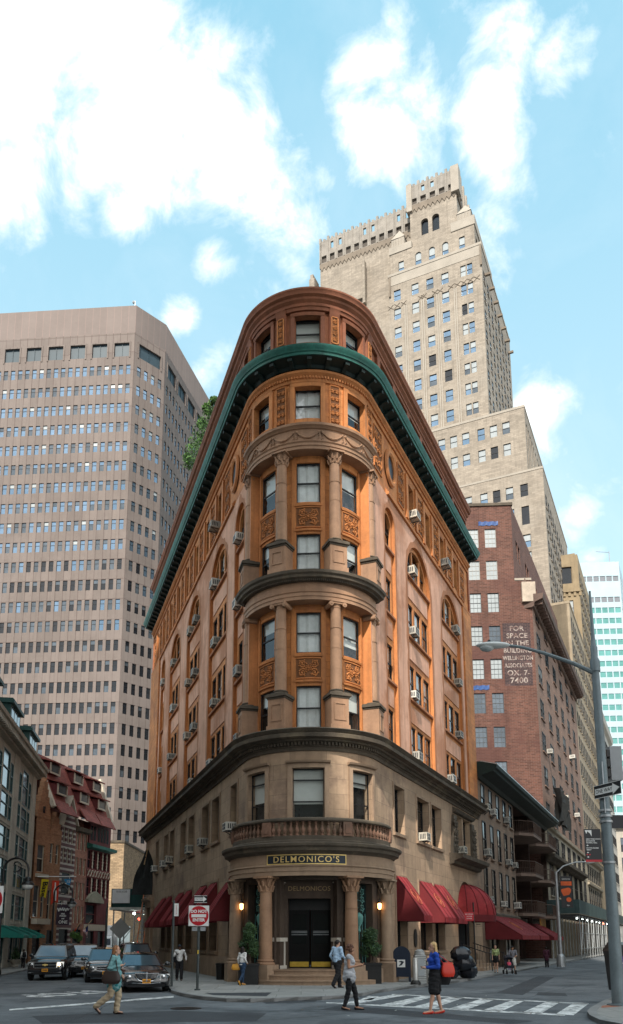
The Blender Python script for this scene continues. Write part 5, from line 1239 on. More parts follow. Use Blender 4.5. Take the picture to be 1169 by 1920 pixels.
for F, us, w_ in ((FO1, [q[0] for q in vt], 3.25), (FO2, [3.95], 5.6), (FO3, [3.5 + 5.6 * i for i in range(6)], 4.2)):
    for u in us:
        q = MB(); zz = 123.7 if F is FO1 else 124.0; q.poly([F(u - w_ / 2, -.33, zz), F(u + w_ / 2, -.33, zz), F(u + w_ / 2, -.33, zz + 3.2), F(u - w_ / 2, -.33, zz + 3.2)]); solid(q, F, u - .05, u + .05, -.33, -.2, zz, zz + 3.2, 0)
        solid(q, F, u - w_ / 2 - .3, u - w_ / 2, .0, .12, zz - .3, zz + 3.5, 1); solid(q, F, u + w_ / 2, u + w_ / 2 + .3, .0, .12, zz - .3, zz + 3.5, 1); solid(q, F, u - w_ / 2, u + w_ / 2, .0, .12, zz + 3.2, zz + 3.5, 1)
        q.build('louvre', [LOUV, BT], OF)
q = MB()
CAPM = mat('ribbed_parapet', (.185, .15, .135), .85, .06, .2, brick=(1.57, 9, .03, (.29, .2, .18), .04, 0))
for F, a, b in ((FO1, -42, 0), (FO2, 0, 7.9), (FO3, 0, 40)): q.poly([F(a, .0, 129.4), F(b, .0, 129.4), F(b, 0, 136), F(a, 0, 136)], 0, [(a, 0), (b, 0), (b, 7), (a, 7)])
top = [FO1(-42, 0, 136), FO1(0, 0, 136), FO2(7.9, 0, 136), FO3(40, 0, 136), FO1(-42, -40, 136)]; q.poly(top); q.build('parapet', [CAPM], OF)
q = MB(); solid(q, FO1, -42, -.8, -30, -.8, 0, 129); q.build('core', [BT], OF)
q = MB(); q.tube(FO1(-.6, -1, 136), FO1(-.6, -1, 138), .07, n=6); q.ball(FO1(-.9, -1, 137.7), .35, 0, 8, 5); q.build('roof_beacon', [GREYM], OF)
put_windows(OF, sp)
def at(px, py, Y):
    r = ray(px, py); t = Y / r[1]; return (r[0] * t, Y, 1.65 + r[2] * t)
# ============================================================ left street: limestone building with mansard roof
LS = mat('left_limestone', (.43, .395, .33), .88, .14, .6, .2, 30, brick=(1.6, .55, .008, (.29, .26, .21), .06), streak=.3)
SLATE = mat('slate_roof', (.20, .205, .195), .7, .2, 1, .2, 20, brick=(.3, .18, .01, (.1, .1, .1), .15))
DGREEN = mat('dark_green_paint', (.012, .05, .045), .5, .2, 2)
FLI = frame(LC_, LD_)
LM = thing('limestone_building', 'pale limestone building with a slate mansard roof and dark green dormers at the left edge', 'building', (*LC_, 0)); sp = []
ops = []
rows = [(10.55, 2.3), (8.85, 1.5), (6.95, 1.5), (5.0, 1.55), (2.95, 1.65)]
centers = [-4.25, -10.7, -17.1, -23.5]
q = MB()
for cu in centers:
    for j, (z, h) in enumerate(rows):
        for du, w_ in ((-1.75, .75), (0, 2.0), (1.75, .75)):
            hh = h - (.45 if j == 0 and du else 0)
            ops.append((cu + du, z, w_, hh, wfar(w_, hh, 1, rnd.choice((1, 2)), sill=False, split=.55, fr=DGREEN)))
    for du in (-1.75, 0, 1.75): ops.append((cu + du, .3, 1.2, 1.7, wfar(1.2, 1.7, 2, 2, sill=False, split=None, fr=DGREEN)))
face_wall(LM, FLI, -28, -.05, 0, 13.6, ops, [LS], 'front_wall', sp=sp, depth=.05)
for cu in centers:
    for z in (8.5, 6.6, 4.68, 2.65):
        m = MB(); solid(m, FLI, cu - 2.2, cu + 2.2, 0, .06, z - .16, z - .06); solid(m, FLI, cu - 2.2, cu + 2.2, 0, .06, z + .02, z + .1); m.build('spandrel_moulding', [LS], LM)
    for du in (-1.1, 1.1): m = MB(); solid(m, FLI, cu + du - .08, cu + du + .08, .0, .04, 2.4, 13); m.build('mullion', [LS], LM)
for pu in (-.9, -7.5, -13.9, -20.3): m = MB(); solid(m, FLI, pu - .8, pu + .8, 0, .07, 0, 13.3); m.build('pier', [LS], LM)
m = MB(); m.sweep(FLI, [-28, .3], [(0, 13.2), (.3, 13.3), (.35, 13.6), (.8, 13.75), (.85, 13.95), (0, 14.05)])
for u in lin(-27.5, .1, 70): solid(m, FLI, u - .1, u + .1, .2, .7, 13.4, 13.74)
m.build('cornice', [LS], LM)
m = MB(); m.sweep(FLI, [-28, -.2], [(.3, 14.02), (.25, 14.3), (-.4, 15.4), (-1.3, 16.2), (-5, 16.4), (-5, 14.0)]); m.build('mansard_roof', [SLATE], LM)
for cu in centers:
    m = MB(); solid(m, FLI, cu - 1.5, cu + 1.5, -1.3, .35, 14.1, 15.35); d = m.build('dormer', [DGREEN], LM)
    m = MB(); solid(m, FLI, cu - 1.7, cu + 1.7, -1.5, .55, 15.35, 15.55); solid(m, FLI, cu - 1.3, cu + 1.3, -1.6, .4, 15.55, 15.75); m.build('dormer_roof', [DGREEN], d)
    m = MB()
    for k in (-.9, 0, .9): m.poly([FLI(cu + k - .36, .36, 14.25), FLI(cu + k + .36, .36, 14.25), FLI(cu + k + .36, .36, 15.25), FLI(cu + k - .36, .36, 15.25)])
    m.build('pane', [GB[1]], d)
m = MB(); solid(m, FLI, -28, -.06, -11, -.5, 0, 14); solid(m, FLI, -.5, .0, -11, -.0, 0, 13.8); m.build('rear_block', [LS], LM)
put_windows(LM, sp)
# ============================================================ the row of old houses
FH = frame(HA, HD)
ORB = mat('orange_brick', (.34, .165, .085), .88, .2, .8, .2, 30, brick=(.3, .1, .01, (.25, .15, .1), .2))
REDB = mat('old_red_brick', (.29, .125, .085), .88, .2, .8, .2, 30, brick=(.3, .1, .01, (.25, .17, .13), .2))
CREAM = mat('cream_stone', (.50, .44, .35), .85, .15, 1)
STRIPE = mat('striped_brick', (.13, .07, .07), .85, .15, .8, .2, 30, brick=(8, .42, .10, (.45, .41, .36), .05, 0))
TILE = mat('red_roof_tile', (.235, .065, .05), .8, .2, 1, .3, 20, brick=(.25, .2, .015, (.15, .05, .045), .2))
DKRED = mat('dark_red_timber', (.13, .03, .03), .7, .2, 1.5)
def house(label, u0, u1, top, mt, wins, gable=None, depth=7, shop=2.85, roofm=None):
    h = thing('old_house', label, 'house', FH(u0, 0, 0)); spx = []
    face_wall(h, FH, u0, u1, 0, top, wins, [mt], 'front_wall', sp=spx, depth=.22)
    m = MB(); solid(m, FH, u0 + .02, u1 - .02, -depth, -.4, 0, top - .02); solid(m, FH, u0, u1, -depth, .0, top, top + .1); m.build('rear_block', [mt], h)
    if gable:
        m = MB(); m.ext([lambda d, p=p: FH(p[0], d, p[1]) for p in gable], -.35, .03); m.build('gable', [mt], h)
    put_windows(h, spx); return h
def gw(u, z, w, h_, fr=None): return (u, z, w, h_, wfar(w, h_, 1, rnd.choice((1, 2)), split=.5, sillm=CREAM, fr=fr or CREAM))
def steps(u0, u1, z0, z1, n):
    s = (u1 - u0) / (2 * n + 1); pts = [(u0, z0)]
    for i in range(n): pts += [(u0 + i * s, z0 + (z1 - z0) * (i + 1) / (n + 1)), (u0 + (i + 1) * s, z0 + (z1 - z0) * (i + 1) / (n + 1))]
    pts += [(u0 + n * s, z1), (u1 - n * s, z1)]
    for i in range(n)[::-1]: pts += [(u1 - (i + 1) * s, z0 + (z1 - z0) * (i + 1) / (n + 1)), (u1 - i * s, z0 + (z1 - z0) * (i + 1) / (n + 1))]
    return pts + [(u1, z0)]
h1 = house('tall orange brick house with a stepped gable next to the limestone building', -.35, 1.7, 10.6, ORB, [gw(.6, 6.6, 1.1, 2.0), gw(.3, 3.3, .9, 2.3), gw(1.25, 3.3, .6, 2.3), (.65, .2, 1.2, 2.2, wfar(1.2, 2.2, 2, 2, sill=False))], steps(-.35, 1.7, 10.6, 14.0, 5))
m = MB(); solid(m, FH, -.3, 1.65, .02, .5, 2.8, 3.2); solid(m, FH, -.1, 1.4, .02, .3, 6.2, 6.45); m.build('stone_balcony', [CREAM], h1)
m = MB(); solid(m, FH, .45, .75, .03, .06, 11.0, 11.5); m.build('gable_window', [GB[2]], h1)
h2 = house('narrow orange brick house with a small stepped gable and white stone windows', 1.72, 3.6, 9.6, ORB, [gw(2.2, 7.4, .55, 1.5), gw(3.1, 7.4, .55, 1.5), gw(2.2, 3.2, .6, 2.2), gw(3.1, 3.2, .6, 2.2), (2.65, .2, 1.1, 2.2, wfar(1.1, 2.2, 2, 2, sill=False))], steps(1.72, 3.6, 9.6, 11.4, 3))
h3 = house('dark brick house with white stone stripes and a pointed gable', 3.62, 6.03, 10.6, STRIPE, [gw(u, z, .45, 1.2) for u in (4.1, 4.8, 5.5) for z in (9.2, 7.6)] + [gw(4.8, 5.2, 1.6, 1.7), gw(4.2, 3.1, .6, 1.6), gw(5.4, 3.1, .6, 1.6), (4.8, .2, 1.6, 2.3, wfar(1.6, 2.3, 2, 2, sill=False))], [(3.62, 10.6), (4.82, 12.7), (6.03, 10.6)])
m = MB()
for a, b in (((3.5, 10.5), (4.82, 12.85)), ((4.82, 12.85), (6.15, 10.5))): m.hexa([FH(a[0], -.4, a[1]), FH(b[0], -.4, b[1]), FH(b[0], .2, b[1]), FH(a[0], .2, a[1]), FH(a[0], -.4, a[1] + .22), FH(b[0], -.4, b[1] + .22), FH(b[0], .2, b[1] + .22), FH(a[0], .2, a[1] + .22)])
m.build('gable_coping', [CREAM], h3)
h4 = house('flat fronted red brick house with three windows to a floor', 6.05, 8.2, 10.5, REDB, [gw(6.45 + .68 * i, z, .42, 1.35) for i in range(3) for z in (8.9, 6.9, 4.9, 3.0)] + [(7.1, .2, 1.6, 2.3, wfar(1.6, 2.3, 2, 2, sill=False))])
m = MB(); m.sweep(FH, [5.95, 8.25], [(0, 10.3), (.3, 10.4), (.4, 10.7), (0, 10.8)]); m.build('cornice', [SOOT], h4)
h5 = house('dark red half timbered house with white patterned panels below a green eave', 8.22, 12.9, 9.3, DKRED, [(u, z, .75, 1.5, wfar(.75, 1.5, 2, 2, sill=False, fr=DKRED)) for u in (8.75, 9.75, 10.75, 11.75, 12.4) for z in (7.6, 5.3)] + [(9.5, 3.0, 2.0, 1.6, wfar(2.0, 1.6, 2, 2, fr=DKRED)), (9.5, .2, 1.6, 2.2, wfar(1.6, 2.2, 2, 2, sill=False)), (11.6, .2, 1.2, 2.2, wfar(1.2, 2.2, 2, 2, sill=False))])
m = MB(); solid(m, FH, 8.25, 12.9, .0, .05, 6.85, 7.5)
m.build('patterned_band', [mat('timber_ground', (.17, .045, .04), .8, .1)], h5)
m = MB()
for i in range(9):
    u = 8.5 + i * .52; m.pipe([FH(u - .2, .07, 6.92), FH(u, .07, 7.18), FH(u - .2, .07, 7.45)], .045, 4); m.pipe([FH(u + .2, .07, 6.92), FH(u, .07, 7.18), FH(u + .2, .07, 7.45)], .045, 4)
for z0, z1 in ((7.6, 9.1), (5.2, 6.8)):
    for u in (9.25, 10.25, 11.25, 12.1): m.pipe([FH(u, .03, z) for z in lin(z0, z1, 6)], .05, 4); [m.pipe([FH(u - .12, .03, z), FH(u, .03, z + .2), FH(u + .12, .03, z)], .03, 4) for z in lin(z0 + .1, z1 - .3, 4)]
m.build('white_timber', [CREAM], h5)
m = MB(); m.sweep(FH, [8.1, 13.1], [(0, 9.2), (.5, 9.3), (.55, 9.55), (0, 9.7)]); m.build('green_eave', [COPPER], h5)
m = MB(); m.poly([FH(8.25, .06, 0), FH(12.9, .06, 0), FH(12.9, .06, 2.9), FH(8.25, .06, 2.9)]) if False else solid(m, FH, 8.2, 11.3, .02, .3, 4.75, 5.0); m.ext([lambda d, p=p: FH(p[0], d, p[1]) for p in ((8.3, 5.0), (11.2, 5.0), (10.6, 5.45), (9.75, 5.7), (8.9, 5.45))], .0, .3); m.build('stone_pediment', [mat('mossy_stone', (.25, .24, .18), .9, .2, 1)], h5)
m = MB(); solid(m, FH, 8.25, 12.9, -.02, .015, 2.45, 2.95); m.build('shop_fascia', [CREAM], h5)
m = MB(); solid(m, FH, 8.6, 12.9, -3, -.05, 9.6, 11.5)
for u in (9.0, 9.6, 10.4, 11.0, 11.6, 12.2): m.poly([FH(u - .22, -.04, 10.0), FH(u + .22, -.04, 10.0), FH(u + .22, -.04, 11.2), FH(u - .22, -.04, 11.2)], 1)
m.build('attic_storey', [DKRED, GB[2]], h5)
# the big tiled roof that rises behind them
RFH = thing('tiled_roof_house', 'steep red tiled roof with two rows of dormers rising behind the old row', 'house', FH(7, -2, 0))
def RP(s, t, o=0): return FH(1.6 + 10.7 * s + t * (.2 + 1.4 * s), .15 - 2.1 * t + o * .85, 11.55 + 4.6 * t + o * .5)
m = MB(); m.poly([RP(0, 0), RP(1, 0), RP(1, 1), RP(0, 1)], 0, [(0, 0), (11, 0), (11, 5), (0, 5)]); m.poly([RP(0, 1), RP(1, 1), FH(13.9, -5, 12), FH(1.8, -5, 12)]); m.build('roof_slope', [TILE], RFH)
for s in (0, 1): m = MB(); m.hexa([RP(s - .015, 0), RP(s + .015, 0), RP(s + .015, 0, .3), RP(s - .015, 0, .3), RP(s - .015, 1), RP(s + .015, 1), RP(s + .015, 1, .3), RP(s - .015, 1, .3)]); m.build('verge_coping', [CREAM], RFH)
for t in (.36, .74):
    for s in (.17, .52, .83):
        u, v, z = 1.6 + 10.7 * s + t * (.2 + 1.4 * s), .15 - 2.1 * t, 11.55 + 4.6 * t
        m = MB(); solid(m, FH, u - .75, u + .75, v - .6, v + .45, z - .35, z + .55); d = m.build('dormer', [DKRED], RFH)
        m = MB(); m.poly([FH(u - .6, v + .46, z - .2), FH(u + .6, v + .46, z - .2), FH(u + .6, v + .46, z + .45), FH(u - .6, v + .46, z + .45)]); m.build('pane', [GB[1]], d)
        m = MB(); solid(m, FH, u - .8, u + .8, v + .44, v + .52, z - .36, z - .22); solid(m, FH, u - .8, u - .68, v + .44, v + .52, z - .2, z + .5); solid(m, FH, u + .68, u + .8, v + .44, v + .52, z - .2, z + .5); m.build('dormer_frame', [CREAM], d)
        m = MB(); m.hexa([FH(u - .9, v - .9, z + .95), FH(u + .9, v - .9, z + .95), FH(u + .95, v + .8, z + .5), FH(u - .95, v + .8, z + .5), FH(u - .9, v - .9, z + 1.05), FH(u + .9, v - .9, z + 1.05), FH(u + .95, v + .8, z + .6), FH(u - .95, v + .8, z + .6)]); m.build('dormer_roof', [TILE], d)
m = MB()
for s0, s1 in ((.02, .3), (.44, .7), (.72, .99)):
    a, b = RP(s0, .04), RP(s1, .04); m.hexa([RP(s0, -.12, .4), RP(s1, -.12, .4), RP(s1, -.12, .5), RP(s0, -.12, .5), RP(s0, .15, .1), RP(s1, .15, .1), RP(s1, .15, .2), RP(s0, .15, .2)])
m.build('lower_tile_skirt', [TILE], RFH)
m = MB(); solid(m, FH, 1.6, 12.2, -5, -.6, 0, 11.6); m.build('rear_block', [REDB], RFH)
# tan brick blank wall at the end of the row
TB = mat('tan_rough_brick', (.30, .215, .13), .9, .22, 1.2, .3, 20, brick=(.45, .16, .02, (.2, .14, .09), .25))
m = MB(); m.box(-30, -19.55, 88, 108, -.1, 12.25); m.box(-30.1, -19.45, 87.9, 108, 12.25, 12.5, 1)
tag(m.build('blank_wall_building', [TB, SOOT]), 'plain tan brick blank wall standing between the half timbered house and the office slab', 'building')
# ============================================================ left construction shed, ladder, dark net, truck
SHED = mat('shed_green_ply', (.012, .055, .05), .6, .25, .8, streak=.3); STEELM = mat('galvanised', (.45, .47, .47), .4, .15, 3, metal=.5)
BULB = mat('lit_bulb', (1, .95, .85), emit=((.9, 1, .95), 7)); WARM = mat('lit_lantern', (1, .7, .3), emit=((1, .5, .16), 2.6)); REDL = mat('lit_red', (1, .1, .05), emit=((1, .06, .03), 8))
LSH = thing('sidewalk_shed', 'green plywood sidewalk shed on steel posts at the far end of the left street', 'scaffolding', (-13, 62, 0))
m = MB(); m.box(-14.6, -10.6, 62, 62.12, 4.15, 5.55); m.box(-14.6, -14.48, 62, 80, 4.15, 5.3); m.build('parapet_board', [SHED], LSH)
m = MB(); m.box(-14.7, -10.5, 61.95, 80, 3.95, 4.14); m.build('deck', [mat('white_beam', (.5, .5, .46), .6, .2, 2)], LSH)
for x in (-14.4, -12.2, -10.8):
    for y in (62.2, 66, 70, 74, 78): m = MB(); m.tube((x, y, 0), (x, y, 3.95), .055, n=6); m.build('post', [STEELM], LSH)
for y in (62.2, 66, 70): m = MB(); m.tube((-14.4, y, .6), (-12.2, y, 3.6), .03, n=5); m.tube((-14.4, y, 1.0), (-10.8, y, 1.0), .03, n=5); m.build('brace', [STEELM], LSH)
for i in range(4): m = MB(); m.ball((-13.0 + .35 * i, 63 + i * 2.5, 3.7), .1, 0, 8, 5); m.build('lamp_bulb', [BULB], LSH)
m = MB(); m.ball((-13.6, 68, 3.4), .09, 0, 8, 5); m.build('warning_lamp', [REDL], LSH)
nb = thing('white_notice_board', 'white notice board fixed to the front of the left sidewalk shed', 'sign', (-13.9, 61.9, 4.4))
m = MB(); m.box(-14.5, -13.15, 61.86, 61.98, 4.45, 5.5); m.build('board', [mat('white_sheet', (.66, .67, .68), .7, .06, 2)], nb)
m = MB(); m.text('10.50.6228', .19, lambda x, y, z: (-13.8 + x, 61.855 - z, 5.32 + y), ex=.003); m.build('lettering', [BLACK], nb)
ORG = mat('orange_fibreglass', (.62, .22, .10), .5, .15, 2)
lad = thing('ladder', 'tall orange extension ladder leaning on the left sidewalk shed', 'ladder', (-12, 59.3, 0))
for s in (-.24, .24): m = MB(); m.tube((-11.85 + s, 59.2, 0), (-11.75 + s, 61.6, 5.4), .045, n=6); m.build('rail', [ORG], lad)
for i in range(17): t = (i + .7) / 17.5; m = MB(); m.tube((-12.08 + .1 * t, 59.2 + 2.4 * t, 5.4 * t), (-11.62 + .1 * t, 59.2 + 2.4 * t, 5.4 * t), .022, n=5); m.build('rung', [GREYM], lad)
NET = mat('dark_net', (.02, .022, .022), .9, .3, 2)
m = MB(); rows = []
for j, z in enumerate(lin(8.2, 4.9, 8)):
    w0 = .1 + .85 * (j / 7) ** .8; rows.append([(-11.3 + (i / 6 - .55) * 2 * w0 + .05 * math.sin(j + i * 2), 58.6 + .12 * math.sin(i * 2.2 + j), z) for i in range(7)])
m.grid(rows); nt_ = m.build('dark_netting', [NET]); tag(nt_, 'dark drooping cloth hanging beside the far corner of the brownstone base', 'cloth')
m = MB(); m.tube((-11.5, 58.65, 7.1), (-11.3, 58.6, 8.3), .05, n=6); m.build('wooden_pole', [mat('raw_wood', (.45, .3, .17), .8, .2, 3)], nt_)
# ============================================================ green awnings, planter on the left
GA = mat('green_awning', (.012, .18, .14), .7, .15, 1.5)
def awning(F, u0, u1, zt, zb, proj, mats, label, group, name='awning', val=.25, emblem=None, rib=0):
    a = thing(name, label, 'awning', F((u0 + u1) / 2, 0, zb), group)
    m = MB(); n = 8
    top = [[F(u, .04 + (proj - .04) * t, zt + (zb - zt) * t + .03 * math.sin(math.pi * t)) for u in lin(u0, u1, 6)] for t in lin(0, 1, n)]
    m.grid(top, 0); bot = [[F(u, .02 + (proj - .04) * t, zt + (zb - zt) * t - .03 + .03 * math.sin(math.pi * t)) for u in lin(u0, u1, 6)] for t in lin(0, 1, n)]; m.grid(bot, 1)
    m.build('canopy', mats, a)
    m = MB()
    for u in lin(u0, u1, max(3, int((u1 - u0) / .55))): m.pipe([F(u, .05 + (proj - .04) * t, zt + (zb - zt) * t + .034 * math.sin(math.pi * t) + .004) for t in lin(0, 1, 5)], .009, 4)
    m.build('seam', [mats[1]], a)
    m = MB(); m.grid([[F(u, proj, zb + .005), ] + [F(u, proj + .012 * math.sin(u * 9), zb - val)] for u in lin(u0, u1, 14)], 0); m.build('valance', mats, a)
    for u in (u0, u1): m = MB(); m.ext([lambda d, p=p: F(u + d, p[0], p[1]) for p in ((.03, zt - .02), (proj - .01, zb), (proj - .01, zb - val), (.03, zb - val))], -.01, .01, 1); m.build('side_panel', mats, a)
    if emblem:
        m = MB(); cu = (u0 + u1) / 2; T = lambda x, t, o: F(cu + x, .04 + (proj - .04) * t, zt + (zb - zt) * t + .045 + o)
        k = 24; R0 = .36
        pts = [T(R0 * math.cos(b), .56 - .19 * math.sin(b), .02) for b in lin(0, 2 * math.pi, k)]; m.pipe(pts, .016, 4)
        pts = [T(R0 * .45 * math.cos(b * 2) * (1 - .3 * b / 6.28), .56 - .1 * math.sin(b), .02) for b in lin(0, 2 * math.pi, k)]; m.pipe(pts, .02, 4)
        m.build('emblem', [mat('awning_gold', (.42, .13, .06), .7, .1)], a)
    return a
for u, lb in ((-2.5, 'farthest'), (-6.0, 'middle'), (-9.0, 'nearest')):
    awning(FLI, u - .9, u + .9, 2.55, 1.95, 1.5, [GA, GA], '%s of the three green awnings on the limestone building' % lb, 'green awnings on the limestone building', val=.15)
# ============================================================ red awnings of the corner building
FLm = lambda u, v, z: P(-UT - u, v, z)
GRP = 'red awnings along the corner building'
words = ['nearest the entrance on the left flank', 'second from the entrance on the left flank', 'third from the entrance on the left flank', 'fourth from the entrance on the left flank', 'fifth from the entrance on the left flank', 'sixth from the entrance on the left flank', 'seventh from the entrance on the left flank']
for (a, b), wd in zip(L2[:7], words): awning(FLm, a + .02, b - .02, 4.36, 2.72, 1.15, [AWN, AWND], 'dark red window awning, %s' % wd, GRP)
for (a, b), wd in zip(R2, ('beside the mailbox, nearest the portico on the right flank', 'with gold emblem, middle one of the right flank', 'with gold emblem, last before the domed entrance canopy')): awning(FR, a + .02, b - .02, 4.46, 2.72, 1.25, [AWN, AWND], 'dark red awning ' + wd, GRP, emblem=1)
g2 = 'red shop awnings on the brownstone row'
awning(FR, 19.6, 26.2, 3.3, 1.95, 2.3, [AWN, AWND], 'wide dark red shop awning under the brownstone row, beside the domed canopy', g2, emblem=1)
awning(FR, 26.5, 30.4, 3.3, 1.95, 2.3, [AWN, AWND], 'short dark red shop awning at the far end of the brownstone row', g2)
awning(FR, 35.0, 40.5, 3.0, 1.9, 2.0, [AWN, AWND], 'dark red shop awning below the balconies', g2)
# domed canopy over the side entrance
dm = thing('dome_canopy', 'rounded dark red domed canopy over the side entrance', 'awning', FR(14.95, 0, 2.9))
m = MB(); cu, hw_, pj, z0 = 14.5, 1.55, 1.75, 3.05; rows = []
D_ = lambda a, b, o=0: FR(cu + (hw_ + o) * math.cos(a) * math.cos(b), .02 + (pj + o) * math.sin(a) * math.cos(b), z0 + (1.75 + o) * math.sin(b))
rows = [[D_(a, b) for b in lin(0, math.pi / 2 - .02, 10)] for a in lin(0, math.pi, 24)]
m.grid(rows); m.build('canopy', [AWN], dm)
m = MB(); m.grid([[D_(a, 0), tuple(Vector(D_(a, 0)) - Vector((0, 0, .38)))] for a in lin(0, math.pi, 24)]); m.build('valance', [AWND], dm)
for a in lin(.3, math.pi - .3, 7): m = MB(); m.pipe([D_(a, b, .012) for b in lin(0, 1.5, 9)], .022, 4); m.build('rib', [AWND], dm)
# ============================================================ window air conditioners
ACF = mat('ac_case', (.60, .58, .52), .5, .15, 2); ACD = mat('ac_grille', (.05, .05, .055), .6, .1)
m = MB(); m.box(-.33, .33, -.15, .52, 0, .42)
acb = [m.mesh('case', [q], smooth=0) for q in (ACF, mat('ac_case_grey', (.40, .385, .34), .6, .25, 3, streak=.4), mat('ac_case_stained', (.50, .46, .38), .55, .3, 4, streak=.5))]
m = MB()
for x in (-.2, .07): m.box(x - .0, x + .2, .521, .527, .06, .2); m.box(x, x + .2, .521, .527, .23, .37)
for s in (-1, 1):
    for k in range(4): m.box(s * .331 - .004, s * .331 + .004, .12 + k * .09, .17 + k * .09, .08, .34)
acg = m.mesh('grille', [ACD], smooth=0)
m = MB()
for s in (-.22, .22): m.pipe([(s, -.1, -.38), (s, .42, -.02)], .018, 4); m.box(s - .02, s + .02, -.1, .5, -.03, 0)
acs = m.mesh('bracket', [DGREY], smooth=0)
acr = random.Random(8)
def ac(q, n, label, sc=1):
    o = thing('air_conditioner', label, 'air conditioner', q, 'window air conditioners', rz=rzn(n)); o.scale = (sc * acr.uniform(.85, 1.12), sc * acr.uniform(.85, 1.1), sc * acr.uniform(.85, 1.1)); o.rotation_euler = (R(acr.uniform(-1, 5)), 0, rzn(n))
    for nm, me in (('case', acr.choice(acb)), ('grille', acg), ('bracket', acs)): c = bpy.data.objects.new(nm, me); COL.objects.link(c); c.parent = o
FLN = {6: 'second', 10: 'third', 13: 'fourth', 17: 'fifth', 16: 'fifth', 20: 'sixth', 23: 'seventh'}
Lac = [(1.9, 20.32), (1.9, 16.97), (1.7, 13.62), (1.6, 10.42), (8.0 - .75, 20.32), (7.1, 16.97), (7.0, 13.62), (7.2, 10.42), (14.3, 20.32), (12.4, 20.32), (14.2, 16.97), (12.3, 16.97), (14.3, 13.62), (12.2, 13.62), (12.6, 10.42), (20.3, 20.32), (20.1, 16.97), (20.2, 13.62), (24.85, 20.32), (24.8, 13.62), (7.0, 23.57),
       (1.9, 6.42), (7.9, 6.42), (11.8, 6.42), (18.2, 6.42), (20.6, 6.42), (24.5, 6.42)]
bayL = lambda u: 'first bay from the rounded corner' if u < 3 else 'second bay from the rounded corner' if u < 9.5 else 'middle bay' if u < 16 else 'fourth bay from the rounded corner' if u < 22.5 else 'farthest bay'
bayR = lambda u: 'bay next to the rounded corner' if u < 4.5 else 'near arched bay' if u < 11 else 'far arched bay'
cnt = {}
for side, lst in (('left', Lac), ('right', [(6.25, 20.32), (6.2, 16.97), (6.2, 13.62), (6.2, 10.42), (15.2, 20.32), (15.2, 16.97), (15.0, 13.62), (12.8, 10.42), (6.5, 23.57), (12.6, 23.57), (6.6, 6.42), (14.0, 6.52)])):
    keys = [(FLN[int(z)], (bayL if side == 'left' else bayR)(u)) for u, z in lst]
    for (u, z), k in zip(lst, keys):
        F = FLm if side == 'left' else FR; vo = -.35 if 10 < z < 22 else -.12
        n = NL if side == 'left' else NR; twin = keys.count(k) > 1
        extra = ''
        if twin: extra = (', the nearer of two' if (u, z) == min((q for q, kk in zip(lst, keys) if kk == k)) else ', the farther of two')
        ac(F(u, vo, z + .02), n, 'white air conditioner, %s storey, %s, %s flank%s' % (k[0], k[1].replace(' from the rounded corner', ''), side, extra))
for u, z, wd in ((20.6, 10.0, 'top row, nearer the corner building'), (22.8, 10.0, 'top row, second window'), (27.6, 10.1, 'top row, toward the balconies'), (20.5, 7.0, 'middle row, nearest window'), (27.5, 7.0, 'middle row, fourth window'), (29.9, 7.0, 'middle row, last window'), (20.5, 3.95, 'lowest row, nearest window'), (25.2, 3.95, 'lowest row, middle window'), (29.9, 3.95, 'lowest row, last window')):
    o = ac(FR(u, -.1, z), NR, 'grey window air conditioner on the brownstone row, %s' % wd)
for i, (u, z) in enumerate(((52, 20.5), (62, 17.2), (71.6, 24), (73, 16.8))):
    ac(FR(u, 0, z), NR, 'window air conditioner high on the brown brick street front, %s' % ('nearest one', 'second, lower down', 'third, highest', 'farthest, lowest')[i], 1.2)
ac(FK(-3.84, -.02, 9.62), fnorm(FK), 'small air conditioner in a window of the red brick loft side wall') if False else ac(FK(-3.84, 0, 20.25 - 3.5 + 0), fnorm(FK), 'single air conditioner in the right hand window column of the brick loft side wall', 1.1)
# ============================================================ street signs and poles
SREDM = mat('sign_red', (.42, .012, .02), .4, .06, 3); SWH = mat('sign_white', (.70, .70, .68), .4, .05, 3); SBK = mat('sign_black', (.012, .012, .014), .4, .05, 3); PGREEN = mat('pole_green_grey', (.05, .06, .06), .5, .2, 3)
def disc(mb, c, r, y, n=32, m=0, sx=1): mb.poly([(c[0] + sx * r * math.cos(a), y, c[1] + r * math.sin(a)) for a in lin(0, 2 * math.pi, n)[:-1]], m)
def dne(base, zc, s, label, rot=0, back=True, group=None):
    t = thing('do_not_enter_sign', label, 'sign', base, group, rz=rot); bx, by, bz = 0, 0, 0
    def bl(mb, name, mats): 
        o = bpy.data.objects.new(name, mb.mesh(name, mats)); COL.objects.link(o); o.parent = t; return o
    m = MB(); m.tube((0, .05, 0), (0, .05, zc + s * .9), .045, n=10); m.tube((0, .05, 0), (0, .05, .05), .1, n=10); bl(m, 'post', [PGREEN])
    m = MB(); m.box(-s, s, -.012, .0, zc - s, zc + s); o = bl(m, 'sign_plate', [SWH])
    m = MB(); disc(m, (0, zc), s * .96, -.016); f = bpy.data.objects.new('red_disc', m.mesh('red_disc', [SREDM])); COL.objects.link(f); f.parent = o
    m = MB(); m.box(-s * .72, s * .72, -.024, -.017, zc - s * .15, zc + s * .15)
    m.text('DO NOT', s * .40, lambda x, y, z: (x, -.018 - z, zc + s * .42 + y), ex=.002, bold=.006); m.text('ENTER', s * .40, lambda x, y, z: (x, -.018 - z, zc - s * .42 + y), ex=.002, bold=.006)
    f = bpy.data.objects.new('lettering', m.mesh('lettering', [SWH])); COL.objects.link(f); f.parent = o
    return t, bl
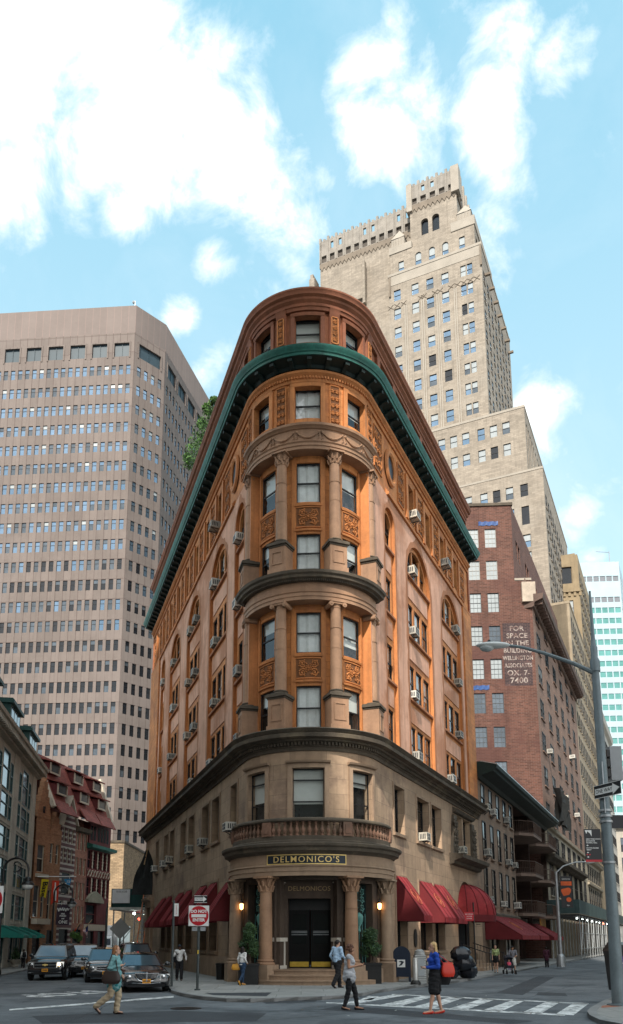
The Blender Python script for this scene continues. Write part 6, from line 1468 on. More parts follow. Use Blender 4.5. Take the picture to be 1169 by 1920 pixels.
def oneway(mb_fn, F, w, h, name='one_way_plate'):
    m = MB(); m.box(-w / 2, w / 2, -.01, 0, -h / 2, h / 2, 0, F); o = mb_fn(m, name, [SBK])
    m = MB(); aw = w * .93; zz = -.014
    m.poly([F(x, zz, y) for x, y in ((-aw / 2, -h * .23), (aw * .22, -h * .23), (aw * .22, -h * .40), (aw / 2, 0), (aw * .22, h * .40), (aw * .22, h * .23), (-aw / 2, h * .23))]); a = mb_fn(m, 'arrow', [SWH]); a.parent = o
    m = MB(); m.text('ONE WAY', h * .42, lambda x, y, z: F(x - w * .12, zz - .003 - z, y), ex=.001, sx=.98 * w / h / 3.05); a = mb_fn(m, 'lettering', [SBK]); a.parent = o
    m = MB(); [m.box(a_, b_, -.013, -.009, c_, d_, 0, F) for a_, b_, c_, d_ in ((-w / 2, w / 2, h / 2 - .012, h / 2), (-w / 2, w / 2, -h / 2, -h / 2 + .012))]; a = mb_fn(m, 'border', [SWH]); a.parent = o
    return o
d0 = gnd(370, 1857)
t, bl = dne((*d0, 0), 2.47, .345, 'red and white do not enter sign below a one way arrow on the corner pavement')
oneway(bl, lambda x, y, z: (x + .05, y - .01, z + 3.03), .44, .24)
m = MB(); m.box(-.22, -.04, .0, .01, 1.96, 2.09); m.box(.06, .24, .0, .01, 1.96, 2.09); bl(m, 'small_plate', [GREYM])
m = MB(); m.box(-.02, .02, -.005, .06, 1.2, 1.32); bl(m, 'yellow_tag', [mat('yellow_tag', (.7, .45, .04), .5)])
# far-left no entry sign with backs of other signs
t2, bl2 = dne((-12.05, 31.2, 0), 3.2, .52, 'do not enter sign cut off by the left edge, with blank sign backs below it')
m = MB(); m.ext([lambda d, p=p: (p[0], .06 + d, p[1]) for p in ((-.2, 2.1), (.34, 2.1), (.36, 2.45), (.1, 2.8), (-.3, 2.75))], 0, .01); bl2(m, 'pentagon_plate', [SWH])
m = MB(); m.ext([lambda d, p=p: (p[0], .03 + d, p[1]) for p in ((.05, 1.55), (.42, 1.92), (.05, 2.28), (-.32, 1.92))], 0, .01); bl2(m, 'diamond_plate', [SWH])
p2 = thing('parking_sign_pole', 'thin dark pole with a small white plate beside the black sedan', 'pole', (-4.69, 29.76, 0))
m = MB(); m.tube((-4.69, 29.76, 0), (-4.69, 29.76, 3.1), .045, n=8); m.build('post', [PGREEN], p2); m = MB(); m.box(-4.66, -4.50, 29.70, 29.71, 2.52, 2.98); m.build('sign_plate', [SWH], p2)
m = MB(); m.text('NO STANDING', .05, lambda x, y, z: (-4.58, 29.695, 2.75) if False else (-4.58 - y * 1.0, 29.697 - z, 2.75 + x), ex=.001); m.build('lettering', [SREDM], p2)
ds = thing('diamond_sign', 'grey back of a diamond shaped road sign on a dark pole behind the parked cars', 'sign', (-10.3, 46, 0))
m = MB(); m.tube((-10.25, 46.05, 0), (-10.25, 46.05, 2.8), .05, n=8); m.build('post', [PGREEN], ds); m = MB(); m.ext([lambda d, p=p: (p[0], 46 + d, p[1]) for p in ((-10.25, 1.7), (-9.65, 2.3), (-10.25, 2.9), (-10.85, 2.3))], 0, .02); m.build('sign_plate', [mat('sign_back', (.22, .22, .21), .5, .1)], ds)
m = MB(); m.tube((-12.0, 50, 0), (-12.0, 50, 3.6), .07, n=8); m.tube((-12, 50, 3.6), (-12, 50, 3.9), .04, n=6); tag(m.build('bare_post', [PGREEN], org=None), 'bare dark post left of the diamond sign back', 'post')
# ============================================================ bishop's crook lamps
def crook(label, base, h, rz=0, mats=None):
    t = thing('street_lamp', label, 'street lamp', base, "bishop's crook street lamps", rz=rz); M_ = [mats or BLACK]
    def bl(mb, name, mats, par=None):
        o = bpy.data.objects.new(name, mb.mesh(name, mats)); COL.objects.link(o); o.parent = par or t; return o
    m = MB(); m.lathe((0, 0, 0), [(.22, 0), (.22, .15), (.16, .3), (.14, .8), (.1, .95), (.075, 1.1), (.06, h * .85)], 12); bl(m, 'post', M_)
    m = MB(); r = .62; z0 = h * .85; m.pipe([(0, 0, z0 - .2), (0, 0, z0)] + [(r - r * math.cos(a), 0, z0 + r * .95 * math.sin(a)) for a in lin(0.1, math.pi * .98, 14)] + [(2 * r, 0, z0 - .35)], [.055] * 17 + [.03], 8)
    pts = [(r + .33 * (1 - t * .75) * math.cos(6 * t - 2), 0, z0 + .22 + .33 * (1 - t * .75) * math.sin(6 * t - 2)) for t in lin(0, 1, 22)]; m.pipe(pts, .03, 6); m.ball((r, 0, z0 + .62), .09, 0, 8, 5); bl(m, 'crook', M_)
    m = MB(); m.lathe((2 * r, 0, z0 - .75), [(.06, .42), (.14, .36), (.16, .2), (.3, .1), (.33, .02), (.3, 0)], 14); lo = bl(m, 'lamp_hood', M_)
    m = MB(); m.lathe((2 * r, 0, z0 - .98), [(.05, 0), (.2, .05), (.27, .14), (.28, .24)], 14); bl(m, 'globe', [mat('lamp_globe', (.75, .75, .72), .2)], lo)
    return t
crook("dark crook lamp with a white globe at the left edge before the limestone building", (-14.85, 40, 0), 6.0)
crook("slender dark crook lamp standing in front of the hanging banners", (-17.0, 55.5, 0), 5.7)
# ============================================================ hanging banners and flags
m = MB()
bn = thing('banner_pole', 'white horizontal pole carrying the small hanging banners on the old houses', 'pole', at(72, 1643, 60.2))
a, b = at(71, 1643.5, 57.5), at(143, 1643.5, 57.5); m.tube(a, b, .035, n=6); m.build('rod', [WHITEP], bn)
def banner(name, label, pts, Y, mat_, cat='banner', extra=None, wave=.06):
    o = thing(name, label, cat, at(*pts[0], Y)); m = MB()
    m.ext([lambda d, p=p: tuple(Vector(at(*p, Y)) + Vector((0, d + wave * math.sin(p[1] * .3), 0))) for p in pts], 0, .02); m.build('cloth', [mat_], o)
    if extra: extra(o, Y)
    return o
YEL = mat('yellow_cloth', (.72, .55, .02), .7, .1, 2); RDC = mat('red_cloth', (.62, .05, .02), .7, .1, 2); BLC = mat('blue_cloth', (.03, .27, .55), .7, .1, 2); PLUM = mat('plum_cloth', (.05, .03, .045), .8, .15, 2)
def ybase(o, Y):
    c = at(83, 1667, Y - .13); m = MB(); m.text('Base', .62, lambda x, y, z: (c[0] + y * .8 - x * .12, c[1] - z, c[2] - x * .95), ex=.005, bold=.012); m.build('lettering', [BLACK], o)
banner('swallowtail_banner', 'yellow swallowtail banner with black lettering on the old houses', [(79, 1648), (92.5, 1649.5), (85.5, 1684), (80.5, 1680.5), (74.5, 1682)], 57.4, YEL, extra=ybase)
def bottle(o, Y):
    m = MB(); prof = [(-2.6, 1689), (-3.0, 1672), (-2.2, 1669), (-1.1, 1662), (-1, 1654.5), (1, 1654.5), (1.1, 1662), (2.2, 1669), (3, 1672), (2.6, 1689)]
    m.ext([lambda d, p=p: tuple(Vector(at(104.3 + p[0] - (p[1] - 1655) * .04, p[1], Y - .14)) + Vector((0, d, 0))) for p in prof], -.004, .004); m.build('bottle_picture', [WHITEP], o)
banner('swallowtail_banner', 'red swallowtail banner with a white bottle on the old houses', [(98.5, 1651), (112, 1651.5), (109.5, 1693), (102, 1690.5), (95.5, 1697)], 57.6, RDC, extra=bottle)
def bluet(o, Y):
    c = at(128.3, 1653, Y - .14); m = MB(); m.text('15', .28, lambda x, y, z: (c[0] + x, c[1] - z, c[2] + y), ex=.004); m.build('lettering', [WHITEP], o)
banner('pennant', 'small blue triangular pennant on the old houses', [(121, 1649), (134.5, 1647.5), (130, 1665)], 57.8, BLC, extra=bluet)
def plum(o, Y):
    m = MB(); c = at(118.8, 1705, Y - .14)
    pts = [(c[0] - .42 + i * .035, c[1], c[2] + .12 * math.sin(i * 1.35) * (1.4 if i in (3, 4, 5, 11, 12, 17, 18) else .7)) for i in range(25)]; m.pipe(pts, .035, 4)
    for py, s, tx in ((1713.5, .13, 'FINE'), (1717.5, .16, 'FOOD'), (1722.3, .13, 'and'), (1729, .3, 'ONE')):
        q = at(118.3, py, Y - .14); m.text(tx, s, lambda x, y, z: (q[0] + x, q[1] - z, q[2] + y), ex=.004, bold=.006)
    m.build('lettering', [WHITEP], o)
banner('shop_banner', 'dark plum banner with white script below the red bottle banner', [(107.5, 1697), (132, 1697), (130, 1735), (105, 1734)], 57.2, PLUM, extra=plum)
m = MB(); m.tube(at(108, 1694, 57.3), at(138, 1695.5, 57.3), .03, n=6); tag(m.build('banner_rod', [WHITEP], org=None), 'short white rod holding the dark plum banner', 'pole')
def flag(name, label, p0, p1, q0, q1, Y, stripes, canton=None):
    o = thing(name, label, 'flag', at(*p0, Y)); A, B_, Cc, D = [Vector(at(*p, Y)) for p in (p0, p1, q1, q0)]
    m = MB(); m.tube(A + (A - Vector(at(*p1, Y))) * .9, B_, .03, n=6); m.build('pole', [mat('raw_wood', (.45, .3, .17))], o)
    def S(s, t): q = A.lerp(B_, s).lerp(D.lerp(Cc, s), t); return (q.x, q.y + .12 * math.sin(t * 5 + s * 4), q.z)
    k = len(stripes); m = MB(); ms = []
    for i, st in enumerate(stripes):
        if st not in ms: ms.append(st)
        for j in range(6):
            t0, t1 = j / 6, (j + 1) / 6; mi = ms.index(st)
            if canton and i < 7 and j < 3:
                if canton not in ms: ms.append(canton)
                mi = ms.index(canton)
            m.poly([S(i / k, t0), S((i + 1) / k, t0), S((i + 1) / k, t1), S(i / k, t1)], mi)
    m.build('cloth', ms, o)
flag('striped_flag', 'black red and gold flag above the hanging plants on the left street', (150, 1731), (141, 1744), (147.5, 1744), (133, 1750), 58.5, [SBK, RDC, YEL])
flag('striped_flag', 'american flag on an angled pole on the left street', (165, 1734), (156, 1745), (164, 1759), (153, 1746) if False else (163, 1757), 58.5, [SREDM, SWH] * 6 + [SREDM], mat('navy_cloth', (.02, .03, .12), .8))
# ============================================================ foliage helper: plants made of many small leaves
LF = [mat('leaf_dark', (.028, .06, .022), .6, .25, 4), mat('leaf_mid', (.05, .10, .03), .6, .25, 4), mat('leaf_light', (.10, .20, .04), .6, .25, 4)]
def leafball(mb, c, r, n, size, rnd_, sc=(1, 1, 1), ms=(0, 1)):
    for _ in range(n):
        d = Vector((rnd_.gauss(0, 1), rnd_.gauss(0, 1), rnd_.gauss(0, 1))).normalized() * r * rnd_.random() ** .4
        p = Vector((c[0] + d.x * sc[0], c[1] + d.y * sc[1], c[2] + d.z * sc[2])); s = size * rnd_.uniform(.6, 1.3)
        a = Vector((rnd_.gauss(0, 1), rnd_.gauss(0, 1), rnd_.gauss(0, 1))).normalized(); b = a.orthogonal().normalized()
        mb.poly([p - a * s, p + b * s * .45, p + a * s, p - b * s * .45], rnd_.choice(ms))
def planter(x, y, label, h, r, seed):
    t = thing('planter', label, 'planter', (x, y, 0), 'evergreen planters at the entrance'); rn = random.Random(seed)
    m = MB(); m.box(x - .38, x + .38, y - .38, y + .38, 0, .78, 0); m.box(x - .41, x + .41, y - .41, y + .41, .70, .78); m.build('box', [mat('black_planter', (.018, .018, .018), .7, .25, 2)], t)
    m = MB(); m.lathe((x, y, 0), [(.36, .72), (.36, .79)], 12); m.build('soil', [mat('soil', (.03, .022, .016), .95)], t)
    m = MB()
    for k in range(3): m.pipe([(x + .03 * k, y, .75), (x + .05 * math.sin(k * 2), y + .03, 1.3), (x + .1 * math.sin(k * 3), y, h * .8)], [.04, .03, .012], 5)
    m.build('trunk', [mat('bark', (.07, .05, .035), .9, .3, 3)], t)
    m = MB()
    for i in range(26):
        z = 1.15 + (h - 1.15) * i / 26; rr = r * (1 - .6 * (i / 26) ** 1.6) * rn.uniform(.6, 1.1)
        a = rn.random() * 6.28; leafball(m, (x + rr * .7 * math.cos(a), y + rr * .7 * math.sin(a), z), r * .42, 110, .045, rn, ms=(0, 0, 1))
    m.build('crown', LF, t)
planter(2.72, 32.0, 'tall evergreen shrub in a black box right of the entrance steps', 2.05, .42, 3)
planter(-2.0, 31.4, 'tall evergreen shrub in a black box left of the entrance steps', 2.25, .42, 4)
hp = thing('hanging_plants', 'bright green hanging plants below the black red and gold flag', 'plant', at(140, 1755, 58.4)); m = MB(); rn = random.Random(9)
for px, py, r in ((137, 1753, .25), (143, 1756, .28), (149, 1760, .25), (147, 1754, .2)): leafball(m, at(px, py, 58.4), r, 160, .07, rn, ms=(1, 2, 2))
m.build('crown', LF, hp); m = MB(); c = at(143, 1761, 58.4); m.lathe((c[0], c[1], c[2] - .2), [(.1, 0), (.25, .2)], 10); m.build('basket', [BLACK], hp)
# roof garden tree seen over the left cornice
rt = thing('roof_tree', 'leafy green tree on the roof behind the left green cornice', 'tree', P(-UT - 14, -2.5, 30.3)); m = MB(); rn = random.Random(5)
p0_ = P(-UT, -2.0, 0)
for px, py, r in ((356, 868, .6), (362, 850, .8), (372, 832, .9), (382, 812, .9), (390, 792, .8), (397, 770, .6), (402, 752, .35), (352, 858, .4), (378, 795, .4), (388, 765, .35), (384, 835, .7)): leafball(m, hit(px, py, p0_, DL), r, 380, .11, rn, ms=(1, 1, 2, 2))
m.build('crown', LF, rt); m = MB()
for u in (12, 14, 16): m.tube(P(-UT - u, -1.4, 30.3), P(-UT - u, -1.2, 32), .07, n=6)
m.build('trunk', [mat('bark', (.07, .05, .035))], rt)
rb = MB(); F = FLm; rb.box(19.5, 21.2, -2.6, -.9, 30.4, 32.8, 0, F); rb.box(19.4, 21.3, -2.7, -.8, 32.8, 33.0, 1, F); rb.build('chimney', [REDT, SOOT], FB)
rw_ = MB(); rw_.tube(P(-UT - 21, -.8, 33.0), P(-UT - 30.3, -.1, 30.7), .03, n=4); rw_.build('guy_wire', [GREYM], FB)
# ============================================================ mailbox, cabinet, bollards, heaps, wall lanterns
MBL = mat('mailbox_blue', (.006, .013, .03), .4, .15, 3)
mbx = thing('mailbox', 'dark blue street mailbox with an eagle label beside the portico column', 'mailbox', (4.1, 33.4, 0), rz=R(-6))
def lbl(t):
    def f(mb, name, mats, par=None): o = bpy.data.objects.new(name, mb.mesh(name, mats)); COL.objects.link(o); o.parent = par or t; return o
    return f
f = lbl(mbx); m = MB(); prof = [(-.36, .2), (.36, .2), (.36, 1.05)] + [(.36 * math.cos(a), 1.05 + .36 * math.sin(a)) for a in lin(0, math.pi, 12)][1:-1] + [(-.36, 1.05)]
m.ext([lambda d, p=p: (p[0], d, p[1]) for p in prof], -.32, .32); f(m, 'body', [MBL])
for sx in (-.32, .32):
    for sy in (-.28, .28): m = MB(); m.box(sx - .04, sx + .04, sy - .04, sy + .04, 0, .2); f(m, 'leg', [MBL])
m = MB(); m.box(-.26, .26, -.345, -.32, 1.0, 1.25); f(m, 'chute', [MBL]); m = MB(); m.box(-.18, .14, -.332, -.32, .58, .88); lb_ = f(m, 'label_plate', [SWH])
m = MB(); m.poly([(-.13, -.335, .62), (.0, -.335, .66), (.1, -.335, .80), (-.02, -.335, .84), (-.13, -.335, .80), (-.02, -.335, .76)]); f(m, 'eagle_mark', [NAVY], lb_)
cb = thing('street_cabinet', 'tall grey metal cabinet right behind the blue mailbox', 'cabinet', (5.0, 34.1, 0)); m = MB(); m.box(4.72, 5.18, 33.9, 34.4, 0, 1.05); m.lathe((4.95, 34.15, 0), [(.23, 1.05), (.2, 1.2), (.1, 1.28)], 12); m.build('body', [mat('ribbed_grey', (.42, .43, .42), .6, .15, 2, brick=(4, .09, .02, (.2, .2, .2), .05, 0))], cb)
m = MB(); m.box(4.8, 5.1, 33.89, 33.9, .2, .9); m.build('panel', [GREYM], cb)
for (x, y, lb, hh, ms_) in ((4.35, 31.2, 'steel bollard with a dark foot, nearer the blue mailbox', 1.0, 1), (4.92, 31.5, 'plain slimmer steel bollard, nearer the blonde woman', .85, 0)):
    t = thing('bollard', lb, 'bollard', (x, y, 0), 'steel bollards on the pavement corner'); m = MB(); m.lathe((x, y, 0), [(.1, .02), (.1, hh - .06), (.085, hh - .02), (.03, hh)], 16); m.build('post', [mat('bollard_steel', (.48, .48, .46), .35, .15, 3, metal=.6)], t)
    if ms_: m = MB(); m.lathe((x, y, 0), [(.2, 0), (.2, .06), (.13, .16)], 16); m.build('foot', [BLACK], t)
    else: m = MB(); m.lathe((x, y, 0), [(.105, hh - .16), (.107, hh - .1), (.105, hh - .1)], 16); m.build('collar', [GREYM], t)
m = MB(); m.box(5.15, 5.75, 35.2, 35.6, 0, .42); m.box(5.1, 5.8, 35.15, 35.65, .38, .5); tag(m.build('concrete_block', [KERB], org=(5.4, 35.4, 0)), 'low pale concrete block behind the bollards', 'block')
BAG = mat('bin_bag', (.012, .014, .02), .25, .2, 3, .5, 9, spec=.6); rn = random.Random(2)
for (cx, cy, lab, k) in ((6.9, 35.9, 'heap of shiny black bin bags on the pavement right of the blonde woman', 6), (5.6, 36.3, 'smaller heap of black bin bags left of the blonde woman', 3)):
    h_ = thing('bin_bags', lab, 'bin bags', (cx, cy, 0), 'heaps of bin bags')
    for i in range(k):
        m = MB(); x, y, z = cx + rn.uniform(-.5, .5), cy + rn.uniform(-.3, .3), .3 + .38 * (i // 2)
        n, kk, r = 14, 9, .42
        rows = [[(x + r * (1 + .16 * math.sin(3 * a + i) * math.sin(4 * b) + .08 * math.sin(7 * a + b * 5)) * math.sin(b) * math.cos(a), y + r * (1 + .14 * math.sin(4 * a + i)) * math.sin(b) * math.sin(a), max(0, z + r * .85 * math.cos(b))) for a in [6.283 * j / n for j in range(n)]] for b in lin(.03, math.pi - .03, kk)]
        m.grid(rows, 0, True); m.pipe([(x, y, z + .32), (x + .05, y, z + .45)], [.05, .1], 6); m.build('bag', [BAG], h_)
for s, lb in ((-1, 'glowing wall lantern in the dark left side of the portico'), (1, 'glowing wall lantern in the right side of the portico')):
    c = Q3(63 * s, 2.75 if False else 3.18, 3.0); t = thing('wall_lantern', lb, 'lantern', c, 'lanterns in the portico')
    m = MB(); m.lathe((c[0], c[1], c[2] - .12), [(.02, 0), (.07, .05), (.085, .22), (.05, .26)], 10); m.build('globe', [WARM], t)
    m = MB(); m.lathe((c[0], c[1], c[2] + .14), [(.1, 0), (.06, .08), (.015, .16)], 10); m.pipe([(c[0], c[1], c[2] + .3), (c[0], c[1] + .15, c[2] + .34), (c[0], c[1] + .22, c[2])], .015, 5); m.build('bracket', [BLACK], t)
for u, lb in ((12.55, 'small lit lantern left of the domed canopy entrance'), (17.35, 'unlit black lantern right of the domed canopy entrance')):
    c = FR(u, .25, 2.9); t = thing('wall_lantern', lb, 'lantern', c, 'lanterns at the side entrance'); m = MB(); m.box(c[0] - .09, c[0] + .09, c[1] - .09, c[1] + .09, c[2] - .2, c[2] + .12); m.build('glass', [WARM if u < 15 else GB[1]], t)
    m = MB(); m.lathe((c[0], c[1], c[2] + .12), [(.16, 0), (.1, .1), (.02, .2)], 8); m.pipe([FR(u, 0, 2.6), FR(u, .25, 2.6)], .02, 5); m.build('cap', [BLACK], t)
c = at(395 / 1.0 * 0 + 276, 1746, 57.5)
# railings and red sign at the side entrance
rl_ = thing('stair_railing', 'black iron stair railing at the domed side entrance', 'railing', FR(13.2, .9, 0))
for u in (13.2, 16.7):
    m = MB(); m.pipe([FR(u, -.1, 1.5), FR(u, 1.4, 1.0), FR(u, 1.7, .95), FR(u, 1.75, 0)], .03, 6)
    for v in lin(0, 1.6, 9): m.tube(FR(u, v, .05), FR(u, v, 1.42 - v * .3), .012, n=4)
    m.build('rail', [BLACK], rl_)
rs = thing('hanging_sign', 'small red sign with white lettering on a thin black post before the domed canopy', 'sign', (8.1, 37.9, 0))
m = MB(); m.tube((8.1, 38, 0), (8.1, 38, 3.4), .035, n=8); m.build('post', [BLACK], rs); m = MB(); m.box(7.66, 8.08, 37.9, 37.94, 2.55, 2.95); so = m.build('board', [SREDM], rs)
m = MB()
for tx, z in (('NO PARKING', 2.85), ('ANYTIME', 2.75), ('DANGER', 2.65)): m.text(tx, .062, lambda x, y, zz, z=z: (7.87 + x, 37.896 - zz, z + y), ex=.001)
m.build('lettering', [SWH], so)
ub = thing('standpipe_plaque', 'dark oval wall plaque between two right flank windows', 'plaque', FR(4.9, 0, 1.6)); m = MB(); m.ext([lambda d, a=a: FR(4.95 + .22 * math.cos(a), d, 1.75 + .42 * math.sin(a)) for a in lin(0, 2 * math.pi, 20)[:-1]], .0, .05); m.build('plate', [BLACK], ub)
wb = thing('litter_bin', 'small dark bin against the left flank wall behind the sign', 'bin', (-3.7, 31.9, 0)); c = FLm(1.7, .55, 0); wb.location = c
m = MB(); m.lathe((c[0], c[1], 0), [(.17, 0), (.2, .6), (.22, .62), (.22, .68), (.1, .7)], 12); m.build('body', [BLACK], wb)
# ============================================================ right shed, far lamp, tall corner lamp
SHR = thing('sidewalk_shed', 'long green sidewalk shed with lit bulbs and pipe scaffolding along the right street', 'scaffolding', FR(44, 1.5, 0))
VS = 3.0; U0s, U1s = 44.5, 104
m = MB(); solid(m, FR, U0s, U1s, VS - .08, VS, 4.0, 5.25); solid(m, FR, U0s, U0s + .1, .2, VS - .08, 4.0, 5.25); m.build('parapet_board', [mat('shed_green_grey', (.05, .085, .085), .7, .3, .5, streak=.5)], SHR)
m = MB(); solid(m, FR, U0s, U1s, .1, VS - .09, 3.8, 3.98); m.build('deck', [mat('dark_timber', (.04, .04, .04), .9, .3)], SHR)
for k, u in enumerate(lin(U0s + .2, U1s - .3, 24)):
    m = MB(); m.tube(FR(u, VS - .1, 0), FR(u, VS - .1, 3.8), .05, n=6); m.tube(FR(u, .5, 0), FR(u, .5, 3.8), .05, n=6); m.build('post', [STEELM], SHR)
    if k < 23 and k % 2 == 0: m = MB(); m.tube(FR(u, VS - .1, .3), FR(u + 2.4, VS - .1, 3.3), .03, n=5); m.build('brace', [STEELM], SHR)
for z in (.9, 2.3): m = MB(); m.tube(FR(U0s, VS - .1, z), FR(U1s, VS - .1, z), .03, n=5); m.build('handrail', [STEELM], SHR)
for i in range(9): m = MB(); m.ball(FR(U0s + 2.0 + i * 4.4, VS - .5, 3.65), .075, 0, 8, 5); m.build('lamp_bulb', [BULB], SHR)
m = MB(); m.ball(FR(U0s + 26, VS - .3, 3.6), .1, 0, 8, 5); m.build('warning_lamp', [REDL], SHR)
m = MB()
rows = [[FR(47.8 + i * .8, 1.2 + .5 * math.sin(i * 1.7 + j * .8), 12.8 + j * 1.1 + .3 * math.sin(i * 2.3)) for i in range(9)] for j in range(4)]
m.grid(rows); tag(m.build('dark_netting', [NET], org=FR(50, 1, 13)), 'dark debris netting bunched on the ledge of the brick loft', 'netting')
FL_ = thing('street_lamp', 'distant cobra head street lamp with an orange banner on the right pavement', 'street lamp', (16.4, 51.6, 0))
m = MB(); m.lathe((16.4, 51.6, 0), [(.3, 0), (.28, .6), (.2, .75), (.13, .8), (.09, 6.0)], 10); m.build('post', [GREYM], FL_)
m = MB(); m.pipe([(16.4, 51.6, 5.9), (16.9, 51.6, 6.35), (17.7, 51.6, 6.6), (18.3, 51.6, 6.62)], .045, 6); m.build('arm', [GREYM], FL_); m = MB(); m.ball((18.6, 51.6, 6.62), .35, 0, 10, 6, (1, .45, .3)); m.build('lamp_head', [WHITEP], FL_)
bn2 = thing('pole_banner', 'black and orange vertical banner hung on the distant street lamp', 'banner', (16.9, 51.6, 3.7)); m = MB(); m.box(16.62, 17.35, 51.5, 51.53, 3.7, 5.7); m.build('cloth', [SBK], bn2)
m = MB(); m.box(16.64, 17.33, 51.49, 51.5, 5.1, 5.36); m.build('orange_band', [mat('orange_print', (.62, .11, .03), .7, .2, 3)], bn2)
m = MB(); rn = random.Random(4)
m.poly([(16.95 + (.3 + .05 * math.sin(a * 3)) * math.cos(a), 51.492, 4.7 + (.3 + .08 * math.sin(a * 2 + 1)) * math.sin(a)) for a in lin(0, 6.28, 18)[:-1]]); m.poly([(17.1 + .16 * math.cos(a), 51.491, 4.2 + .15 * math.sin(a)) for a in lin(0, 6.28, 14)[:-1]]); m.build('orange_picture', [mat('orange_print', (.62, .11, .03))], bn2)
m = MB(); m.text('SWOON', .13, lambda x, y, z: (16.98 + x, 51.49 - z, 5.5 + y), ex=.002); m.text('nyc', .13, lambda x, y, z: (17.05 + x, 51.49 - z, 3.85 + y), ex=.002); m.build('lettering', [SWH], bn2)
# tall corner pole
pb = (8.2, 21.3); CP = thing('street_lamp', 'tall galvanised corner lamp pole with a long arm reaching left over the street', 'street lamp', (*pb, 0))
GAL = mat('galvanised_pole', (.15, .185, .20), .5, .15, 2, .3, 60, metal=.35); x0, y0 = pb
dz = lambda z: x0 + 0 * z
m = MB(); m.lathe((x0, y0, 0), [(.30, 0), (.30, .03), (.24, .05)], 20); m.lathe((x0, y0, 0), [(.17, .03), (.15, 2.5), (.13, 5.8), (.10, 9.2)], 20); m.build('post', [GAL], CP)
m = MB(); m.lathe((x0, y0, 0), [(.135, 9.0), (.14, 9.3), (.09, 9.42), (.1, 9.7), (.07, 9.8), (.055, 10.0), (.03, 11.4)], 12); m.build('mast_tip', [GAL], CP)
m = MB(); m.pipe([(x0, y0, 8.95), (x0 - .6, y0, 9.25), (x0 - 1.4, y0, 9.55), (x0 - 2.0, y0, 9.72), (x0 - 2.4, y0, 9.78)], [.07, .06, .05, .045, .04], 8); m.build('arm', [GAL], CP)
m = MB(); c = (x0 - 2.82, y0, 9.78)
rows = [[(c[0] + .48 * math.cos(b), c[1] + .17 * math.sin(b) * math.cos(a), c[2] + .09 * math.sin(b) * math.sin(a) + .0) for a in [6.283 * j / 14 for j in range(14)]] for b in lin(.05, math.pi - .05, 12)]
m.grid(rows, 0, True); lh = m.build('lamp_head', [mat('lamp_case', (.52, .54, .53), .4, .1)], CP); m = MB(); m.ball((c[0] - .18, c[1], c[2] - .07), .17, 0, 12, 8, (1.2, .8, .7)); m.build('lens', [mat('lamp_lens', (.35, .38, .38), .2, .1)], lh); m = MB(); m.lathe((c[0] - .1, c[1], c[2] + .08), [(.05, 0), (.05, .06), (.02, .08)], 8); m.build('photocell', [BLACK], lh)
m = MB()
for z in (4.75, 4.9, 5.05, 3.65): m.lathe((x0, y0, 0), [(.172, z), (.175, z + .03), (.172, z + .06)], 20)
m.tube((x0 - .06, y0 - .15, 5.0), (x0 - .06, y0 - .17, 6.4), .02, n=6); m.build('band_clamp', [GREYM], CP)
ow = thing('one_way_sign', 'black and white one way arrow sign on the tall corner lamp pole', 'sign', (x0, y0 - .3, 5.58))
FOW = lambda x, y, z: (x0 - .186 + .37 * (.35 + x) + .93 * y, y0 - .074 - .93 * (.35 + x) + .37 * y, 5.58 + z)
def fo(mb, name, mats): o = mb.build(name, mats, ow); return o
oneway(fo, FOW, .98, .36)
wf = thing('wayfinding_banner', 'black wayfinding plate with a red lower edge on the tall corner lamp pole', 'sign', (x0 - .1, y0, 3.7)); m = MB(); m.box(x0 - .62, x0 - .18, y0 - .02, y0, 3.72, 4.58); wo = m.build('plate', [SBK], wf)
m = MB(); m.box(x0 - .62, x0 - .18, y0 - .026, y0 - .02, 3.70, 3.76); m.build('red_edge', [SREDM], wo); m = MB(); m.poly([(x0 - .6, y0 - .024, 4.55), (x0 - .42, y0 - .024, 4.55), (x0 - .42, y0 - .024, 4.38), (x0 - .47, y0 - .024, 4.47), (x0 - .53, y0 - .024, 4.52), (x0 - .56, y0 - .024, 4.45)]); m.build('white_mark', [SWH], wo)
m = MB()
for tx, z in (('NEW YORK STOCK', 4.31), ('EXCHANGE', 4.26), ('FEDERAL HALL', 4.21), ('STATEN ISLAND', 4.07), ('FERRY', 4.02)): m.text(tx, .045, lambda x, y, zz, z=z: (x0 - .58 + x, y0 - .023 - zz, z + y), align='LEFT', ex=.001, bold=.001)
for z in (4.14, 3.95, 3.83): m.poly([(x0 - .58, y0 - .024, z), (x0 - .55, y0 - .024, z + .02), (x0 - .52, y0 - .024, z), (x0 - .55, y0 - .024, z - .02)])
m.build('lettering', [SWH], wo)
m = MB()
for x in (x0 - .57, x0 - .5): m.poly([(x + .022 * math.cos(a), y0 - .024, 3.895 + .022 * math.sin(a)) for a in lin(0, 6.28, 10)[:-1]])
m.build('red_dot', [SREDM], wo)
tsg = thing('traffic_signal', 'grey back of a traffic signal box behind the corner lamp pole', 'traffic signal', (x0 + .4, y0 + .2, 6)); m = MB(); m.box(x0 + .28, x0 + .6, y0 + .1, y0 + .4, 5.95, 6.9); m.build('housing', [mat('signal_grey', (.28, .29, .30), .5, .1)], tsg)
m = MB(); [m.box(x0 + .2, x0 + .28, y0 + .12 , y0 + .38, 6.05 + k * .28, 6.25 + k * .28) for k in range(3)]; m.build('visor', [BLACK], tsg); m = MB(); m.tube((x0, y0 + .2, 6.4), (x0 + .28, y0 + .2, 6.4), .04, n=6); m.build('mount', [GAL], tsg)
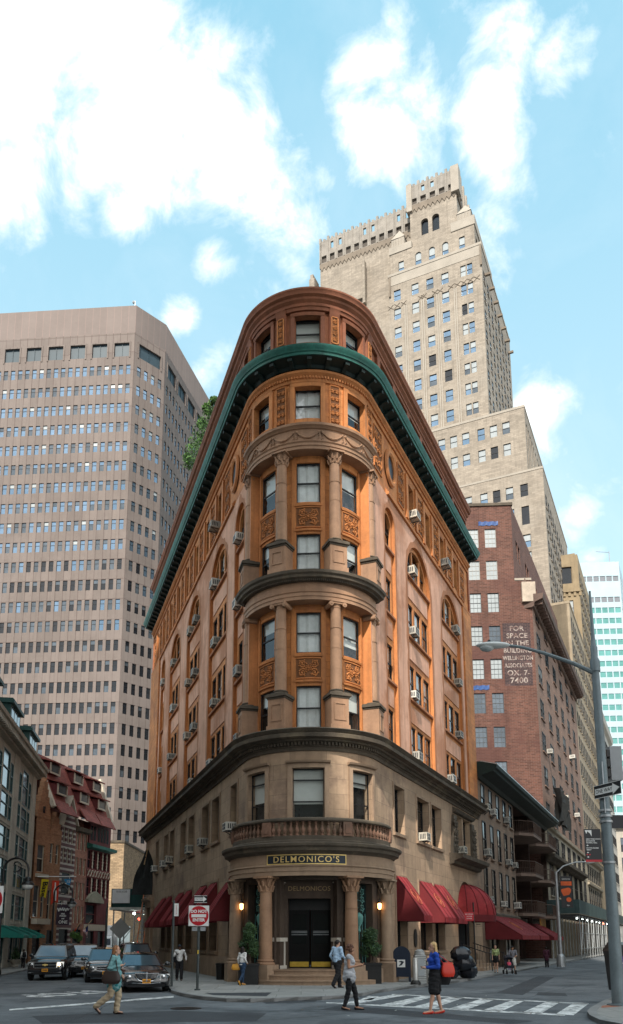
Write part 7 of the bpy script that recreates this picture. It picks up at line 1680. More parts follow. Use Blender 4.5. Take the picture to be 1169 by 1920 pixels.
bsn = thing('dark_street_sign', 'dark sign plate behind the corner pole under the signal', 'sign', (x0 + .4, y0 + .1, 4.7)); m = MB(); m.box(x0 + .12, x0 + .7, y0 + .1, y0 + .13, 4.62, 4.98); m.build('plate', [SBK], bsn)
# bin with purple panel on the right corner
nb2 = thing('newspaper_bin', 'black and purple street newspaper box half hidden by the corner lamp pole', 'newspaper box', (9.05, 23.4, 0)); X, Y_ = 9.02, 23.4
m = MB(); m.hexa([(X - .16, Y_ - .25, .25), (X + .5, Y_ - .25, .25), (X + .5, Y_ + .3, .25), (X - .16, Y_ + .3, .25), (X - .24, Y_ - .25, 1.35), (X + .5, Y_ - .25, 1.35), (X + .5, Y_ + .3, 1.35), (X - .24, Y_ + .3, 1.35)]); m.hexa([(X - .28, Y_ - .3, 1.35), (X + .55, Y_ - .3, 1.35), (X + .55, Y_ + .3, 1.35), (X - .28, Y_ + .3, 1.35), (X - .1, Y_ - .3, 1.52), (X + .5, Y_ - .3, 1.52), (X + .5, Y_ + .3, 1.6), (X - .1, Y_ + .3, 1.6)]); m.build('body', [BLACK], nb2)
m = MB(); m.poly([(X - .1, Y_ - .262, .55), (X + .45, Y_ - .262, .55), (X + .45, Y_ - .262, 1.2), (X - .15, Y_ - .262, 1.2)]); m.build('purple_panel', [mat('purple_print', (.06, .02, .22), .5, .1)], nb2)
m = MB(); m.pipe([(X - .04 + .12 * math.cos(a), Y_ - .268, 1.05 + .1 * math.sin(a)) for a in lin(3.3, 6.1, 8)], .018, 4); m.ball((X - .06, Y_ - .268, 1.12), .02, 0, 6, 4); m.box(X - .12, X + .4, Y_ - .268, Y_ - .262, .36, .5); m.build('white_mark', [SWH], nb2)
m = MB(); m.box(X - .02, X + .1, Y_ - .27, Y_ - .262, .72, .84); m.build('teal_mark', [mat('teal_print', (.03, .4, .38), .5)], nb2)
for sx in (-.1, .42): m = MB(); m.box(X + sx - .03, X + sx + .03, Y_ - .2, Y_ + .2, 0, .25); m.build('leg', [BLACK], nb2)
# ============================================================ vehicles (local axes: x across, -y forward; origin under the front bumper)
CARB = mat('car_black', (.010, .010, .012), .12, .1, 1, spec=.6, coat=1); CARS = mat('car_silver', (.30, .31, .32), .3, .06, 1, metal=.7, coat=.6); CARW = mat('van_white', (.62, .63, .63), .35, .08, 1, coat=.4)
TYRE = mat('tyre', (.016, .016, .016), .85, .2, 3); RIM = mat('alloy', (.4, .4, .41), .3, .1, 3, metal=.85); CHROME = mat('chrome', (.62, .63, .64), .12, .05, 2, metal=1)
WS = mat('windscreen', (.10, .14, .17), .03, .1, 2, metal=.55, spec=.8); HL = mat('headlamp', (.55, .55, .53), .12, .2, 8, metal=.5, coat=.6); HLON = mat('headlamp_lit', (1, .8, .5), emit=((1, .72, .35), 7)); PLATE = mat('orange_plate', (.72, .30, .02), .5, .06); INT = mat('cabin_dark', (.02, .02, .022), .8)
def car(name, label, cat, fc, d, sc, kind, paint, lit=False, group=None, grille='bars'):
    t = thing(name, label, cat, (fc[0], fc[1], -.1), group, rz=math.atan2(d[0], -d[1])); t.scale = (sc,) * 3
    def bl(mb, nm, mats, par=None, smooth=35): o = bpy.data.objects.new(nm, mb.mesh(nm, mats, smooth=smooth)); COL.objects.link(o); o.parent = par or t; return o
    if kind == 'sedan': Ln, hw, belt, roof, hood, wr, wy = 5.3, .97, .98, 1.46, .84, .34, (.95, 4.1); G0, G1, T0, T1 = 1.65, 4.55, 2.45, 3.85; zb = .2
    elif kind == 'suv': Ln, hw, belt, roof, hood, wr, wy = 5.1, 1.0, 1.25, 1.90, 1.16, .40, (.95, 4.05); G0, G1, T0, T1 = 1.45, 5.05, 2.05, 4.85; zb = .32
    else: Ln, hw, belt, roof, hood, wr, wy = 4.9, .95, 1.08, 1.68, 1.0, .35, (.9, 3.9); G0, G1, T0, T1 = 1.25, 4.85, 2.1, 4.55; zb = .26
    st = [(0, hw * .80, hood * .62, zb + .12), (.05, hw * .90, hood * .80, zb + .03), (.2, hw * .96, hood * .92, zb), (.5, hw * .985, hood * .97, zb), (1.1, hw, hood + .03, zb), (G0, hw, belt - .03, zb), (G0 + .8, hw, belt, zb), (G1 - .3, hw, belt, zb), (Ln - .5, hw * .985, belt if kind != 'sedan' else belt - .02, zb), (Ln - .1, hw * .95, belt - .12, zb + .04), (Ln, hw * .86, belt - .3, zb + .15)]
    m = MB(); rows = []
    for y, w, zt, z0 in st:
        h = zt - z0; half = [(0, zt + .025), (w * .55, zt + .015), (w * .84, zt - .02), (w * .96, zt - .09 * 1), (w, zt - h * .35), (w * .995, z0 + h * .35), (w * .95, z0 + .04), (w * .7, z0)]
        rows.append([(x, y, z) for x, z in half] + [(-x, y, z) for x, z in half[::-1][:-1]][:-0 or None])
    m.grid(rows, 0, True); m.poly(rows[0]); m.poly(rows[-1]); bo = bl(m, 'body', [paint], smooth=50)
    # cabin
    b = hw * .90; tp = hw * .70; m = MB()
    lo = [(-b, G0), (b, G0), (b, G1), (-b, G1)]; hi = [(-tp, T0), (tp, T0), (tp, T1), (-tp, T1)]; zl, zh = belt - .04, roof - .05
    Lp = [(x, y, zl) for x, y in lo]; Hp = [(x, y, zh) for x, y in hi]
    for i in range(4): m.poly([Lp[i], Lp[(i + 1) % 4], Hp[(i + 1) % 4], Hp[i]])
    rr = []
    for j, y in enumerate(lin(T0, T1, 6)):
        e = .05 * math.sin(math.pi * j / 6) + .0; rr.append([(x, y, zh + e * 1 + (.05 * (1 - (x / tp) ** 2) if True else 0) * (.3 + .7 * math.sin(math.pi * (j + .6) / 7.2))) for x in lin(-tp, tp, 6)])
    m.grid(rr); bl(m, 'roof', [paint], smooth=50)
    def pane(a, q, c2, d2, mg, nm, off):
        A, B_, Cc, D = map(Vector, (a, q, c2, d2)); n = (B_ - A).cross(D - A).normalized() * off
        ip = lambda s, u: tuple(A.lerp(B_, s).lerp(D.lerp(Cc, s), u) + n)
        m = MB(); m.poly([ip(mg, .08), ip(1 - mg, .08), ip(1 - mg, .92), ip(mg, .92)]); bl(m, nm, [WS], smooth=0)
    pane(Lp[0], Lp[1], Hp[1], Hp[0], .06, 'windscreen', .008); pane(Lp[2], Lp[3], Hp[3], Hp[2], .08, 'rear_window', .008)
    for i, s in ((1, 1), (3, -1)):
        A, B_, Cc, D = map(Vector, (Lp[i], Lp[(i + 1) % 4], Hp[(i + 1) % 4], Hp[i])); n = (B_ - A).cross(D - A).normalized() * .008; ip = lambda x, u: tuple(A.lerp(B_, x).lerp(D.lerp(Cc, x), u) + n)
        k = 2 if kind == 'sedan' else 3
        for j in range(k): m = MB(); m.poly([ip(.05 + .9 * j / k + .01, .08), ip(.05 + .9 * (j + 1) / k - .02, .08), ip(.05 + .9 * (j + 1) / k - .02, .9), ip(.05 + .9 * j / k + .01, .9)]); bl(m, 'side_window', [WS], smooth=0)
    for y in wy:
        for s in (-1, 1):
            m = MB(); x = s * (hw - .10); pr = [(wr * .62, -.11), (wr * .94, -.115), (wr, -.08), (wr, .08), (wr * .94, .115), (wr * .62, .11)]
            m.grid([[(x + q, y + r_ * math.cos(a), wr + r_ * math.sin(a)) for a in lin(0, 6.2832, 20)[:-1]] for r_, q in pr], 0, True); w_ = bl(m, 'wheel', [TYRE])
            m = MB(); m.poly([(x + s * .10, y + wr * .62 * math.cos(a), wr + wr * .62 * math.sin(a)) for a in lin(0, 6.2832, 20)[:-1]])
            for k in range(5): a = k * 1.2566; m.tube((x + s * .115, y, wr), (x + s * .115, y + wr * .58 * math.cos(a), wr + wr * .58 * math.sin(a)), .045, n=4)
            bl(m, 'rim', [RIM], w_)
            m = MB(); m.grid([[(s * (hw + .004), y + q * math.cos(a), wr + q * math.sin(a)) for a in lin(-.15, 3.29, 16)] for q in (wr * 1.02, wr * 1.16)]); bl(m, 'wheel_arch', [BLACK])
    zf = hood * .80
    for s in (-1, 1):
        m = MB()
        if kind == 'sedan': pr = [(s * .50, .02, zf - .20), (s * .88, .17, zf - .16), (s * .90, .22, zf + .03), (s * .54, .06, zf + .01)]
        elif kind == 'suv': pr = [(s * .58, .03, zf - .24), (s * .93, .15, zf - .22), (s * .95, .2, zf + .07), (s * .60, .08, zf + .06)]
        else: pr = [(s * .46, .02, zf - .14), (s * .86, .16, zf - .08), (s * .88, .30, zf + .10), (s * .52, .10, zf + .04)]
        pp = [Vector(p) + Vector((0, -.045, 0)) for p in pr]; qq = [p + Vector((0, .10, 0)) for p in pp]
        m.hexa([pp[0], pp[1], qq[1], qq[0], pp[3], pp[2], qq[2], qq[3]]); hl = bl(m, 'headlight', [HL], smooth=0)
        cx, cz = (pr[0][0] * .6 + pr[1][0] * .4), zf - .07; m = MB(); m.ball((cx, pr[0][1] - .035, cz), .075, 0, 10, 6, (1, .3, 1)); bl(m, 'lamp_unit', [HLON if lit and s > 0 or lit == 2 else CHROME], hl)
        m = MB(); m.ball((s * (hw + .13), G0 + .45, belt + .06), .13, 0, 8, 6, (1, .55, .7)); m.tube((s * hw * .9, G0 + .5, belt), (s * (hw + .1), G0 + .45, belt + .04), .03, n=5); bl(m, 'wing_mirror', [paint])
        m = MB()
        for y in (2.55, 3.45): m.box(s * hw * 1.0 - .012, s * hw * 1.0 + .012, y, y + .16, belt - .2, belt - .17)
        bl(m, 'door_handle', [CHROME if kind == 'sedan' else paint])
    m = MB()
    if grille == 'bars':
        tw = lambda z: .44 - .10 * (zf + .06 - z) / .3
        out_ = [(-.46, zf + .06), (.46, zf + .06), (.40, zf - .10), (.30, zf - .20), (.12, zf - .25), (-.12, zf - .25), (-.30, zf - .20), (-.40, zf - .10)]
        m.ext([lambda d, p=p: (p[0] * .93, -.03 + d, zf - .09 + (p[1] - zf + .09) * .92) for p in out_], 0, .05); g = bl(m, 'grille', [ROOM])
        m = MB(); m.pipe([(x, -.045, z) for x, z in out_ + out_[:1]], .02, 5)
        for x in lin(-.38, .38, 18): m.tube((x, -.042, zf + .05), (x * .93, -.042, zf - .10 - .13 * (1 - abs(x) / .4)), .008, n=4)
        m.box(-.02, .02, -.07, -.03, zf - .24, zf + .12); bl(m, 'grille_bars', [CHROME], g)
        m = MB(); m.pipe([(-.9, .16, zf - .25), (-.5, .0, zf - .30), (0, -.045, zf - .33), (.5, .0, zf - .30), (.9, .16, zf - .25)], .022, 5); bl(m, 'bumper_trim', [CHROME])
    elif grille == 'bow':
        m.box(-.56, .56, -.035, .06, zf - .26, zf + .06); g = bl(m, 'grille', [ROOM]); m = MB(); m.box(-.56, .56, -.05, -.03, zf - .105, zf - .075)
        for z in (zf - .25, zf + .05): m.box(-.56, .56, -.045, -.03, z - .012, z + .012)
        bl(m, 'grille_bar', [CHROME], g)
        m = MB(); m.poly([(x, -.056, zf - .09 + z) for x, z in ((-.15, -.025), (-.05, -.025), (-.06, -.06), (.05, -.06), (.06, -.025), (.15, -.025), (.13, .03), (.05, .03), (.06, .06), (-.05, .06), (-.06, .03), (-.14, .03))]); bl(m, 'emblem', [GOLD], g)
        m = MB(); m.box(-.85, .85, .0, .12, zb + .1, zb + .14); bl(m, 'lower_trim', [CHROME])
        for s in (-1, 1): m = MB(); m.tube((s * .62, T0 + .2, roof + .03), (s * .62, T1 - .2, roof + .03), .025, n=6); bl(m, 'roof_rail', [BLACK])
    else:
        m.box(-.42, .42, -.03, .08, zf - .20, zf + .02); g = bl(m, 'grille', [ROOM]); m = MB(); [m.box(-.42, .42, -.04, -.025, z, z + .025) for z in (zf - .19, zf - .1, zf - .01)]; bl(m, 'grille_bars', [CHROME], g)
    m = MB(); m.box(-.16, .16, -.065, -.05, zb + .16, zb + .32); pl = bl(m, 'number_plate', [PLATE]); m = MB()
    for k in range(6): m.box(-.12 + k * .042, -.12 + k * .042 + .026, -.069, -.065, zb + .20, zb + .28)
    bl(m, 'plate_marks', [NAVY], pl)
    m = MB(); m.box(-.7, .7, -.03, .12, zb + .02, zb + .12); bl(m, 'bumper_grille', [ROOM])
    return t
dl = (-DL.x, -DL.y)
car('black_sedan', 'long black sedan with a wide chrome grille parked at the corner kerb', 'car', (-5.25, 27.9), (.30, -.954), .88, 'sedan', CARB)
car('black_suv', 'black sport utility car with a gold grille emblem and lit headlight driving toward the crossing', 'car', (-11.25, 36.0), (.12, -.99), .82, 'suv', CARB, lit=True, grille='bow')
g = 'cars queued behind the black sedan'
car('black_minivan', 'black minivan just behind the woman in teal', 'car', (-8.15, 34.2), (.27, -.96), .84, 'van', CARB, group=g, grille='h')
car('black_suv', 'dark sport utility car second in the queue behind the sedan', 'car', (-10.3, 38.9), (.27, -.96), .82, 'suv', CARB, group=g, grille='h')
car('silver_suv', 'silver sport utility car at the tail of the queue', 'car', (-12.6, 44.0), (.27, -.96), .82, 'suv', CARS, group=g, grille='h')
car('black_suv', 'dark car roof showing right behind the long black sedan', 'car', (-7.9, 40.2), (.30, -.954), .85, 'suv', CARB, group=g, grille='h')
tk = thing('box_truck', 'white box truck at the far end of the left street', 'truck', (-19.2, 79, -.1)); m = MB(); m.box(-20.3, -18.1, 80.2, 86, .6, 3.1); m.build('cargo_box', [CARW], tk, smooth=0)
m = MB(); m.hexa([(-20.1, 78.6, .45), (-18.3, 78.6, .45), (-18.3, 80.1, .45), (-20.1, 80.1, .45), (-20.0, 79.0, 1.9), (-18.4, 79.0, 1.9), (-18.4, 80.1, 2.05), (-20.0, 80.1, 2.05)]); m.build('cab', [CARW], tk)
m = MB(); m.poly([(-19.95, 78.78, 1.2), (-18.45, 78.78, 1.2), (-18.5, 78.95, 1.8), (-19.9, 78.95, 1.8)]); m.build('windscreen', [WS], tk)
for x in (-20.05, -18.35):
    for y in (79.2, 84.8): m = MB(); m.tube((x - .12, y, .3), (x + .12, y, .3), .4, n=16); m.build('wheel', [TYRE], tk)
st = thing('stroller', 'dark stroller with a child in pink pushed by the man in the grey shirt', 'stroller', (10.3, 40.6, 0)); x, y = 10.35, 40.7
m = MB()
for sx in (-.2, .2):
    m.pipe([(x + sx, y + .35, .88), (x + sx, y, .4), (x + sx, y - .35, .12)], .02, 5); m.pipe([(x + sx, y + .05, .45), (x + sx, y + .35, .1)], .02, 5)
m.tube((x - .2, y + .35, .88), (x + .2, y + .35, .88), .02, n=5); m.build('frame', [BLACK], st)
for sx in (-.22, .22):
    for sy in (-.35, .35): m = MB(); m.tube((x + sx - .025, y + sy, .1), (x + sx + .025, y + sy, .1), .1, n=12); m.build('wheel', [TYRE], st)
m = MB(); m.hexa([(x - .2, y - .2, .3), (x + .2, y - .2, .3), (x + .2, y + .2, .3), (x - .2, y + .2, .3), (x - .2, y - .25, .42), (x + .2, y - .25, .42), (x + .2, y + .12, .42), (x - .2, y + .12, .42)]); m.hexa([(x - .2, y + .05, .4), (x + .2, y + .05, .4), (x + .2, y + .2, .4), (x - .2, y + .2, .4), (x - .2, y + .2, .82), (x + .2, y + .2, .82), (x + .2, y + .28, .82), (x - .2, y + .28, .82)]); m.build('seat', [mat('stroller_cloth', (.03, .03, .04), .85)], st)
m = MB(); m.grid([[(x + .21 * math.cos(a), y + .22 - .3 * math.sin(b), .72 + .2 * math.sin(a) * math.cos(b) + .02) for a in lin(0, math.pi, 10)] for b in lin(0, 1.2, 5)]); m.build('hood', [mat('stroller_cloth', (.03, .03, .04))], st)
# ============================================================ people
SK = [mat('skin_light', (.52, .30, .21), .55, .06, 6), mat('skin_tan', (.40, .21, .13), .55, .06, 6), mat('skin_dark', (.10, .055, .035), .5, .06, 6)]
def capsule(mb, a, b, r0, r1, n=10, k=3):
    a, b = Vector(a), Vector(b); d = b - a; L_ = d.length; q = d.to_track_quat('Z', 'Y'); rows = []
    prof = [(r0 * math.sin(t), -r0 * math.cos(t)) for t in lin(.12, math.pi / 2, k)] + [(r1 * math.sin(t), L_ + r1 * -math.cos(t)) for t in lin(math.pi / 2, math.pi - .12, k)]
    for r, z in prof: rows.append([a + q @ Vector((r * math.cos(x), r * math.sin(x), z)) for x in [6.2832 * j / n for j in range(n)]])
    mb.grid(rows, 0, True); mb.poly(rows[0][::-1]); mb.poly(rows[-1])
def ell(mb, c, rx, ry, rz, n=14, k=9): mb.ball(c, 1, 0, n, k, (rx, ry, rz))
def fuse(mb, name, mats, vox=.012, sm=3):
    """melt overlapping shapes into one continuous skin"""
    me = mb.mesh(name + '_raw', mats, smooth=0); o = bpy.data.objects.new('tmp', me); COL.objects.link(o)
    r = o.modifiers.new('r', 'REMESH'); r.mode = 'VOXEL'; r.voxel_size = vox; s = o.modifiers.new('s', 'SMOOTH'); s.factor = .5; s.iterations = sm
    dg = bpy.context.evaluated_depsgraph_get(); out_ = bpy.data.meshes.new_from_object(o.evaluated_get(dg)); bpy.data.objects.remove(o); bpy.data.meshes.remove(me)
    out_.name = name
    for q in mats:
        if q.name not in [x.name for x in out_.materials if x]: out_.materials.append(q)
    for p in out_.polygons: p.use_smooth = True
    return out_
def person(label, base, face, J, H=1.7, skin=0, hair=None, shirt=None, legs=None, shoes=None, female=True, skirt=None, extras=(), group=None, sleeve='long', vox=.012, shirt_hem=.0, bare=False, hairlen=.0, curly=False, cap=None, shoestyle='flat'):
    """J: joint offsets in metres for a 1.70 m figure, x = to the figure's left, y = forward, z = up"""
    t = thing('person', label, 'person', base, group); S = H / 1.70; th = math.atan2(face[1], face[0]) - math.pi / 2; cs, sn = math.cos(th), math.sin(th)
    def T(p): x, y, z = p; x, y, z = -x * S, y * S, z * S; return Vector((x * cs - y * sn, x * sn + y * cs, z))
    D = dict(hip=(0, 0, .92), waist=(0, .0, 1.06), chest=(0, .01, 1.27), neck=(0, 0, 1.44), head=(0, .03, 1.575), shl=(.17, 0, 1.40), shr=(-.17, 0, 1.40), ell=(.22, -.03, 1.13), elr=(-.22, -.03, 1.13), hal=(.23, .06, .90), har=(-.23, .06, .90), hpl=(.085, 0, .90), hpr=(-.085, 0, .90), knl=(.09, .02, .49), knr=(-.09, .02, .49), anl=(.09, 0, .08), anr=(-.09, 0, .08), look=(0, 1, 0))
    D.update(J); sw = .90 if female else 1.06
    g = lambda k: T((D[k][0] * (sw if k[:2] in ('sh', 'el', 'ha') else 1), D[k][1], D[k][2])); U = Vector
    lk = Vector(D['look']).normalized(); fwd = (T(lk) - T((0, 0, 0))).normalized(); side = Vector((fwd.y, -fwd.x, 0)).normalized()
    def limbs(mb, which, k=1.0, s=S):
        if 'torso' in which:
            capsule(mb, g('hip'), g('waist'), .125 * s * k * (1.0 if female else .98), .105 * s * k * (1 if female else 1.18)); capsule(mb, g('waist'), g('chest'), .108 * s * k * (1 if female else 1.15), .125 * s * k)
            for a in ('shl', 'shr'): capsule(mb, g('chest') + (g('neck') - g('chest')) * .3, g(a), .105 * s * k, .062 * s * k)
            if k == 1: [capsule(mb, g('hip'), g(a), .12 * s * k, .095 * s * k) for a in ('hpl', 'hpr')]
            if female: [ell(mb, g('chest') + (T((x, .085, .0)) - T((0, 0, 0))), .055 * s * k, .06 * s * k, .055 * s * k) for x in (-.07, .07)]
        if 'neck' in which: capsule(mb, g('neck') - U((0, 0, .03)), g('head') - U((0, 0, .05)), .052 * s * k, .05 * s * k)
        for sd in 'lr':
            if 'uparm' in which: capsule(mb, g('sh' + sd), g('el' + sd), .05 * s * k, .038 * s * k)
            if 'forearm' in which: capsule(mb, g('el' + sd), g('ha' + sd), .037 * s * k, .025 * s * k)
            if 'thigh' in which: capsule(mb, g('hp' + sd), g('kn' + sd), .088 * s * k, .056 * s * k)
            if 'calf' in which: capsule(mb, g('kn' + sd), g('kn' + sd).lerp(g('an' + sd), .35) + (T((0, -.015, 0)) - T((0, 0, 0))), .054 * s * k, .053 * s * k); capsule(mb, g('kn' + sd).lerp(g('an' + sd), .35), g('an' + sd), .05 * s * k, .034 * s * k)
    m = MB(); limbs(m, ('torso', 'neck', 'uparm', 'forearm', 'thigh', 'calf'))
    hc = g('head'); Hd = lambda f, s_, u: hc + fwd * f * S + side * s_ * S + U((0, 0, u * S))
    ell(m, Hd(0, 0, .03), .080 * S, .080 * S, .098 * S); ell(m, Hd(.022, 0, -.045), .058 * S, .058 * S, .065 * S); capsule(m, Hd(.085, 0, .015), Hd(.108, 0, -.022), .010 * S, .014 * S); ell(m, Hd(.062, 0, -.085), .022 * S, .022 * S, .018 * S); ell(m, Hd(.082, 0, -.055), .014 * S, .018 * S, .011 * S)
    for e in (-1, 1): ell(m, Hd(-.005, e * .078, 0), .02 * S, .012 * S, .03 * S)
    for sd in 'lr':
        a, h = g('el' + sd), g('ha' + sd); d = (h - a).normalized(); capsule(m, h, h + d * .07 * S, .028 * S, .033 * S)
        an = g('an' + sd); tf = D.get('toe' + sd, (0, 1, -.12)); tv = (T(tf) - T((0, 0, 0))).normalized(); capsule(m, an - U((0, 0, .03 * S)) - tv * .035 * S, an - U((0, 0, .035 * S)) + tv * .15 * S, .038 * S, .03 * S)
    body = fuse(m, 'body', [SK[skin]], vox * S)
    o = bpy.data.objects.new('body', body); COL.objects.link(o); o.parent = t
    fm = MB()                                              # fingers, eyes and mouth joined to the same body mesh
    for i, sd in enumerate('lr'):
        a, h = g('el' + sd), g('ha' + sd); d = (h - a).normalized(); lat = d.cross(U((0, 0, 1)) if abs(d.z) < .9 else fwd).normalized(); pal = lat.cross(d).normalized(); k0 = h + d * .085 * S
        for j, (off, ln) in enumerate(((-.025, .066), (-.008, .076), (.009, .072), (.025, .056))):
            p0 = k0 + lat * off * S; p1 = p0 + (d * .9 + pal * .25 * (1 if i else -1)).normalized() * ln * .5 * S; p2 = p1 + (d * .6 + pal * .8 * (1 if i else -1)).normalized() * ln * .5 * S; fm.pipe([p0 - d * .02 * S, p0, p1, p2], [.010 * S, .0095 * S, .0085 * S, .007 * S], 6)
        p0 = h + d * .03 * S - lat * .028 * S; fm.pipe([p0, p0 - lat * .022 * S + d * .02 * S, p0 - lat * .026 * S + d * .052 * S], [.012 * S, .0105 * S, .008 * S], 6)
    nf = len(fm.f)
    for e in (-1, 1): fm.ball(Hd(.074, e * .030, .022), .011 * S, 1, 8, 5); fm.pipe([Hd(.078, e * .016, .044), Hd(.076, e * .045, .046)], .005 * S, 4, 1)
    fm.pipe([Hd(.093, -.02, -.056), Hd(.097, 0, -.056), Hd(.093, .02, -.056)], .006 * S, 4, 2)
    f2 = fm.mesh('f', [SK[skin], mat('eye_dark', (.03, .02, .015), .3), mat('lip', (.38, .12, .10), .5)]); bm = bmesh.new(); bm.from_mesh(body); k = len(bm.faces); bm.from_mesh(f2); bm.to_mesh(body); bm.free()
    for q in f2.materials[1:]: body.materials.append(q)
    bpy.data.meshes.remove(f2)
    def cloth(nm, mt, fn, vx=vox): 
        mm = MB(); fn(mm); me = fuse(mm, nm, [mt], vx * S)
        nn = [v.normal.copy() for v in me.vertices]
        if nm != 'hair':
            for v, n_ in zip(me.vertices, nn): x, y, z = v.co; v.co += n_ * .004 * S * (2.2 + math.sin(52 * z + 21 * x + 13 * y) + math.sin(38 * x - 31 * z + 17 * y) + .6 * math.sin(90 * z + 40 * y))
        else:
            for v, n_ in zip(me.vertices, nn): x, y, z = v.co; v.co += n_ * .004 * S * (math.sin(150 * x + 8 * z) + math.sin(170 * y + 9 * z))
        q = bpy.data.objects.new(nm, me); COL.objects.link(q); q.parent = t; return q
    if shirt:
        def fs(mm):
            limbs(mm, ('torso',) + (() if sleeve == 'none' else ('uparm',)) + (('forearm',) if sleeve == 'long' else ()), 1.14)
            if shirt_hem: capsule(mm, g('hip'), g('hip') - U((0, 0, shirt_hem * S)), .165 * S, .18 * S, 14); capsule(mm, g('waist'), g('hip'), .14 * S, .165 * S, 14)
            if shirt_hem: [capsule(mm, g('hip'), g('hp' + sd) + U((0, 0, .03 * S)), .15 * S, .128 * S) for sd in 'lr']
        cloth('shirt', shirt, fs)
    if legs and not skirt:
        def fl(mm):
            capsule(mm, g('hip') + U((0, 0, .05 * S)), g('hip') - U((0, 0, .02)), .138 * S, .138 * S)
            for sd in 'lr':
                capsule(mm, g('hip'), g('hp' + sd), .135 * S, .108 * S)
                wd = 1.0 if legs[1] == 'slim' else 1.22; an = g('kn' + sd).lerp(g('an' + sd), .90 if legs[1] == 'slim' else 1.0)
                capsule(mm, g('hp' + sd), g('kn' + sd), .098 * S * (1 + (wd - 1) * .4), .066 * S * wd); capsule(mm, g('kn' + sd), an, .066 * S * wd, .046 * S * wd * (1.15 if wd > 1 else 1))
        cloth('trousers', legs[0], fl)
    if skirt:
        def fk(mm):
            capsule(mm, g('waist') - U((0, 0, .02)), g('hip'), .125 * S, .150 * S, 14)
            for sd in 'lr': e = g('hp' + sd).lerp(g('kn' + sd), skirt[1]); capsule(mm, g('hip'), e, .150 * S, .108 * S, 14); capsule(mm, g('hip'), g('hp' + sd), .14 * S, .112 * S); capsule(mm, g('hp' + sd), e, .112 * S, .105 * S)
            capsule(mm, g('hp' + 'l').lerp(g('knl'), skirt[1] * .97), g('hpr').lerp(g('knr'), skirt[1] * .97), .105 * S, .105 * S)
        cloth('skirt', skirt[0], fk)
    if shoes:
        for sd in 'lr':
            mm = MB(); an = g('an' + sd); tf = D.get('toe' + sd, (0, 1, -.12)); tv = (T(tf) - T((0, 0, 0))).normalized()
            capsule(mm, an - U((0, 0, .045 * S)) - tv * .045 * S, an - U((0, 0, .05 * S)) + tv * .16 * S, .042 * S, .034 * S)
            if shoestyle == 'high': capsule(mm, an - U((0, 0, .0)), an - U((0, 0, .03 * S)), .046 * S, .046 * S)
            q = bpy.data.objects.new('shoe', fuse(mm, 'shoe', [shoes], .009 * S, 2)); COL.objects.link(q); q.parent = t
    if hair:
        def fh(mm):
            rn = random.Random(4)
            if curly:
                for k in range(46):
                    a, b = rn.random() * 6.28, rn.uniform(-.5, 1.4); x, y, z = math.cos(a) * math.cos(b), math.sin(a) * math.cos(b), math.sin(b)
                    if x > .45 and z < .55: continue
                    ell(mm, Hd(-.02 + .10 * x, .112 * y, .035 + .115 * z), .038 * S, .038 * S, .038 * S, 7, 5)
            else:
                ell(mm, Hd(-.02, 0, .048), .088 * S, .088 * S, .092 * S)
                if hairlen:
                    for k in range(9):
                        y = (k - 4) / 4; capsule(mm, Hd(-.035 - .03 * (1 - y * y), y * .075, .06), Hd(-.055 - .05 * (1 - y * y) + .012 * math.sin(k * 2), y * (.08 + hairlen * .1), -hairlen), .034 * S, .024 * S + .004 * math.sin(k * 3))
        cloth('hair', hair, fh, .011)
    if cap:
        m = MB(); m.ball(Hd(-.005, 0, .065), .096 * S, 0, 14, 8, (1, 1, .75)); c0 = Hd(.10, 0, .06)
        m.ext([lambda d, p=p: tuple(Hd(p[0], p[1], .055) + U((0, 0, d))) for p in ((.05, -.075), (.13, -.065), (.16, 0), (.13, .065), (.05, .075))], 0, .012); q = bpy.data.objects.new('cap', m.mesh('cap', [cap])); COL.objects.link(q); q.parent = t
    return t, T, g, S
def cl(n, c, r=.85, **k): return mat(n, c, r, .12, 7, .15, 90, **k)
BLONDE = mat('hair_blonde', (.52, .34, .15), .5, .25, 14); BRUN = mat('hair_brown', (.10, .04, .02), .55, .3, 14); DARKH = mat('hair_dark', (.018, .012, .01), .5, .3, 12); GINGER = mat('hair_copper', (.24, .10, .035), .5, .3, 14)
JET = cl('black_cloth', (.012, .012, .014)); KHAKI = cl('khaki_cloth', (.42, .33, .22)); TEAL = cl('teal_knit', (.16, .33, .34)); TEALD = cl('deep_teal_knit', (.03, .22, .24)); BLUE = cl('cobalt_cloth', (.015, .06, .36)); GREYT = cl('pale_grey_top', (.42, .43, .46)); WHT_ = cl('white_shirt', (.66, .65, .63)); SKYB = cl('sky_blue_shirt', (.38, .52, .68)); OLIVE = cl('lime_top', (.30, .36, .16)); GRSH = cl('grey_tshirt', (.16, .16, .18)); PLUMC = cl('plum_coat', (.05, .012, .025)); REDS_ = mat('red_leather', (.52, .03, .012), .35, .1, 4); BRL = mat('dark_brown_leather', (.035, .022, .018), .4, .15, 4); TANL = mat('mustard_leather', (.55, .26, .03), .45, .15, 4)
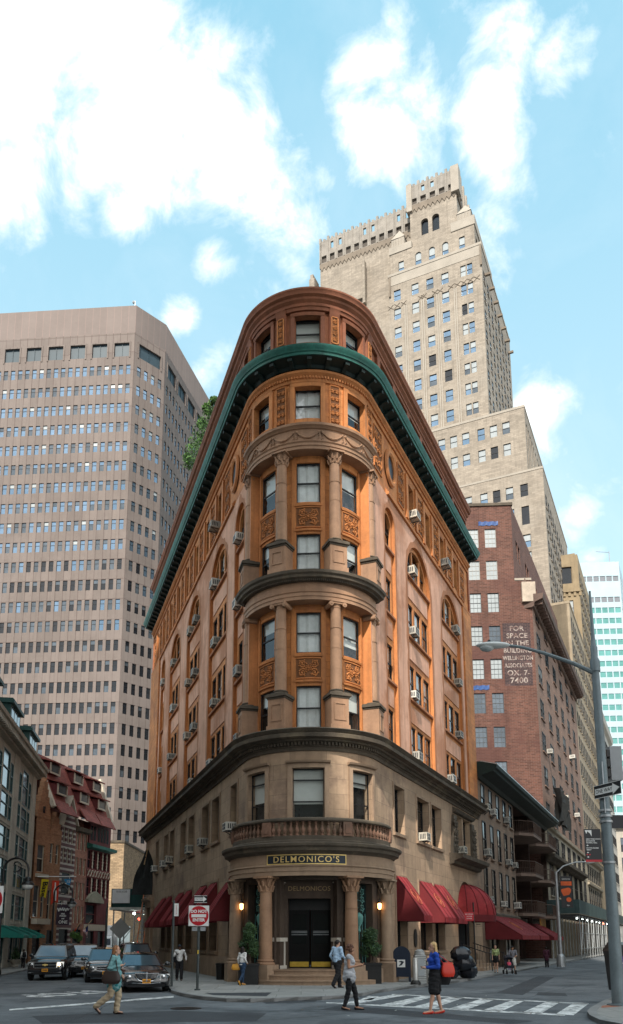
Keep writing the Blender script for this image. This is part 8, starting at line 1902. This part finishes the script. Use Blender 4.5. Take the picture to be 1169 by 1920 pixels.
def bag(owner, name, label, c, size, mt, strap=None, group=None, hang=0, squash=1.0, rot=0):
    """a soft bag hung at c (world), with its strap running up to the given points"""
    b = thing(name, label, 'bag', c); w, d, h = size; m = MB(); rows = []; cr, sr = math.cos(rot), math.sin(rot)
    for j, z in enumerate(lin(0, 1, 9)):
        f = (1.0 + .10 * math.sin(math.pi * z)) * (1 - .28 * z ** 2) * (.82 + .18 * min(1, z * 4)); k = 16
        rw_ = []
        for i in range(k):
            a = 6.2832 * i / k; x, y = w / 2 * f * math.copysign(abs(math.cos(a)) ** .6, math.cos(a)), d / 2 * (f * (1 - .45 * z)) * math.copysign(abs(math.sin(a)) ** .6, math.sin(a))
            rw_.append((c[0] + x * cr - y * sr, c[1] + x * sr + y * cr, c[2] + (z - 1) * h))
        rows.append(rw_)
    m.grid(rows, 0, True); m.poly(rows[0][::-1]); m.poly(rows[-1]); m.build('pouch', [mt], b)
    if strap: m = MB(); m.pipe(strap, .013, 5); m.build('strap', [mt], b)
    return b
Gd = lambda x, y: (*gnd(x, y, -.1), -.1)
# woman in teal, walking right (seen from her right side)
b = Gd(212, 1902); t, T, g, S = person('woman with wavy copper hair in a teal tunic and khaki trousers striding right', b, (1, -.10), dict(hip=(0, 0, .90), knl=(.08, .10, .50), anl=(.08, .06, .09), knr=(-.09, -.05, .49), anr=(-.09, -.42, .20), toer=(0, .75, -.75), elr=(-.24, -.08, 1.14), har=(-.10, .16, 1.20), ell=(.23, -.02, 1.14), hal=(.2, .12, .98), look=(.1, 1, .02)), 1.62, 0, GINGER, TEAL, (KHAKI, 'wide'), BRL, shirt_hem=.18, sleeve='long', hairlen=.15)
m = MB(); capsule(m, g('hip') - Vector((0, 0, .02)), g('hip') - Vector((0, 0, .17)), .175 * S, .187 * S, 14); q = bpy.data.objects.new('tunic_hem', fuse(m, 'tunic_hem', [TEALD], .012)); COL.objects.link(q); q.parent = t
w = Vector(b); c = w + g('hip') + Vector((-.02, -.24, .17)); bag(t, 'shoulder_bag', 'dark brown leather shoulder bag hanging from the woman in teal', tuple(c), (.44, .16, .30), BRL, [c + Vector((-.15, 0, -.05)), w + g('shr') + Vector((-.02, -.05, .08)), w + g('shr') + Vector((.04, .02, .07)), c + Vector((.15, .02, -.05))])
# curly haired woman with phone, walking right
b = Gd(656, 1894); t, T, g, S = person('woman with curly brown hair in a pale sleeveless top looking at her phone', b, (1, -.12), dict(knl=(.08, .14, .50), anl=(.09, .20, .085), knr=(-.08, -.02, .49), anr=(-.08, -.14, .09), toer=(0, 1, -.25), elr=(-.21, .0, 1.12), har=(-.10, .28, 1.18), ell=(.2, .04, 1.12), hal=(.06, .27, 1.16), head=(0, .05, 1.56), look=(0, 1, -.35)), 1.62, 1, BRUN, GREYT, (JET, 'slim'), JET, sleeve='none', curly=True, shirt_hem=.06)
p = Vector(b) + g('har').lerp(g('hal'), .5) + Vector((.12, 0, .035)); ph = thing('phone', 'dark smartphone held by the curly haired woman', 'phone', tuple(p)); m = MB(); m.box(p.x - .05, p.x + .06, p.y - .035, p.y + .035, p.z, p.z + .012); m.build('body', [BLACK], ph)
# blonde woman walking left
b = Gd(818, 1901); t, T, g, S = person('blonde woman in a cobalt blue top, black skirt and red flats walking left', b, (-1, -.10), dict(knr=(-.08, -.06, .49), anr=(-.08, -.16, .09), toer=(0, 1, -.2), knl=(.08, .09, .50), anl=(.08, .16, .085), elr=(-.2, -.04, 1.12), har=(-.10, .20, 1.10), ell=(.22, -.04, 1.12), hal=(.10, .22, 1.10), look=(0, 1, -.06)), 1.70, 0, BLONDE, BLUE, None, REDS_, skirt=(JET, .86), hairlen=.27)
w = Vector(b); c = w + g('hip') + Vector((.30, -.12, .30)); bag(t, 'handbag', 'bright red handbag carried behind the blonde woman', tuple(c), (.34, .15, .34), REDS_, [c + Vector((-.1, 0, -.04)), w + g('shr') + Vector((.05, -.03, .06)), c + Vector((.1, 0, -.04))], rot=.3)
c = w + g('hip') + Vector((.17, .12, .22)); bag(t, 'black_bag', 'large black bag behind the red handbag of the blonde woman', tuple(c), (.46, .18, .46), JET, [c + Vector((-.1, 0, -.04)), w + g('shl') + Vector((.03, .02, .06)), c + Vector((.1, 0, -.04))])
# man in light blue shirt by the steps, walking right and away
b = (1.28, 28.9, 0); person('man in a light blue shirt and dark trousers walking past the entrance steps', b, (.75, .66), dict(knl=(.09, .15, .51), anl=(.09, .20, .085), knr=(-.09, -.08, .49), anr=(-.09, -.30, .14), toer=(0, .8, -.6), elr=(-.25, .02, 1.14), har=(-.2, .2, 1.02), ell=(.25, -.08, 1.14), hal=(.24, .05, .93)), 1.66, 0, DARKH, SKYB, (JET, 'wide'), JET, female=False)
# man in white shirt and cap walking toward us
b = (-5.1, 34.3, 0); t, T, g, S = person('man in a white shirt and dark cap walking toward the camera along the left flank', b, (.18, -1), dict(knl=(.1, .14, .5), anl=(.1, .18, .085), knr=(-.1, -.02, .49), anr=(-.1, -.16, .1), toer=(0, 1, -.2), elr=(-.27, -.04, 1.15), har=(-.14, .18, 1.22), ell=(.29, -.06, 1.14), hal=(.30, .1, .96)), 1.47, 2, None, WHT_, (JET, 'wide'), BRL, female=False, cap=NAVY, vox=.015)
w = Vector(b); c = w + g('hip') + Vector((-.24, .05, .28)); bag(t, 'shoulder_bag', 'black shoulder bag of the man in the white shirt and cap', tuple(c), (.2, .14, .34), JET, [c + Vector((0, 0, -.05)), w + g('shr') + Vector((0, -.04, .07)), c + Vector((0, .06, -.05))])
# woman in white jacket with orange bag, walking away to the right
b = (-2.2, 30.7, 0); t, T, g, S = person('woman with long dark hair, white jacket and jeans walking away left of the steps', b, (.6, .8), dict(knl=(.08, .12, .5), anl=(.08, .14, .09), knr=(-.08, -.06, .49), anr=(-.08, -.30, .19), toer=(0, .5, -.9), elr=(-.22, -.04, 1.14), har=(-.16, .14, 1.0), ell=(.24, -.06, 1.14), hal=(.24, -.02, .96)), 1.40, 1, DARKH, WHT_, (cl('blue_jeans', (.02, .045, .09)), 'slim'), TANL, hairlen=.24, vox=.015)
w = Vector(b); c = w + g('hal') + Vector((-.10, -.02, -.02)); bag(t, 'handbag', 'mustard orange handbag of the woman in the white jacket', tuple(c), (.32, .15, .22), TANL, [c + Vector((-.1, 0, -.04)), w + g('hal') + Vector((0, 0, .03)), c + Vector((.1, 0, -.04))])
# woman in lime top, man with stroller, child
person('woman in a lime green top and black shorts walking on the right pavement', (10.1, 42.4, 0), (-.25, -1), dict(knl=(.08, .08, .5), anl=(.08, .12, .09), knr=(-.08, -.02, .49), anr=(-.08, -.14, .10)), 1.40, 0, DARKH, OLIVE, None, JET, skirt=(JET, .45), sleeve='half', vox=.017)
b = (10.75, 41.5, 0); person('man in a grey shirt and cap pushing a stroller on the right pavement', b, (-.35, -1), dict(elr=(-.24, .1, 1.12), har=(-.17, .38, 1.06), ell=(.24, .1, 1.12), hal=(.17, .38, 1.06), knl=(.1, .1, .5), anl=(.1, .12, .09), anr=(-.1, -.1, .09)), 1.36, 1, None, GRSH, None, BLACK, female=False, skirt=(cl('pale_shorts', (.5, .48, .44)), .85), sleeve='half', cap=JET, vox=.017)
person('small child in pink sitting in the dark stroller', (10.35, 40.72, .02), (-.1, -1), dict(hip=(0, 0, .78), waist=(0, -.04, .95), chest=(0, -.08, 1.12), neck=(0, -.10, 1.28), head=(0, -.08, 1.45), shl=(.15, -.08, 1.24), shr=(-.15, -.08, 1.24), ell=(.2, 0, 1.05), elr=(-.2, 0, 1.05), hal=(.14, .18, .98), har=(-.14, .18, .98), hpl=(.08, 0, .76), hpr=(-.08, 0, .76), knl=(.1, .3, .74), knr=(-.1, .3, .74), anl=(.1, .34, .42), anr=(-.1, .34, .42)), .74, 0, BRUN, cl('pink_cloth', (.62, .08, .14)), (cl('lilac_cloth', (.25, .22, .4)), 'slim'), WHITEP, vox=.022)
person('person in a plum coat near the distant street lamp', (15.2, 50.6, 0), (.1, 1), {}, 1.24, 2, DARKH, PLUMC, (JET, 'wide'), JET, female=False, shirt_hem=.2, vox=.02)
# left street walkers
b = (-16.75, 49.3, 0); t, T, g, S = person('man in a white shirt with a backpack walking away on the left pavement', b, (-.2, 1), dict(knl=(.1, .1, .5), anl=(.1, .1, .09), anr=(-.1, -.1, .1)), 1.12, 2, DARKH, WHT_, (JET, 'wide'), JET, female=False, vox=.022)
w = Vector(b); c = w + g('chest') + Vector((.09, -.14, .12)); bag(t, 'backpack', 'dark backpack of the man walking away on the left pavement', tuple(c), (.22, .15, .32), JET)
person('person in a blue jacket cut off by the left edge', (-14.35, 38.4, 0), (-1, .1), dict(knl=(.08, .12, .5), anl=(.08, .2, .1), anr=(-.08, -.2, .12)), 1.25, 1, DARKH, cl('denim_jacket', (.15, .24, .34)), (JET, 'slim'), mat('red_leather', (.5, .03, .01)), vox=.02)
sb = thing('stone_planter', 'low stone bowl planter with a dark clipped shrub against the limestone building', 'planter', (-18.3, 52, 0)); m = MB(); m.lathe((-18.0, 51.5, 0), [(.2, 0), (.22, .08), (.16, .14), (.42, .42), (.45, .46)], 14); m.build('bowl', [LS], sb)
m = MB(); leafball(m, (-18.0, 51.5, .72), .3, 300, .06, random.Random(1), ms=(0, 0, 1)); leafball(m, (-18.0, 51.5, 1.05), .16, 120, .05, random.Random(2), ms=(0,)); m.build('crown', LF, sb)
# ============================================================ unseen blocks added to shade the crossing, gaps let sun through; seen in glass
def backblock(label, F, u0, u1, v1, v0, top, mt, seed):
    t = thing('unseen_shade_block', label, 'building', F(u0, 0, 0)); sp_ = []; rn = random.Random(seed); wl_ = []
    k = int((u1 - u0) / 7)
    for i in range(k):
        for j in range(int(top / 8)): wl_.append((u0 + 3.5 + i * 7, 5 + j * 8, 4.2, 4.6, wfar(4.2, 4.6, rn.choice((0, 1, 3)), rn.choice((1, 2)), sill=False)))
    face_wall(t, F, u0, u1, -.1, top, wl_, [mt], 'front_wall', sp=sp_)
    q = MB(); solid(q, F, u0, u1, v0, -.5, -.1, top); q.build('block', [mt], t); put_windows(t, sp_, 60)
PO = mat('pale_shade_slab', (.42, .36, .28), .85, .1, .3); F9 = frame((0, -34), (-1, 0))  # added slabs, spaced so sun passes the gaps onto the corner
backblock('widest unseen shade slab added behind the viewer, tall and pale', F9, 33.2, 88, 0, -4, 112, PO, 1)
backblock('narrow unseen shade slab added behind the viewer, tall and pale', F9, 13.4, 28.6, 0, -4, 112, PO, 4)
backblock('unseen tall pale shade slab added behind the viewer nearest the right street', F9, -3, 8.3, 0, -4, 112, PO, 5)
backblock('unseen low brown sun blocker added between the two narrower shade slabs', F9, 8.3, 13.4, -.3, -3.5, 67, mat('near_brick', (.25, .14, .1), .85, .1, .3), 6)
backblock('unseen low brown sun blocker added beside the widest shade slab', F9, 28.6, 33.2, -.3, -3.5, 66, mat('near_brick', (.25, .14, .1)), 7)
q = MB(); solid(q, F9, 28.6, 33.2, -3.6, -.2, 75, 112); tag(q.build('unseen_sun_blocker', [PO], org=(-36, -36, 75)), 'unseen high sun blocker added between two of the shade slabs behind the viewer', 'building')  # unseen filler, caps the gap to shape the sun patch
backblock('unseen stone block added for shade on the near side of the right street', frame((85, 150), (-DR.x, -DR.y)), 0, 135, 0, -25, 22, mat('near_stone', (.36, .30, .23), .85, .1, .3), 2)
backblock('unseen brick block added for shade at the near end of the left street', frame((-21, -12), (.05, 1)), 0, 40, 0, -25, 14, mat('near_brick', (.25, .14, .1), .85, .1, .3), 3)
